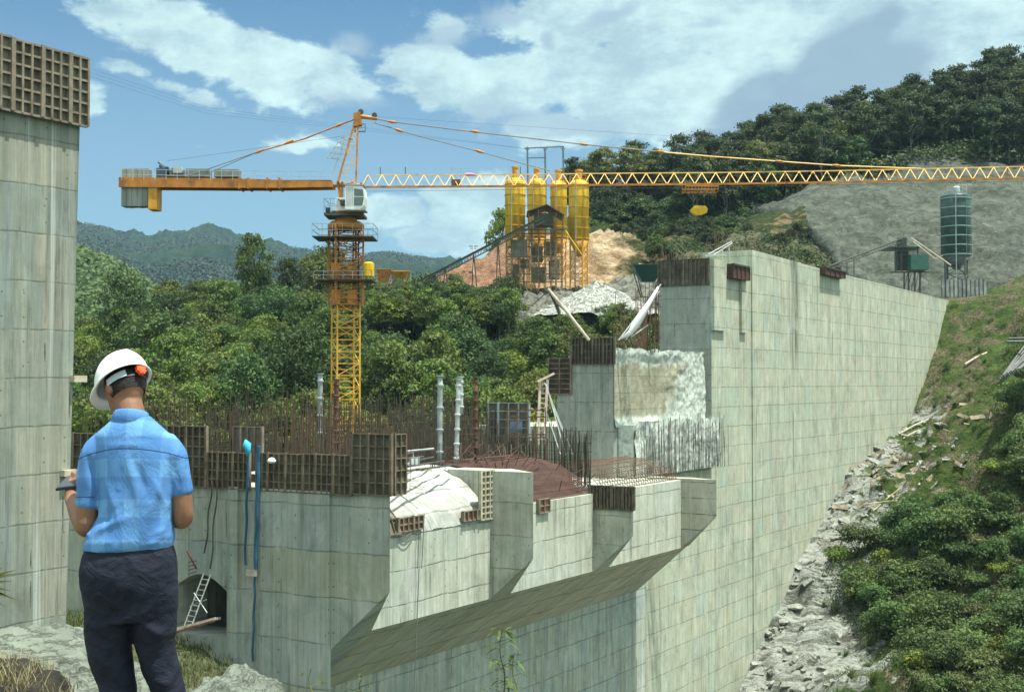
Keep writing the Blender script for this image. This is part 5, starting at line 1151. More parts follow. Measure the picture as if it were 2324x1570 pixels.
# slewing ring and turntable
z1 = c(785, 516).z; x_c = c(785, 500).x
MB().lathe((x_c, DC, c(0, 522).z), [(1.12, 0), (1.18, .08), (1.18, .30), (.95, .52), (.72, .58), (.72, .66), (.62, .7), (.62, 1.02), (1.0, 1.06), (1.0, 1.14)], 20).build('slewing_ring', yeld, cr_t)
MB().box(c(743, 0).x, c(830, 0).x, DC - 1.2, DC + 1.2, c(0, 494).z, c(0, 488).z).build('turntable_deck', darksteel, cr_t)
m = MB(); zz = c(0, 488).z; xa, xb = c(743, 0).x, c(772, 0).x
for x in (xa, (xa + xb) / 2, xb):
    for yy in (DC - 1.2, DC + 1.2): m.bar((x, yy, zz), (x, yy, zz + .9), .022)
for h in (.45, .9):
    for yy in (DC - 1.2, DC + 1.2): m.bar((xa, yy, zz + h), (xb, yy, zz + h), .02)
    m.bar((xa, DC - 1.2, zz + h), (xa, DC + 1.2, zz + h), .02)
m.build('railing', steel, cr_t)
MB().box(c(746, 0).x, c(756, 0).x, DC - 1.1, DC - .7, c(0, 486).z, c(0, 476).z).build('control_box', darksteel, cr_t)
m = MB().box(c(766, 0).x, c(796, 0).x, DC - .7, DC + .7, c(0, 487).z, c(0, 452).z); m.build('machine_house', whitep, cr_t)
m = MB(); hx, hz = c(783, 0).x, c(0, 462).z; m.lathe((hx, DC - .75, hz - .25), [(.12, 0), (.16, .05), (.16, .35), (.1, .42)], 12); m.bar((hx - .3, DC - .72, hz + .2), (hx + .3, DC - .72, hz - .3), .05, 6); m.build('slewing_motor', darksteel, cr_t)
# cab
x0, x1 = c(794, 0).x, c(838, 0).x; z0, zt = c(0, 484).z, c(0, 432).z
m = MB(); pf = [(x0, z0), (x1 - .30, z0), (x1 - .06, z0 + .25), (x1, z0 + .75), (x1 - .05, zt - .25), (x1 - .15, zt - .03), (x0, zt)]
m.ext(pf, 1, DC - 2.1, DC - .7); m.build('cab', whitep, cr_t)
xw = c(814, 0).x; m = MB(); m.ext([(xw, zt - .20), (x1 - .14, zt - .26), (x1 - .08, z0 + .82), (xw, z0 + .82)], 1, DC - 2.13, DC - 2.101); m.ext([(xw, z0 + .74), (x1 - .07, z0 + .74), (x1 - .16, z0 + .22), (xw, z0 + .22)], 1, DC - 2.13, DC - 2.101)
m.build('cab_window', glassm, cr_t)
m = MB()
for i in range(5): xx = x0 + .1 + i * .09; m.box(xx, xx + .02, DC - 2.125, DC - 2.101, z0 + .2, zt - .1)
m.box(x0 - .02, x1 + .02, DC - 2.15, DC - .65, z0 - .09, z0 - .003); m.box(x0 - .02, x1 - .05, DC - 2.15, DC - .65, zt + .003, zt + .06); m.build('cab_trim', steel, cr_t)
MB().bar(c(818, 424, -1.2), c(820, 440, -1.2), .07).bar(c(800, 424, -1.2), c(802, 434, -1.2), .05).build('cab_bracket', darksteel, cr_t)
# tower head
lz = c(0, 412).z; apex = c(811, 268)
m = MB()
for dy in (-.55, .55):
    m.bar(c(767, 412, dy), c(803, 285, dy * .3), .085).bar(c(808, 412, dy), c(812, 285, dy * .3), .075)
m.bar(c(767, 412), c(776, 470), .12).bar(c(777, 412), c(776, 470), .10).bar(c(800, 412, .3), c(790, 452, .3), .08)
m.build('tower_head_leg', yeld, cr_t)
m = MB()
lv = [i / 6 for i in range(7)]
for i in range(6):
    fa, fb = lv[i], lv[i + 1]
    L = lambda f, dy: c(767 + 36 * f, 412 - 127 * f, dy * (1 - .7 * f)); Q = lambda f, dy: c(808 + 4 * f, 412 - 127 * f, dy * (1 - .7 * f))
    for dy in (-.55, .55): m.bar(L(fa, dy), Q(fa, dy), .03).bar(L(fa, dy) if i % 2 else Q(fa, dy), Q(fb, dy) if i % 2 else L(fb, dy), .03)
    m.bar(L(fa, -.55), L(fa, .55), .03).bar(Q(fa, -.55), Q(fa, .55), .03)
m.build('lacing', jibp, cr_t)
m = MB()   # ladder with safety hoops
for dy in (-.2, .2): m.bar(c(755, 395, dy), c(788, 300, dy), .03)
for k in range(12): f = k / 11; m.bar(c(755 + 33 * f, 395 - 95 * f, -.2), c(755 + 33 * f, 395 - 95 * f, .2), .014)
for k in range(5):
    f = k / 4; q = c(757 + 31 * f, 360 - 45 * f); m.tube([q + Vector((.35, -.3, 0)), q + Vector((-.1, -.38, .05)), q + Vector((-.42, 0, .1)), q + Vector((-.1, .38, .05)), q + Vector((.35, .3, 0))], .028, 4)
for dx in (-.42, -.1): m.bar(c(757, 360) + Vector((dx, 0, 0)), c(788, 315) + Vector((dx, 0, 0)), .024)
m.build('ladder', galv, cr_t)
MB().obox(c(812, 272), (.22, 0, .05), (0, .28, 0), (-.06, 0, .42)).bar(c(806, 283), c(814, 258), .17, 6).bar(c(812, 264), c(856, 270), .15, 6, .11).build('head_cap', yeld, cr_t)
def sheave(x, y, r, d=0):
    m = MB(); q = c(x, y, d)
    m.tube([q + Vector((0, -.08, 0)), q + Vector((0, .08, 0))], r, 14); m.build('sheave', darksteel, cr_t)
sheave(819, 254, .17); sheave(850, 262, .17)
m = MB()
m.bar(c(812, 282), c(829, 282), .03).bar(c(829, 282), c(829, 299), .02).bar(c(812, 299), c(829, 299), .04).bar(c(812, 290), c(829, 290), .015).bar(c(806, 285), c(806, 300), .05); m.build('head_platform', darksteel, cr_t)
# pendants
def pend(pts, r, mat, clips=()):
    m = MB()
    for a, b in zip(pts[:-1], pts[1:]): m.bar(a, b, r, 5)
    m.build('pendant', mat, cr_t)
    for x, y in clips: q = c(x, y); MB().tube([q + Vector((-.3, -.02, .3 * SL[0])), q + Vector((0, 0, 0)), q + Vector((.3, .02, -.3 * SL[0]))], [.05, .1, .05], 6).build('pendant_joint', yeld, cr_t)
SL = [-.45]
pend([c(806, 271), c(770, 284), c(692, 315), c(585, 345)], .05, yeld, [(655, 323), (588, 344), (770, 284)])
pend([c(585, 345, -.4), c(420, 402, -.6)], .028, rope); pend([c(585, 345, .4), c(452, 402, .6)], .028, rope)
SL = [.13]
pend([c(852, 270), c(900, 278), c(1080, 300), c(1325, 328), c(1500, 345)], .042, rope, [(890, 277), (1078, 299), (1325, 328)])
pend([c(1500, 345), c(1610, 355), c(1900, 376), c(2090, 383)], .045, jibp, [(1500, 345), (1770, 367), (1900, 376)])
SL = [.32]
pend([c(850, 279), c(950, 309), c(1090, 345), c(1248, 388)], .035, rope, [(905, 296), (1088, 344)])
m = MB().bar(c(420, 360, .2), c(700, 320, .2), .012, 3).bar(c(700, 320, .2), c(786, 308, .2), .012, 3).bar(c(380, 365), c(420, 360, .2), .012, 3).bar(c(850, 265), c(2400, 366, .2), .008, 3); m.build('hoist_rope', rope, cr_t)
# counter jib
z_ = lambda y: c(0, y).z
m = MB()
for dy in (-.62, .62):
    m.ext([(c(280, 0).x, z_(428)), (c(545, 0).x, z_(430)), (c(640, 0).x, z_(430)), (c(760, 0).x, z_(428)), (c(760, 0).x, z_(415)), (c(650, 0).x, z_(413)), (c(550, 0).x, z_(409)), (c(280, 0).x, z_(406))], 1, DC + dy - .09, DC + dy + .09)
m.bar(c(757, 421, 0), c(822, 421, 0), .13, 6)
m.build('counter_jib', yeld, cr_t)
m = MB()
for k in range(14): x = 290 + k * 35; m.box(c(x, 0).x - .05, c(x, 0).x + .05, DC - .53, DC + .53, z_(424), z_(416))
m.box(c(300, 0).x, c(755, 0).x, DC - .53, DC + .53, z_(413), z_(411.5)); m.build('counter_jib_deck', rust, cr_t)
for x in (550, 570, 612, 640): MB().box(c(x, 0).x - .06, c(x, 0).x + .06, DC - .75, DC + .75, z_(432), z_(407)).build('counter_jib_joint', yeld, cr_t)
m = MB()
for k in range(20): 
    x = 276 + k * 25.2
    for dy in (-.95, .95): m.bar(c(x, 408, dy), c(x, 384 + k * .35, dy), .02)
for dy in (-.95, .95): m.bar(c(276, 384, dy), c(755, 391, dy), .02).bar(c(276, 396, dy), c(755, 402, dy), .016)
m.bar(c(276, 384, -.95), c(276, 384, .95), .02); m.build('railing', galv, cr_t)
for k in range(5):
    xa = c(284 + k * 12, 0).x; xb = c(284 + k * 12 + 11.3, 0).x; m = MB().ext([(xa, z_(470) - .02 * (k % 2)), (xa, z_(386)), (xb, z_(385)), (xb, z_(470))], 1, DC - .50, DC + .50); m.build('counterweight', blockc, cr_t)
MB().box(c(345.5, 0).x, c(365, 0).x, DC - .6, DC + .6, z_(478), z_(414)).build('counterweight_block', yel, cr_t)
m = MB().box(c(362, 0).x, c(385, 0).x, DC - .5, DC + .5, z_(405), z_(384)).bar(c(364, 375), c(392, 400), .16, 8).bar(c(360, 368), c(372, 378), .09, 6).bar(c(378, 385, -.4), c(378, 385, .4), .2, 10); m.build('hoist_motor', flat('blue grey motor', (.05, .09, .12), .5), cr_t)
m = MB().bar(c(396, 392, -.5), c(396, 392, .5), .32, 14).bar(c(408, 392, -.35), c(418, 392, -.35), .22, 10).box(c(386, 0).x, c(424, 0).x, DC - .6, DC + .6, z_(404), z_(401)); m.build('winch_drum', rope, cr_t)
m = MB().box(c(401, 0).x, c(420, 0).x, DC - .62, DC - .3, z_(396), z_(382)); m.build('winch_frame', galv, cr_t)
m = MB().box(c(428, 0).x, c(480, 0).x, DC - .5, DC + .4, z_(404), z_(386)).box(c(492, 0).x, c(547, 0).x, DC - .5, DC + .4, z_(404), z_(387)); m.build('resistor_box', flat('grey box paint', (.17, .20, .18), .6, .2), cr_t)
# jib
jx = [820, 1140, 1340, 1624, 1883, 2100, 2324, 2460]; jt = [397, 397, 394, 392, 388, 383, 378, 374.5]; jb = [424.5, 423, 420, 418, 414, 409.5, 405, 402]; jd = [0, 0, 0, 0, .3, .6, 1, 1.4]
def J(x, top, dy=0): return P(x, float(np.interp(x, jx, jt if top else jb)), DC + float(np.interp(x, jx, jd)) + dy)
mt, mb1, mb2 = MB(), MB(), MB(); N_ = 52; xs_ = [820 + (2460 - 820) * i / N_ for i in range(N_ + 1)]
for a, b in zip(xs_[:-1], xs_[1:]):
    if a > 830: mt.bar(J(a, 1), J(b, 1), .05)
    mb1.bar(J(a, 0, -.5), J(b, 0, -.5), .085); mb2.bar(J(a, 0, .5), J(b, 0, .5), .055)
mt.bar(J(820, 0), J(838, 1), .05); mt.build('jib_top_chord', jibp, cr_t); mb1.build('jib_bottom_chord', yeld, cr_t); mb2.build('jib_bottom_chord', yeld, cr_t)
m = MB(); m2 = MB()
for i, (a, b) in enumerate(zip(xs_[:-1], xs_[1:])):
    h_ = (a + b) / 2
    for dy in (-.5, .5): m.bar(J(a, 0, dy), J(h_, 1), .032).bar(J(h_, 1), J(b, 0, dy), .032)
    m2.bar(J(a, 0, -.5), J(a, 0, .5), .03).bar(J(a, 0, -.5), J(b, 0, .5), .022)
    if i % 4 == 2: m2.bar(J(h_, 1), J(h_, 0), .02)
m.build('jib_lacing', jibp, cr_t); m2.build('jib_cross_bracing', yeld, cr_t)
m = MB()
for x in (863, 920, 1181): q = J(x, 1); m.bar(q, q + Vector((0, 0, .5)), .035)
m.build('antenna', darksteel, cr_t)
m = MB(); q = J(1035, 0); m.box(q.x - .28, q.x + .28, q.y - .3, q.y + .3, q.z, q.z + .42); m.build('trolley_winch', rust, cr_t)
m = MB()
for s in (-.3, .3): m.bar(q + Vector((s, 0, .2)), q + Vector((s, 0, 1.15)), .03)
m.bar(q + Vector((-.38, 0, 1.15)), q + Vector((.38, 0, 1.15)), .03).bar(q + Vector((-.3, 0, 1.1)), q + Vector((.1, 0, .4)), .03); m.build('winch_frame', galv, cr_t)
m = MB(); q = J(1056, 1); m.tube([q, q + Vector((.35, 0, .03)), q + Vector((.7, 0, -.03))], [.09, .1, .05], 6); m.build('pink_wrap', flat('pink cloth', (.65, .25, .25), .8), cr_t)
MB().bar(J(822, 0) + Vector((0, 0, -.1)), J(822, 0) + Vector((0, 0, .25)), .16, 8).build('jib_foot', yeld, cr_t)
m = MB().bar(J(830, 0) + Vector((0, 0, -.28)), J(1560, 0) + Vector((0, 0, -.22)), .014, 3).bar(J(1600, 0) + Vector((0, 0, -.2)), J(2400, 0) + Vector((0, 0, -.2)), .012, 3); m.build('trolley_rope', rope, cr_t)
tr = MB(); a, b = J(1552, 0), J(1626, 0); z = a.z - .22
for dy in (-.75, .75): tr.bar((a.x, a.y + dy, z), (b.x, a.y + dy, z), .05).bar((a.x, a.y + dy, z - .2), (b.x, a.y + dy, z - .2), .035)
for k in range(6): x = a.x + (b.x - a.x) * k / 5; tr.bar((x, a.y - .75, z + .25), (x, a.y - .75, z - .2), .03).bar((x, a.y + .75, z + .25), (x, a.y + .75, z - .2), .03).bar((x, a.y - .75, z - .3), (x, a.y + .75, z - .3), .03)
tr.build('trolley', yeld, cr_t)
q = c(1586, 478); m = MB()
m.ext([(q.x - .55, q.z + .05), (q.x - .5, q.z - .12), (q.x - .2, q.z - .32), (q.x + .15, q.z - .3), (q.x + .5, q.z - .15), (q.x + .55, q.z + .1), (q.x + .4, q.z + .28), (q.x - .3, q.z + .3)], 1, DC - .22, DC + .22); m.build('hook_block', silo_y, cr_t)
m = MB()
for s in (-.35, 0.35): m.bar(q + Vector((s, 0, .2)), q + Vector((s, 0, 1.3)), .012, 3)
m.build('hoist_rope', rope, cr_t)
m = MB().tube([q + Vector((0, 0, -.3)), q + Vector((.0, 0, -.42)), q + Vector((.1, 0, -.5)), q + Vector((.02, 0, -.58)), q + Vector((-.1, 0, -.52))], .035, 6); m.build('hook', darksteel, cr_t)
# ------------------------------------------------------------------ yellow batching plant on the knoll
DB = 190.0
def b(x, y, dd=0.0): return P(x, y, DB + dd)
PXB = DB / 3000
def silo(label, xc, r_px, ytop, ybot, ycone, dd, head, legs, mats=(silo_y, flat('silo hoop', (.42, .25, .02), .6, .2), yel), rings=6, yleg=650, group='yellow cement silos', hatch=True, d0=DB):
    PX = (d0 + dd) / 3000; base = P(xc, yleg, d0 + dd); t = thing('silo', label, 'silo', tuple(base), group=group); Z = lambda y: P(xc, y, d0 + dd).z; r = r_px * PX
    MB().lathe((base.x, base.y, 0), [(r, Z(ybot)), (r, Z(ytop + 9)), (r * .97, Z(ytop + 7)), (r * .62, Z(ytop)), (.2, Z(ytop) + .02)], 28).build('shell', mats[0], t, None, True)
    MB().lathe((base.x, base.y, 0), [(.35, Z(ycone)), (r * .98, Z(ybot) - .01)], 24).build('cone', mats[2], t, None, True)
    for i in range(rings):
        z = Z(ytop + 14 + (ybot - ytop - 15) * i / (rings - 1)); MB().lathe((base.x, base.y, z), [(r + .005, -.07), (r + .10, -.05), (r + .10, .05), (r + .005, .07)], 28).build('hoop', mats[1], t)
    for k in range(4):
        a = .35 + k * math.pi / 2; x, y = base.x + math.cos(a) * r * .92, base.y + math.sin(a) * r * .92; MB().bar((x, y, Z(yleg + 4)), (x, y, Z(ybot - 3)), .13, 6).build('leg', mats[2], t)
    m = MB()
    for k in range(4):
        a0_, a1_ = .35 + k * math.pi / 2, .35 + (k + 1) * math.pi / 2; q = lambda a, z: (base.x + math.cos(a) * r * .92, base.y + math.sin(a) * r * .92, z)
        for f in range(legs): za = Z(ycone + (yleg - ycone) * f / legs - 12); zb = Z(ycone + (yleg - ycone) * (f + 1) / legs - 12); m.bar(q(a0_, za), q(a1_, zb), .05).bar(q(a1_, za), q(a0_, zb), .05).bar(q(a0_, za), q(a1_, za), .06)
    m.build('leg_brace', mats[2], t)
    a = -1.9; m = MB(); px_, py_ = base.x + math.cos(a) * (r + .18), base.y + math.sin(a) * (r + .18); m.bar((px_, py_, Z(yleg)), (px_, py_, Z(ytop)), .07, 6); m.build('fill_pipe', steel, t)
    m = MB()
    for s_ in (-.25, .25): lx, ly = base.x + math.cos(-1.1) * (r + .2) + s_, base.y + math.sin(-1.1) * (r + .2); m.bar((lx, ly, Z(ybot)), (lx, ly, Z(ytop)), .018)
    for q_ in range(26): zq = Z(ybot) + (Z(ytop) - Z(ybot)) * q_ / 26; m.bar((lx - .5, ly, zq), (lx, ly, zq), .02)
    m.build('ladder', mats[1], t)
    if head:
        m = MB(); hr = head[0] * PX; m.lathe((base.x, base.y, 0), [(hr, Z(ytop + 1)), (hr, Z(ytop - head[1] + 5)), (hr * 1.25, Z(ytop - head[1] + 4)), (hr * 1.25, Z(ytop - head[1])), (.1, Z(ytop - head[1]) + .1)], 16); m.build('filter_head', yel, t)
        m = MB(); n = 14
        for i in range(n): a = 2 * math.pi * i / n; a2 = 2 * math.pi * (i + 1) / n; e = lambda a, h: (base.x + math.cos(a) * r * .95, base.y + math.sin(a) * r * .95, Z(ytop + 7) + h); m.bar(e(a, 0), e(a, 1.0), .03).bar(e(a, 1.0), e(a2, 1.0), .03).bar(e(a, .5), e(a2, .5), .025)
        m.build('railing', mats[2], t)
    return t
silo('leftmost yellow silo, its foot hidden by the conveyor', 1169, 23, 406, 538, 575, 0, (6.5, 28), 3)
silo('second yellow silo, set back behind the peaked shed roof', 1218, 20.5, 407, 538, 575, 6, (6, 24), 3)
silo('third yellow silo with an orange box head, tucked behind the rightmost', 1268, 19, 412, 540, 575, 7, (7, 26), 3)
silo('rightmost yellow silo standing on tall yellow lattice legs', 1314, 23, 410, 544, 583, -2, (7.5, 24), 4)
# mixing tower
t = thing('mixing_tower', 'brown cluttered mixing tower frame below the yellow silos', 'mixing tower', tuple(b(1215, 656)))
rr = random.Random(5)
colm = flat('olive frame paint', (.17, .14, .07), .7, .4, 1.0, dirt=(.09, .06, .04), dirtamt=.6)
for x in (1150, 1162, 1180, 1196, 1206, 1222, 1238, 1250, 1262, 1276):
    for dd in (-5, -1.5): MB().bar(b(x, 660, dd), b(x, 522 + (12 if x < 1200 else 0), dd), .12).build('column', colm, t)
m = MB()
for y in (530, 545, 560, 583, 600, 622, 640): m.bar(b(1148, y, -5), b(1278, y, -5), .10).bar(b(1148, y, -1.5), b(1278, y, -1.5), .09)
for i in range(40):
    x = rr.choice((1150, 1162, 1180, 1196, 1206, 1222, 1238, 1250)); y = rr.uniform(545, 640); m.bar(b(x, y, -5), b(x + 13, y + rr.choice((-16, 16)), -5), .05)
m.build('beam', flat('brown frame', (.12, .09, .05), .7, .4, 1.0), t)
m = MB()
for (x0, x1, y0, y1, d) in ((1205, 1232, 560, 592, -4), (1236, 1262, 548, 578, -4), (1160, 1176, 600, 640, -4), (1208, 1240, 606, 640, -3), (1246, 1270, 590, 632, -3), (1180, 1200, 588, 606, -3.5)): a = b(x0, y1, d); c_ = b(x1, y0, d); m.box(a.x, c_.x, a.y, a.y + 2, a.z, c_.z)
m.build('machine', flat('dusty machine', (.17, .14, .09), .8, .5, 1.5, dirt=(.28, .2, .1), dirtamt=.8), t)
a = b(1159, 583, -6); c_ = b(1196, 544, -6); m = MB(); n = 22; pts = [(a.x + (c_.x - a.x) * i / n, a.y + (.07 if i % 2 else -.07)) for i in range(n + 1)]
m.ext(pts + [(c_.x, a.y + .3), (a.x, a.y + .3)], 2, a.z, c_.z); m.build('corrugated_panel', flat('corrugated sheet', (.24, .22, .17), .6, .2, 1.0), t)
m = MB(); L, A_, R_ = b(1196, 479, -6), b(1241, 463, -6), b(1281, 487, -6)
for (p, q) in ((L, A_), (A_, R_)): m.poly([p + Vector((0, 0, 0)), q, q + Vector((0, 7, 0)), p + Vector((0, 7, 0))]).poly([p + Vector((0, 7, -.12)), q + Vector((0, 7, -.12)), q + Vector((0, 0, -.12)), p + Vector((0, 0, -.12))]).poly([p, p + Vector((0, 0, -.12)), q + Vector((0, 0, -.12)), q])
m.build('shed_roof', darksteel, t)
m = MB()
for x, y in ((1200, 482), (1222, 474), (1262, 482), (1277, 488)):
    for dd in (-6, 0): m.bar(b(x, 525, dd), b(x, y + 1, dd), .09)
m.bar(b(1200, 500, -6), b(1277, 500, -6), .06).bar(b(1190, 521, -6), b(1283, 521, -6), .14); m.build('shed_post', darksteel, t)
a = b(1212, 512, -5); c_ = b(1255, 484, -5); MB().box(a.x, c_.x, a.y, a.y + 3, a.z, c_.z).build('drive_house', flat('green dusty drive', (.06, .075, .045), .7, .4, .8), t)
MB().bar(b(1282, 523, -6), b(1320, 578, -5), .12, 6).build('screw_pipe', silo_y, t)
# belt conveyor
t = thing('belt_conveyor', 'long dark belt conveyor climbing from the trees to the peaked shed', 'conveyor', tuple(b(960, 640)))
m = MB()
for dd in (-7.5, -6.2):
    m.bar(b(952, 640, dd), b(1236, 492, dd), .13).bar(b(955, 648, dd), b(1236, 502, dd), .11)
    n = 46
    for i in range(n):
        f, g2 = i / n, (i + 1) / n; lo_ = lambda f: b(955 + 281 * f, 648 - 146 * f, dd); hi_ = lambda f: b(952 + 284 * f, 640 - 148 * f, dd); m.bar(lo_(f), hi_(g2), .045).bar(hi_(f), lo_(g2), .03)
m.build('truss', darksteel, t)
m = MB(); p, q = b(952, 637, -6.85), b(1236, 489, -6.85); m.obox((p + q) / 2, (q - p) / 2, (0, .6, 0), (.02, 0, .05)); m.build('belt', flat('belt rubber', (.05, .05, .045), .8, .3), t)
m = MB()
for x, y, yb in ((1010, 610, 655), (1075, 577, 660), (1130, 548, 660)): m.bar(b(x - 4, yb, -6.8), b(x, y, -6.8), .1).bar(b(x + 8, yb, -6.8), b(x, y, -6.8), .1)
m.build('support', darksteel, t)
# H-frame power pole, small pole
t = thing('power_pole', 'three-legged power line gantry behind the yellow silos', 'power pole', tuple(b(1237, 520, 38)))
m = MB()
for x in (1197, 1237, 1278): m.bar(b(x + 3, 540, 38), b(x, 334, 38), .16, 6)
m.build('pole', flat('pole grey', (.13, .16, .17), .7, .2), t)
m = MB(); m.bar(b(1190, 337, 38), b(1280, 333, 38), .13).bar(b(1197, 359, 38), b(1238, 358, 38), .11)
for x in (1197, 1237, 1278): m.bar(b(x, 344, 38), b(x - 5, 336, 38), .07).bar(b(x, 344, 38), b(x + 5, 336, 38), .07)
m.build('crossarm', flat('crossarm grey', (.12, .15, .15), .7, .2), t)
t = thing('utility_pole', 'small white utility pole seen under the belt conveyor', 'utility pole', tuple(b(1074, 640, 14)))
MB().bar(b(1074, 650, 14), b(1074, 556, 14), .12, 6).build('pole', whitep, t); MB().bar(b(1064, 559, 14), b(1084, 559, 14), .09).bar(b(1067, 564, 14), b(1081, 564, 14), .07).build('crossarm', darksteel, t)
m = MB()
for k in range(3): m.bar(P(186, 150 + k * 9, 150), P(470, 244 + k * 7, 190), .012, 3).bar(P(470, 244 + k * 7, 190), P(1197, 338, 228), .012, 3)
tag(m.build('power_line', flat('wire', (.2, .22, .24), .6)), 'faint thin wires crossing the sky from the left wall to the gantry', 'power line')
# hoppers by the crane
def hopper(label, x0, x1, y0, y1, yl, d, mat, grp=None, name='hopper'):
    a = P((x0 + x1) / 2, yl, d); t = thing(name, label, 'hopper', tuple(a), group=grp); L_, R__ = P(x0, y0, d), P(x1, y0, d); zb = P(x0, y1, d).z; dpt = (R__.x - L_.x) * .45; ci = (R__.x - L_.x) * .3; m = MB(); k = 0
    top = [(L_.x, d - dpt, L_.z), (R__.x, d - dpt, L_.z), (R__.x, d + dpt, L_.z), (L_.x, d + dpt, L_.z)]; bot = [(L_.x + ci, d - dpt * .4, zb), (R__.x - ci, d - dpt * .4, zb), (R__.x - ci, d + dpt * .4, zb), (L_.x + ci, d + dpt * .4, zb)]
    for i in range(4): j = (i + 1) % 4; m.poly([bot[i], bot[j], top[j], top[i]]); 
    m.poly(bot[::-1]); m.poly([(x, y, z - .1) for x, y, z in top]); m.build('bin', mat, t)
    m = MB()
    for i in range(4): j = (i + 1) % 4; m.bar(top[i], top[j], .09)
    for i in range(4): m.bar((bot[i][0], top[i][1] * .5 + d * .5, a.z - .4), (top[i][0] * .8 + bot[i][0] * .2, top[i][1], L_.z - .2), .09)
    m.build('leg', mat, t); return t
hopper('dark rust-orange hopper right of the crane platform', 855, 886, 612, 640, 655, 186, yeld, 'orange aggregate hoppers')
hopper('brighter orange hopper on thin legs, right one of the pair', 886, 930, 617, 632, 652, 188, yel, 'orange aggregate hoppers')
t = hopper('dark green hopper standing left of the tall dam block', 1434, 1507, 603, 640, 668, 172, greend)
a = P(1452, 603, 172); m = MB()
for x, r in ((1452, 12), (1494, 10)): q = P(x, 603, 172); m.lathe((q.x, q.y, q.z - .1), [(r * .057, 0), (r * .035, .22), (.02, .45)], 14)
tag(m.build('sand_heap', mat_gravel), 'two small white heaps of sand in the green hopper', 'sand')
# gravel heap
V = []; n1, n2 = 60, 26; pk = P(1352, 640, 180)
for i in range(n1 + 1):
    for j in range(n2 + 1):
        a = 2 * math.pi * i / n1; f = j / n2; rx_, ry_ = 8.8 * f, 6 * f; x = math.cos(a) * rx_; y = math.sin(a) * ry_; h = 4.4 * (1 - f) ** 1.0 * (1 + .12 * math.sin(3 * a)); n_ = mnoise.fractal(Vector((x * .6, y * .6, 2)), .7, 2.1, 5) * .45
        V.append((pk.x + x + (1.2 if x > 0 else 0) * f, pk.y + y, pk.z - 4.6 + h + n_ * min(1, f * 3)))
F = [(i * (n2 + 1) + j, (i + 1) * (n2 + 1) + j, (i + 1) * (n2 + 1) + j + 1, i * (n2 + 1) + j + 1) for i in range(n1) for j in range(n2)]
tag(npmesh('gravel_heap', V, F, mat_gravel, False), 'pale grey-white heap of crushed stone below the rightmost silo', 'gravel heap')
# ------------------------------------------------------------------ green plant on the bench behind the dam
DG = 176.0
def g_(x, y, dd=0.0): return P(x, y, DG + dd)
gt = silo('big dark green silo against the grey sprayed slope', 2171, 33.5, 438, 580, 612, 0, None, 3, (greenp, flat('pale green hoop', (.22, .34, .30), .5, .1), flat('grey silo leg', (.10, .12, .11), .7, .3)), 7, 672, None, d0=DG)
m = MB()
for i in range(10):
    a = 2 * math.pi * i / 10; q = g_(2171, 438); r = 1.3; e = lambda a, h: (q.x + math.cos(a) * r, q.y + math.sin(a) * r, q.z + h); m.bar(e(a, 0), e(a, .9), .03).bar(e(a, .9), e(a + .63, .9), .03).bar(e(a, .45), e(a + .63, .45), .025)
m.build('railing', galv, gt)
q = g_(2171, 438); MB().lathe(tuple(q), [(.45, -.2), (.45, .7), (.3, .9)], 12).build('filter_head', galv, gt)
m = MB()
for k in range(11): x = 2140 + k * 9.5; p0, p1 = g_(x, 674, -2.2), g_(x + 1.5, 632 + (k % 3) * 2, -2.2); m.box(p0.x - .16, p0.x + .16, p0.y - .2, p0.y + .2, p0.z, p1.z)
tag(m.build('pile_row', flat('grey pile', (.22, .24, .22), .8, .4, 1)), 'row of grey upright piles at the foot of the green silo', 'piles')
t = thing('mixing_tower', 'slim dark mixing tower with a green tank beside the green silo', 'mixing tower', tuple(g_(2065, 661)))
m = MB()
for x in (2032, 2046, 2083):
    for dd in (-2, 1): m.bar(g_(x, 618, dd), g_(x, 555, dd), .09)
for x in (2052, 2062, 2076, 2088):
    for dd in (-2, 1): m.bar(g_(x, 664, dd), g_(x, 617, dd), .13)
m.build('column', darksteel, t)
m = MB().bar(g_(2020, 618, -2), g_(2108, 617, -2), .13).bar(g_(2020, 618, 1), g_(2108, 617, 1), .13).bar(g_(2108, 617, -2), g_(2140, 620, -2), .05)
for k in range(5): m.bar(g_(2052 + k * 8, 660, -2), g_(2060 + k * 8, 620, -2), .05)
for k in range(4): m.bar(g_(2034, 565 + k * 12, -2), g_(2083, 568 + k * 12, -2), .05)
m.build('beam', darksteel, t)
a, c_ = g_(2018, 562, -2.6), g_(2090, 559, -2.6); MB().box(a.x, c_.x, a.y, a.y + 5, a.z, a.z + .16).build('roof', greend, t)
m = MB(); a, c_ = g_(2042, 560, -1), g_(2058, 540, -1); m.box(a.x, c_.x, a.y, a.y + 1.4, a.z, c_.z); a, c_ = g_(2038, 612, -1), g_(2062, 570, -1); m.box(a.x, c_.x, a.y, a.y + 1.6, a.z, c_.z); m.build('drive_box', flat('dark machine', (.045, .055, .05), .7, .4), t)
a, c_ = g_(2068, 612, -3.2), g_(2108, 578, -3.2); MB().box(a.x, c_.x, a.y, a.y + 2.4, a.z, c_.z).build('tank', flat('green tank', (.03, .10, .075), .5, .15), t)
t = thing('screw_conveyor', 'thin dark conveyor rising from the dam crest to the slim tower', 'conveyor', tuple(g_(1876, 606, -30)))
m = MB(); p, q = P(1874, 607, 150), g_(2048, 541, -.5); m.bar(p, q, .10).bar(p + Vector((0, 0, -.4)), q + Vector((0, 0, -.45)), .07)
for i in range(24): f = i / 24; u_ = p.lerp(q, f); v_ = p.lerp(q, f + 1 / 24); m.bar(u_, v_ + Vector((0, 0, -.42)), .03)
m.build('truss', darksteel, t)
m = MB()
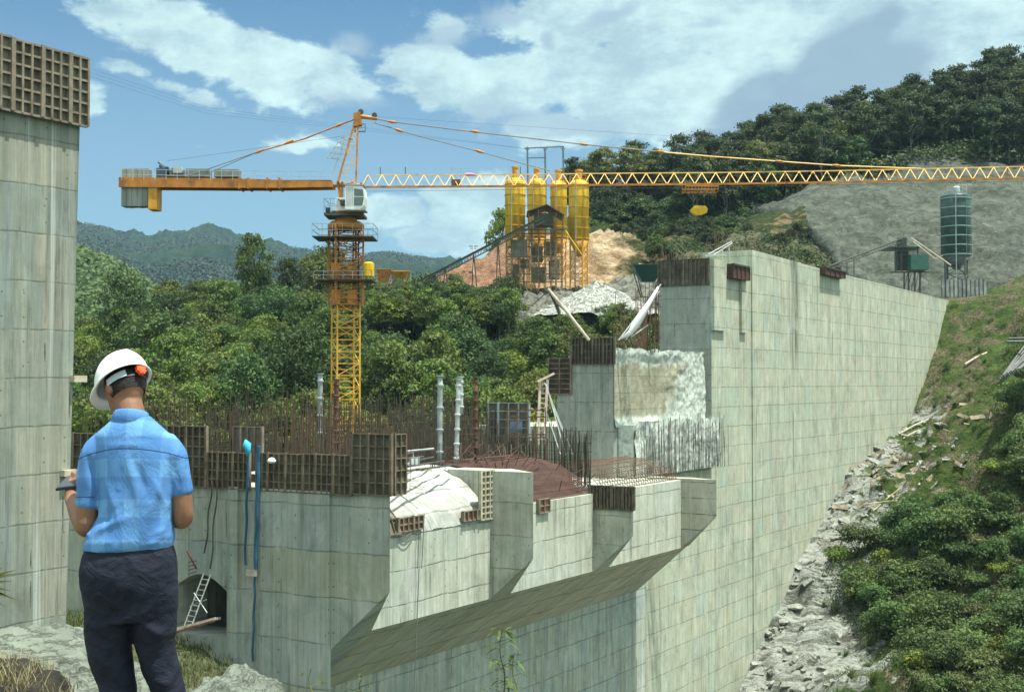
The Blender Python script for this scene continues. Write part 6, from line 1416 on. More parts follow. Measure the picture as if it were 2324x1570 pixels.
for x, y in ((1922, 592), (1938, 586)): m.bar(g_(x, 640, -10), g_(x, y, -10), .08)
m.build('support', darksteel, t)
m = MB().bar(g_(2068, 540, -3), g_(2158, 602, -2.5), .09, 6).bar(g_(2072, 548, -3), g_(2120, 586, -2.8), .08, 6).bar(g_(2120, 586, -2.8), g_(2140, 580, -2.8), .06)
tag(m.build('screw_pipe', timber), 'pale pipes slanting down from the slim tower to the green silo', 'pipe')
# lattice bits on the tall block top
m = MB().bar(P(1607, 577, 100), P(1660, 548, 102), .05).bar(P(1615, 582, 100), P(1662, 552, 102), .05).bar(P(1600, 580, 100), P(1650, 578, 100), .05)
for x in (1640, 1655): m.bar(P(x, 590, 100), P(x, 560, 100), .04)
tag(m.build('prop_bundle', galv), 'crossed pale props lying on top of the tall dam block', 'props')
# ------------------------------------------------------------------ people
import bmesh
def loft(rings, n=24, sq=2.3):
    """rings: (cx, cy, cz, rx, ry, tiltx) horizontal super-ellipses"""
    V, F = [], []
    for (cx, cyy, cz, rx, ry, *tl) in rings:
        tz = tl[0] if tl else 0.0
        for i in range(n):
            a = 2 * math.pi * i / n; ca, sa = math.cos(a), math.sin(a); x = math.copysign(abs(ca) ** (2 / sq), ca) * rx; y = math.copysign(abs(sa) ** (2 / sq), sa) * ry; V.append((cx + x, cyy + y, cz + tz * x))
    for k in range(len(rings) - 1):
        for i in range(n): F.append([k * n + i, k * n + (i + 1) % n, (k + 1) * n + (i + 1) % n, (k + 1) * n + i])
    F.append(list(range(n))[::-1]); F.append([(len(rings) - 1) * n + i for i in range(n)]); return V, F
def addtube(mb, pts, rs, n=14):
    pts = [Vector(p) for p in pts]; out, ro = [], []
    for i in range(len(pts) - 1):
        for k in range(4):
            t = k / 4; q = [pts[max(i - 1, 0)], pts[i], pts[i + 1], pts[min(i + 2, len(pts) - 1)]]; out.append(cr(*[np.array(a) for a in q], t)); ro.append(rs[i] + (rs[i + 1] - rs[i]) * (t * t * (3 - 2 * t)))
    out.append(np.array(pts[-1])); ro.append(rs[-1]); e0 = Vector(out[0]) + (Vector(out[0]) - Vector(out[1])).normalized() * rs[0] * .6; e1 = Vector(out[-1]) + (Vector(out[-1]) - Vector(out[-2])).normalized() * rs[-1] * .6
    mb.tube([e0] + [Vector(o) for o in out] + [e1], [ro[0] * .5] + ro + [ro[-1] * .5], n)
def addell(mb, c_, r, M=None, n=20):
    k = len(mb.v); c_ = Vector(c_)
    for i in range(n // 2 + 1):
        th = math.pi * i / (n // 2)
        for j in range(n):
            ph = 2 * math.pi * j / n; p = Vector((r[0] * math.sin(th) * math.cos(ph), r[1] * math.sin(th) * math.sin(ph), r[2] * math.cos(th)))
            if M is not None: p = M @ p
            mb.v.append(tuple(c_ + p))
    for i in range(n // 2):
        for j in range(n): mb.f.append([k + i * n + j, k + (i + 1) * n + j, k + (i + 1) * n + (j + 1) % n, k + i * n + (j + 1) % n])
def remeshed(mb, name, mat, voxel, smooth=6, parent=None, fn=None):
    me = bpy.data.meshes.new('tmp'); me.from_pydata(mb.v, [], mb.f); bm = bmesh.new(); bm.from_mesh(me); bmesh.ops.remove_doubles(bm, verts=bm.verts, dist=1e-6); bmesh.ops.recalc_face_normals(bm, faces=bm.faces); bm.to_mesh(me); bm.free()
    o = bpy.data.objects.new('tmp', me); C.objects.link(o); md = o.modifiers.new('r', 'REMESH'); md.mode = 'VOXEL'; md.voxel_size = voxel; md.use_smooth_shade = True
    ms = o.modifiers.new('s', 'SMOOTH'); ms.iterations = smooth; ms.factor = .5
    dg = bpy.context.evaluated_depsgraph_get(); nm = bpy.data.meshes.new_from_object(o.evaluated_get(dg)); bpy.data.objects.remove(o)
    if fn is not None:
        n = len(nm.vertices); co = np.empty(n * 3, dtype=np.float32); nm.vertices.foreach_get('co', co); no = np.empty(n * 3, dtype=np.float32); nm.vertices.foreach_get('normal', no); co = co.reshape(-1, 3).astype(float); no = no.reshape(-1, 3)
        co = co + no * fn(co, no)[:, None]; nm.vertices.foreach_set('co', co.astype(np.float32).ravel()); nm.update()
    nm.materials.clear(); nm.materials.append(mat); nm.polygons.foreach_set('use_smooth', [True] * len(nm.polygons)); nm.name = name
    r = bpy.data.objects.new(name, nm); C.objects.link(r)
    if parent is not None: r.parent = parent
    return r
skin = flat('skin', (0.22, 0.115, 0.07), .55, .12, 18, bump=.05)
m_, t_, b_ = newmat('blue checked shirt', .85, .2); co_ = coords(t_); x_, y_, z__ = t_.sep(co_)
hb = t_.ramp01(t_.math('ABSOLUTE', t_.sub(t_.math('FRACT', t_.mul(t_.add(z__, t_.mul(y_, .15)), 1 / .155)), .5)), .20, .24); vb = t_.ramp01(t_.math('ABSOLUTE', t_.sub(t_.math('FRACT', t_.mul(t_.add(x_, .045), 1 / .135)), .5)), .21, .25)
cc_ = t_.mix(t_.mul(hb, .5), (0.125, 0.30, 0.56), (0.050, 0.145, 0.36)); cc_ = t_.mix(t_.mul(vb, .5), cc_, (0.055, 0.165, 0.40))
yk = t_.math('ABSOLUTE', t_.sub(z__, t_.add(1.405, t_.mul(t_.math('POWER', t_.math('ABSOLUTE', x_), 2.0), -.9))))
seam = t_.mul(t_.sub(1.0, t_.ramp01(yk, .0012, .0035)), t_.math('LESS_THAN', y_, 0.02)); cf = t_.math('ABSOLUTE', t_.sub(z__, 1.215)); seam2 = t_.mul(t_.sub(1.0, t_.ramp01(cf, .001, .003)), t_.math('LESS_THAN', x_, -.148))
cc_ = t_.mix(t_.mul(t_.math('MAXIMUM', seam, seam2), .75), cc_, (.02, .06, .16)); t_.put(b_.inputs['Base Color'], cc_)
hh_ = t_.add(t_.mul(t_.noise(t_.comb(t_.mul(x_, 1.3), y_, t_.mul(z__, .7)), 9, 5, .6, 1.2), 1.0), t_.mul(t_.noise(co_, 180, 2), .05)); hh_ = t_.sub(hh_, t_.mul(t_.math('MAXIMUM', seam, seam2), .3)); t_.put(b_.inputs['Normal'], t_.bump(hh_, .55, .018)); shirtm = m_
m_, t_, b_ = newmat('dark navy trousers', .8, .25); co_ = coords(t_); x_, y_, z__ = t_.sep(co_); n_ = t_.noise(t_.comb(x_, y_, t_.mul(z__, 1.8)), 8, 5, .6, 1.0)
t_.put(b_.inputs['Base Color'], t_.mix(t_.ramp01(n_, .3, .7), (0.006, 0.009, 0.018), (0.014, 0.020, 0.036))); t_.put(b_.inputs['Normal'], t_.bump(n_, .6, .02)); pantm = m_
hairm = flat('black hair', (0.012, 0.010, 0.009), .6, .3, 40, bump=.4)
helm = flat('white helmet plastic', (0.80, 0.83, 0.82), .28, .02, 2)
def seg(co, p, q, amp, wd):
    p, q = np.array(p), np.array(q); d = q - p; t = np.clip(((co - p) @ d) / (d @ d), 0, 1); r = np.linalg.norm(co - (p + t[:, None] * d), axis=1); return amp * np.exp(-(r / wd) ** 2) * (.35 + .65 * np.sin(np.pi * np.clip(t, .02, .98)))
gx = (308 - 1162) / 3000 * 5.2
man = thing('person', 'man from behind in white helmet, blue checked shirt and dark trousers, looking at phone', 'person', (gx, 5.2, -1.66))
# head frame: turned left and bowed
fwd = Vector((-.64, .52, -.57)).normalized(); rgt = fwd.cross(Vector((0.10, 0, 1))).normalized(); up_ = rgt.cross(fwd).normalized(); HM = Matrix((rgt, fwd, up_)).transposed()
HC = Vector((-.062, .045, 1.648))
def H(x, y, z): return HC + HM @ Vector((x, y, z))
mb = MB()
addell(mb, HC, (.076, .094, .108), HM); addell(mb, H(0, .035, -.05), (.056, .062, .072), HM)
addtube(mb, [H(0, .075, .012), H(0, .105, -.028), H(0, .095, -.04)], [.008, .013, .009], 8)            # nose
addell(mb, H(0, .085, -.07), (.024, .012, .009), HM, 12); addell(mb, H(0, .075, -.105), (.024, .02, .016), HM, 12)
for s in (-1, 1):
    addell(mb, H(s * .079, -.004, -.022), (.008, .019, .030), HM, 12); addell(mb, H(s * .083, -.010, -.012), (.006, .013, .014), HM, 10); addell(mb, H(s * .03, .082, .012), (.015, .008, .009), HM, 10)
addtube(mb, [(-.005, -.015, 1.47), (-.018, .0, 1.54), (-.045, .025, 1.60)], [.066, .056, .058], 16)
# torso core and arms
V, F = loft([(-.01, .0, 1.02, .13, .085), (-.0, .0, 1.2, .13, .09), (0, 0, 1.36, .13, .085), (-.0, 0, 1.43, .10, .07), (-.005, -.005, 1.50, .06, .052)]); k = len(mb.v); mb.v += V; mb.f += [[a + k for a in f] for f in F]
addtube(mb, [(-.12, 0, 1.40), (-.176, -.01, 1.29), (-.192, -.008, 1.15), (-.198, .0, 1.100), (-.256, .09, 1.135), (-.318, .18, 1.18), (-.328, .20, 1.188)], [.040, .042, .044, .046, .042, .030, .028], 14)
addtube(mb, [(.11, 0, 1.38), (.178, 0, 1.29), (.195, .01, 1.16), (.185, .035, 1.125), (.12, .13, 1.13), (.02, .22, 1.17), (-.03, .255, 1.19)], [.040, .042, .043, .043, .038, .028, .026], 14)
# left hand round the phone
def hand(mb, w, fdir, pdir, side, curl=.7, s=1.0):
    w = Vector(w); f = Vector(fdir).normalized(); p = Vector(pdir).normalized(); sd = f.cross(p).normalized() * side   # f along fingers, p palm normal, sd towards thumb side
    addtube(mb, [w, w + f * .045 * s, w + f * .085 * s], [.026 * s, .030 * s, .027 * s], 12); addtube(mb, [w + sd * .012 + f * .02, w + sd * .02 + f * .06], [.024 * s, .024 * s], 10); addtube(mb, [w - sd * .014 + f * .02, w - sd * .018 + f * .06], [.022 * s, .022 * s], 10)
    for i, L in enumerate((.072, .080, .075, .060)):
        o_ = w + f * .085 * s + sd * (.030 - .020 * i) * s; d1 = (f * math.cos(curl * .5) + p * math.sin(curl * .5)); d2 = (f * math.cos(curl * 1.2) + p * math.sin(curl * 1.2)); d3 = (f * math.cos(curl * 1.8) + p * math.sin(curl * 1.8))
        a = o_; b1 = a + d1 * L * .45; b2 = b1 + d2 * L * .33; b3 = b2 + d3 * L * .25; addtube(mb, [a, b1, b2, b3], [.0095 * s, .009 * s, .008 * s, .007 * s], 8)
    a = w + f * .02 + sd * .028 * s; addtube(mb, [a, a + (sd * .7 + f * .6 + p * .3).normalized() * .035, a + (sd * .5 + f * .9 + p * .45).normalized() * .066], [.013 * s, .011 * s, .009 * s], 8)
hand(mb, (-.330, .205, 1.192), (-.12, .85, .40), (.35, -.25, .9), 1, .75); hand(mb, (-.04, .262, 1.195), (-.9, .35, .2), (-.2, -.1, .95), -1, .8)
remeshed(mb, 'body', skin, .0052, 3, man)
# shirt
def shirt_fn(co, no):
    d = np.zeros(len(co))
    back = -.11
    S_ = [((-.12, back, 1.34), (-.02, back, 1.12), .007, .018), ((-.13, back, 1.28), (-.06, back, 1.08), -.006, .016), ((.15, -.09, 1.34), (.07, back, 1.10), .008, .02), ((.16, -.08, 1.28), (.11, -.1, 1.05), -.006, .018), ((.0, back, 1.37), (.05, back, 1.2), .006, .018), ((.03, back, 1.36), (.09, back, 1.22), -.005, .015),
          ((-.19, -.06, 1.075), (.02, back, 1.045), .011, .011), ((-.2, -.05, 1.045), (.04, back, 1.06), -.008, .010), ((-.12, back, 1.09), (.0, back, 1.14), .009, .014), ((.0, back, 1.06), (.14, -.08, 1.09), .008, .012), ((-.05, back, 1.03), (.12, -.1, 1.045), .010, .010), ((-.15, -.09, 1.11), (-.03, back, 1.18), -.007, .014),
          ((-.20, -.04, 1.42), (-.165, -.05, 1.22), .006, .012), ((-.17, -.06, 1.37), (-.14, -.06, 1.25), -.010, .011), ((-.23, -.03, 1.36), (-.21, -.04, 1.22), .005, .012), ((.18, -.05, 1.36), (.165, -.07, 1.22), -.010, .011), ((.21, -.03, 1.38), (.20, -.04, 1.25), .005, .012), ((-.1, back, 1.42), (.08, back, 1.42), .003, .012), ((.10, back, 1.30), (.15, -.07, 1.18), .006, .012)]
    for p, q, a, w in S_: d += seg(co, p, q, a * 1.15, w)
    fr = np.array([mnoise.fractal(Vector((x * 7, y * 7, z * 4.0)), .6, 2.1, 3) for x, y, z in co]); d += fr * .0042
    return d
mb = MB()
V, F = loft([(-.022, .0, 1.008, .172, .112), (-.022, 0, 1.02, .184, .124, .10), (-.018, -.002, 1.05, .182, .128, .07), (-.008, -.004, 1.085, .168, .122), (.006, -.004, 1.14, .150, .116), (.012, -.002, 1.20, .150, .114), (.012, .0, 1.28, .153, .112), (.008, .0, 1.36, .158, .112), (.0, .0, 1.42, .158, .106), (-.006, -.002, 1.458, .148, .098), (-.008, -.004, 1.485, .118, .088), (-.008, -.006, 1.515, .078, .074), (-.010, -.004, 1.528, .070, .068)], 32, 2.4); k = len(mb.v); mb.v += V; mb.f += [[a + k for a in f] for f in F]
addtube(mb, [(-.120, 0, 1.425), (-.162, -.005, 1.375), (-.174, -.008, 1.30), (-.184, -.006, 1.215), (-.186, -.004, 1.185)], [.054, .060, .056, .055, .057], 18)
addtube(mb, [(.118, 0, 1.425), (.156, 0, 1.375), (.174, 0, 1.32), (.188, .002, 1.25), (.191, .004, 1.232)], [.054, .057, .051, .047, .047], 18)
sh = remeshed(mb, 'shirt', shirtm, .0062, 4, man, shirt_fn)
# collar band
mb = MB(); n = 36; ring = []
for (r, z, rz_) in ((.078, 1.494, .076), (.083, 1.500, .082), (.070, 1.540, .067), (.063, 1.546, .061), (.064, 1.505, .062)):
    ring.append([(-.016 + r * math.cos(2 * math.pi * i / n), -.006 + rz_ * math.sin(2 * math.pi * i / n), z + .014 * math.sin(2 * math.pi * i / n) * -1 - .10 * 0) for i in range(n)])
V = [p for r in ring for p in r]; F = [[k * n + i, k * n + (i + 1) % n, (k + 1) * n + (i + 1) % n, (k + 1) * n + i] for k in range(4) for i in range(n)]
mb.v, mb.f = V, F; mb.build('collar', shirtm, man, None, True).matrix_parent_inverse = Matrix.Identity(4)
for o_ in man.children: o_.matrix_parent_inverse = Matrix.Identity(4); o_.matrix_basis = Matrix.Identity(4)
# trousers
def pant_fn(co, no):
    d = np.zeros(len(co))
    for p, q, a, w in [((-.15, -.10, .86), (-.03, -.12, .80), .007, .02), ((.02, -.11, .76), (-.12, -.1, .72), .009, .016), ((-.16, -.08, .70), (-.06, -.1, .66), -.008, .016), ((-.17, -.07, .62), (-.05, -.09, .56), .009, .015), ((.05, -.09, .74), (.15, -.08, .68), .008, .015), ((.06, -.09, .62), (.16, -.07, .58), -.008, .014), ((-.13, -.08, .50), (-.02, -.09, .47), .009, .013), ((.08, -.08, .52), (.18, -.06, .49), .009, .013), ((.0, -.12, .98), (.0, -.09, .74), -.010, .014), ((-.17, -.08, .95), (-.06, -.13, .90), .004, .012), ((.05, -.12, .93), (.15, -.09, .96), .004, .010)]: d += seg(co, p, q, a, w)
    d += np.array([mnoise.fractal(Vector((x * 8, y * 8, z * 9)), .6, 2.1, 3) for x, y, z in co]) * .004; return d
mb = MB(); V, F = loft([(-.018, 0, 1.045, .160, .100), (-.018, 0, 1.03, .172, .110), (-.020, -.004, .985, .188, .122), (-.022, -.008, .92, .199, .130), (-.016, -.006, .86, .197, .128), (-.010, 0, .79, .190, .118), (-.006, 0, .735, .180, .105)], 32, 2.3); k = len(mb.v); mb.v += V; mb.f += [[a + k for a in f] for f in F]
addtube(mb, [(-.100, 0, .80), (-.103, 0, .70), (-.098, .005, .60), (-.066, .01, .46), (-.05, .0, .30), (-.045, -.015, .12), (-.045, -.015, .07)], [.098, .100, .090, .075, .072, .068, .066], 20)
addtube(mb, [(.088, 0, .80), (.084, 0, .70), (.095, .005, .60), (.138, .01, .46), (.160, .0, .30), (.172, -.015, .12), (.172, -.015, .07)], [.092, .092, .078, .068, .068, .064, .062], 20)
pn = remeshed(mb, 'trousers', pantm, .0066, 4, man, pant_fn)
for s, nm_ in ((-.045, 'shoe'), (.172, 'shoe')):
    mb = MB(); addell(mb, (s, .06, .045), (.05, .14, .045)); addell(mb, (s, -.03, .07), (.045, .06, .06)); remeshed(mb, 'shoe', flat('black shoe', (.02, .018, .016), .5, .2), .008, 3, man)
# pocket flap on the trousers
# hair under the helmet at the nape
mb = MB(); addell(mb, H(0, -.012, .000), (.0805, .090, .100), HM); 
V2 = [tuple(v) for v in mb.v]; hair = MB(); hair.v = V2
for f in mb.f:
    cpt = sum((Vector(V2[i]) for i in f), Vector()) / len(f); l = HM.transposed() @ (cpt - HC)
    if l.z > -.066 + .5 * max(0, l.y + .02) and l.y < .035 or l.z > .03: hair.f.append(f)
hair.build('hair', hairm, man, None, True)
# helmet
Hm = MB(); n = 48; prof = []
def hp(th, ph):   # th 0 top .. 1 rim
    a = th * math.pi / 2; long_ = .148 if math.sin(ph) > 0 else .140; x = .104 * math.sin(a) ** .9 * math.cos(ph); y = long_ * .90 * math.sin(a) ** .9 * math.sin(ph); z = .118 * math.cos(a) ** .95
    return (x, y, z + .022)
k0 = 0; M_ = 18
for i in range(M_ + 1):
    for j in range(n):
        ph = 2 * math.pi * j / n; x, y, z = hp(i / M_, ph); ridge = .004 * math.exp(-(x / .012) ** 2) * (1 if i < M_ - 2 else 0); Hm.v.append(tuple(H(x, y, z + ridge)))
ext_ = []
for dr, dz in ((.006, -.004), (.009, -.009), (.007, -.013), (-.004, -.006)):
    for j in range(n):
        ph = 2 * math.pi * j / n; x, y, z = hp(1, ph); vis = max(0, math.sin(ph) - .25) ** .8 * .040; rr_ = math.hypot(x, y); s = (rr_ + dr + (vis if dr > .005 else vis * (.9 if dr == .008 else 0))) / rr_; Hm.v.append(tuple(H(x * s, y * s, z + dz - (vis * .35 if dr > 0 else 0))))
for i in range(M_ + 4):
    for j in range(n): Hm.f.append([i * n + j, i * n + (j + 1) % n, (i + 1) * n + (j + 1) % n, (i + 1) * n + j])
hel = Hm.build('helmet', helm, man, None, True)
band = MB(); kk = 30
rows_ = [(.090, .110, -.030), (.092, .112, .000), (.086, .104, .002), (.084, .102, -.030)]
for (rx, ry, z) in rows_:
    for j in range(kk + 1): ph = math.pi * (1.0 + j / kk); band.v.append(tuple(H(rx * math.cos(ph) * .93, ry * math.sin(ph) * .93, z + .008)))
for i in range(3):
    for j in range(kk): band.f.append([i * (kk + 1) + j, i * (kk + 1) + j + 1, (i + 1) * (kk + 1) + j + 1, (i + 1) * (kk + 1) + j])
band.build('headband', flat('black strap', (.015, .018, .022), .5, .1), man, None, True)
bs = MB(); 
for j in range(13):
    ph = math.pi * (1.04 + .30 * j / 12)
    for z in (-.028, .0): bs.v.append(tuple(H(.0925 * math.cos(ph) * .95, .1125 * math.sin(ph) * .95, z + .008)))
for j in range(12): bs.f.append([2 * j, 2 * j + 2, 2 * j + 3, 2 * j + 1])
bs.build('strap', flat('pale grey strap', (.35, .42, .44), .5, .1), man, None, True)
kb = MB(); kc = H(.012, -.110, -.004); ax = (HM @ Vector((.1, -1, 0))).normalized(); kb.tube([kc, kc + ax * .012, kc + ax * .018], [.020, .021, .015], 12)
for j in range(8):
    a = j * math.pi / 4; e1 = ax.orthogonal().normalized(); e2 = ax.cross(e1); kb.bar(kc + (e1 * math.cos(a) + e2 * math.sin(a)) * .019, kc + (e1 * math.cos(a) + e2 * math.sin(a)) * .019 + ax * .016, .005, 6)
kb.build('dial', flat('orange red plastic', (.85, .10, .03), .4, .1), man, None)
for o_ in man.children: o_.matrix_parent_inverse = Matrix.Identity(4); o_.matrix_basis = Matrix.Identity(4)
man.scale = (.955, 1, 1)
# phone
ph = thing('mobile_phone', 'dark mobile phone held flat in the man\'s left hand', 'phone', (gx - .335, 5.2 + .30, -1.66 + 1.25))
PM = Matrix.Rotation(R(-8), 3, 'Y') @ Matrix.Rotation(R(14), 3, 'X'); pc = Vector((gx - .336, 5.2 + .285, -1.66 + 1.25))
mb = MB(); mb.obox(pc, PM @ Vector((.048, 0, 0)), PM @ Vector((0, .082, 0)), PM @ Vector((0, 0, .0055))); mb.build('case', flat('dark phone case', (.03, .035, .05), .4, .1), ph)
mb = MB(); mb.obox(pc + PM @ Vector((0, 0, .0062)), PM @ Vector((.043, 0, 0)), PM @ Vector((0, .076, 0)), PM @ Vector((0, 0, .0004))); mb.build('screen', flat('black glass', (.01, .012, .016), .1, 0), ph)
# crouching worker behind the plank shutter
wp = Vector(at(77.9, 41.75, 1.25)); wk = thing('person', 'tiny crouching worker in orange vest left of the dark crowning shutter', 'person', tuple(wp))
mb = MB(); addell(mb, (0, 0, .80), (.085, .10, .115)); addtube(mb, [(0, .02, .32), (0, .03, .5), (0, .0, .63), (0, 0, .72)], [.15, .16, .13, .055], 14)
for s in (-1, 1): addtube(mb, [(s * .1, .05, .25), (s * .16, -.30, .38), (s * .14, -.22, .05)], [.09, .07, .05], 10); addtube(mb, [(s * .16, 0, .6), (s * .22, -.12, .42), (s * .08, -.32, .42)], [.05, .042, .03], 10); addell(mb, (s * .14, -.28, .03), (.045, .12, .035))
remeshed(mb, 'body', flat('work clothes', (.06, .07, .10), .8, .2), .02, 2, wk)
mb = MB(); addtube(mb, [(0, .02, .36), (0, .03, .5), (0, .0, .66)], [.165, .175, .14], 14); remeshed(mb, 'vest', orange, .02, 2, wk)
mb = MB(); mb.lathe((0, 0, .82), [(.145, 0), (.13, .01), (.12, .06), (.08, .11), (.01, .135)], 16); mb.build('helmet', orange, wk, None, True)
for o_ in wk.children: o_.matrix_parent_inverse = Matrix.Identity(4); o_.matrix_basis = Matrix.Identity(4)
# ------------------------------------------------------------------ foreground
r1 = boulder(3, 1.0, mat_rock, 'boulder', 'large flat pale rock at the lower left behind the man\'s legs', 'rock', 6, 1.0)
r1.location = P(60, 1628, 9.0); r1.scale = (.92, .9, .56); r1.rotation_euler = (0, R(9), .3)
r2 = boulder(14, 1.0, mat_rock, 'boulder', 'rounded pale rock right of the man at the bottom edge', 'rock', 5, 1.0); r2.location = P(528, 1640, 7.0); r2.scale = (.26, .35, .27)
r3 = boulder(23, 1.0, mat_rock, 'boulder', 'shadowed grey rock between the man\'s legs and the left edge', 'rock', 5, 1.0); r3.location = P(235, 1640, 7.8); r3.scale = (.36, .4, .27)
# dry grass and earth bank at the very lower left
def blades(name, label, spots, n, L0, L1, mat, spread, lean=.5, wd=.006, kind='stuff', cat='grass', seed=1):
    rg = np.random.default_rng(seed); V, F = [], []
    for (x, y, z) in spots:
        for _ in range(n):
            a = rg.uniform(0, 6.28); L = rg.uniform(L0, L1); bx, by = x + rg.normal() * spread, y + rg.normal() * spread; d = np.array([math.cos(a), math.sin(a)]) * rg.uniform(.1, lean) * L; s = np.array([-math.sin(a), math.cos(a)]) * wd; k = len(V)
            for f in (0, .35, .7, 1.0): cx_, cy_ = bx + d[0] * f ** 1.6, by + d[1] * f ** 1.6; w_ = (1 - f * .85); V += [(cx_ - s[0] * w_, cy_ - s[1] * w_, z + L * (f - .18 * f * f)), (cx_ + s[0] * w_, cy_ + s[1] * w_, z + L * (f - .18 * f * f))]
            F += [(k, k + 1, k + 3, k + 2), (k + 2, k + 3, k + 5, k + 4), (k + 4, k + 5, k + 7, k + 6)]
    return tag(npmesh(name, V, F, mat), label, cat, kind=kind)
dry = leafmat('dry grass', (.20, .17, .09), (.34, .29, .17), (.16, .13, .08), .2)
sp_ = []
for i in range(170): x = rnd.uniform(-3.3, -1.7); y = rnd.uniform(6.4, 8.2); sp_.append((x, y, near_z(x, y)))
blades('dry_grass', 'dry brown grass at the lower left corner', sp_, 16, .05, .22, dry, .09, .8, .004, seed=3)
bank = boulder(31, 1.0, flat('shade-darkened earth', (.016, .015, .010), .95, .4, 6, dirt=(.04, .037, .022), dirtamt=.6), 'earth_bank', 'shade-darkened earth bank at the lower left corner of the photo', 'earth', 5, 1.0); bank.location = P(-20, 1650, 7.0); bank.scale = (.40, .4, .30)  # earth coloured near black to carry the shadow in this corner
sp_ = []
for i in range(190):
    a_ = rnd.uniform(0, 6.28); q_ = rnd.random() ** .5 * .95; bl_ = bank.location; sp_.append((bl_.x + .42 * q_ * math.cos(a_), bl_.y + .42 * q_ * math.sin(a_), bl_.z + .29 * math.sqrt(1 - q_ * q_)))
blades('dry_grass', 'dry straw-coloured grass on the shade-darkened earth bank at the corner', sp_, 10, .03, .13, dry, .04, .9, .003, seed=13)
sp_ = []
for i in range(60):
    x = rnd.uniform(-.6, 1.2) - 1.2; y = rnd.uniform(7.0, 8.4); sp_.append((x, y, near_z(x, y)))
blades('grass', 'short green weeds around the rocks behind the man', sp_, 12, .05, .16, leaf_g, .1, .8, .005, seed=5)
# weeds at the foot of the shaded wall
sp_ = []
for i in range(1500):
    w = rnd.uniform(38.5, 50); u = rnd.uniform(30, 43); zz = np.interp(w, [30, 34, 37, 40, 44, 50, 60], [-22, -16.5, -13.6, -12.1, -11.3, -10.8, -9.5]); q = at(u, w, zz + .1); sp_.append(q)
blades('weeds', 'rough green weeds on the ground at the foot of the shaded wall', sp_, 14, .12, .45, leaf_h, .3, .9, .022, seed=8)
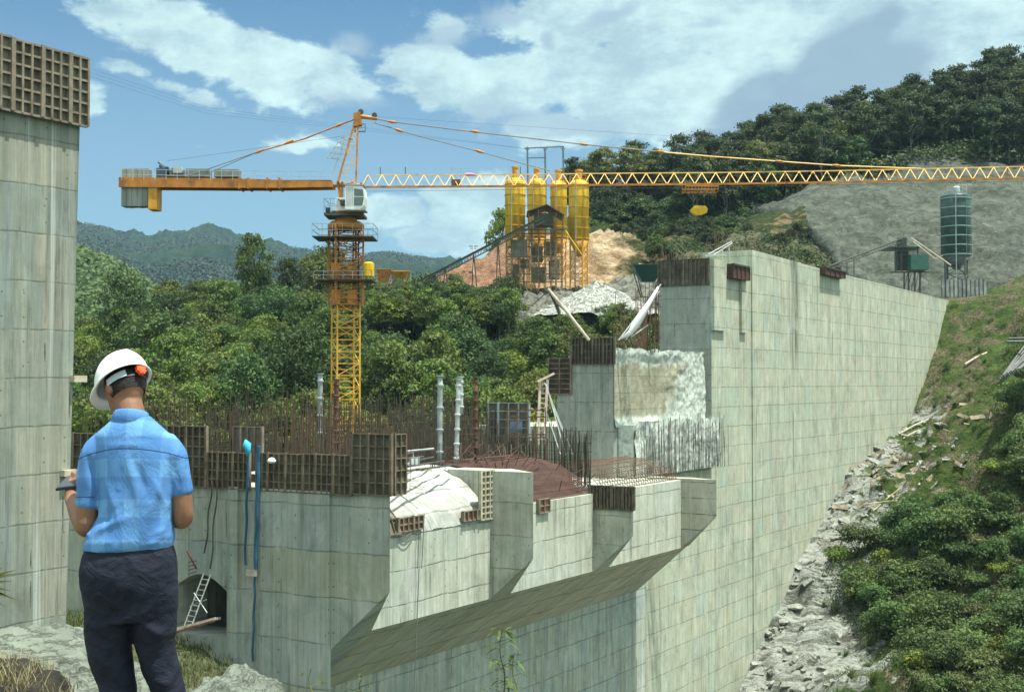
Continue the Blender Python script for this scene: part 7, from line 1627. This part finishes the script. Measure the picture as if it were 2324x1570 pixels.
# sapling in front of the shaded lower wall
def sapling(label, x, ybase, ytop, d, nl, L, mat, name='sapling', seed=1, droop=.3):
    rr = random.Random(seed); base = P(x, ybase, d); top = P(x - 14, ytop, d); t = thing(name, label, 'plant', tuple(base)); m = MB()
    st = [base.lerp(top, i / 8) + Vector((.012 * math.sin(i * 1.7), .01 * math.cos(i), 0)) for i in range(9)]; m.tube(st, [.006 - .0005 * i for i in range(9)], 5); lv = MB()
    for i in range(nl):
        f = .12 + .88 * (i + .5) / nl; k = min(7, int(f * 8)); p = st[k].lerp(st[k + 1], f * 8 - k); a = i * 2.4 + rr.uniform(-.4, .4); br = Vector((math.cos(a), math.sin(a) * .8, .35)).normalized(); bl = rr.uniform(.02, .09) * (1.2 - f * .6); q = p + br * bl
        m.bar(p, q, .002, 4)
        for s in range(2 if f < .92 else 4):
            aa = a + rr.uniform(-1.1, 1.1) ; d_ = Vector((math.cos(aa), math.sin(aa) * .8, rr.uniform(-.5, .5))).normalized(); l = L * rr.uniform(.6, 1.15); sd = d_.cross(Vector((0, 0, 1))).normalized() * l * .13; dn = Vector((0, 0, -l * droop))
            k2 = len(lv.v); pts = [q, q + d_ * l * .35 + sd, q + d_ * l * .4 + Vector((0, 0, -.004)), q + d_ * l * .35 - sd, q + d_ * l * .72 + sd * .7 + dn * .4, q + d_ * l * .74 + dn * .45, q + d_ * l * .72 - sd * .7 + dn * .4, q + d_ * l + dn]
            lv.v += [tuple(v) for v in pts]; lv.f += [[k2, k2 + 1, k2 + 2], [k2, k2 + 2, k2 + 3], [k2 + 1, k2 + 4, k2 + 5, k2 + 2], [k2 + 2, k2 + 5, k2 + 6, k2 + 3], [k2 + 4, k2 + 7, k2 + 5], [k2 + 5, k2 + 7, k2 + 6]]
    m.build('stem', leaf_d, t); lv.build('leaves', mat, t); return t
fgleaf = leafmat('sapling leaf', (.10, .17, .035), (.17, .24, .05), (.22, .28, .06), .35); fgdark = leafmat('darker sapling leaf', (.05, .09, .03), (.09, .14, .04), (.12, .17, .05), .3)
sapling('leafy young sapling sticking up at the bottom edge, centre of the photo', 1150, 1690, 1425, 7.0, 26, .085, fgleaf, seed=4)
sapling('thin second stem just right of the leafy sapling at the bottom', 1178, 1690, 1480, 7.1, 12, .08, fgdark, seed=9)
sapling('tiny bare sprig at the bottom edge left of the sapling', 716, 1680, 1515, 6.6, 5, .04, fgdark, seed=12)
sapling('small leafy sprig at the bottom edge near the shaded wall corner', 830, 1640, 1540, 6.8, 7, .04, fgdark, seed=15)
# spiky leaves entering at the left edge
t = thing('palm_frond', 'dark spiky leaf blades poking in at the left photo edge', 'plant', tuple(P(-60, 1400, 6.0))); m = MB(); o_ = P(-70, 1360, 6.0)
for (x, y) in ((38, 1292), (36, 1300), (30, 1318), (26, 1340), (42, 1362), (20, 1352), (10, 1286), (14, 1378)):
    q = P(x, y, 6.0); md_ = o_.lerp(q, .6) + Vector((0, 0, .03)); sd = Vector((0, 0, .010)); m.poly([o_ - sd, md_ - sd * .7, q, md_ + sd * .7, o_ + sd]); m.poly([o_ + sd + Vector((0, .002, 0)), md_ + sd * .7 + Vector((0, .002, 0)), q + Vector((0, .002, 0)), md_ - sd * .7 + Vector((0, .002, 0)), o_ - sd + Vector((0, .002, 0))])
m.build('leaves', leaf_d, t)
# ------------------------------------------------------------------ air between the camera and the far hills
hz, ht, hb_ = newmat('haze', 1.0); ht.n.remove(hb_); pv = ht.node('ShaderNodeVolumePrincipled'); pv.inputs['Color'].default_value = (.50, .80, 1.0, 1); pv.inputs['Density'].default_value = .00009; pv.inputs['Anisotropy'].default_value = .2
ht.l.new(pv.outputs[0], ht.n['Material Output'].inputs['Volume'])
tag(MB().box(-4300, 4300, -1800, 4400, -52, 330).build('haze', hz), None, None, kind='stuff')
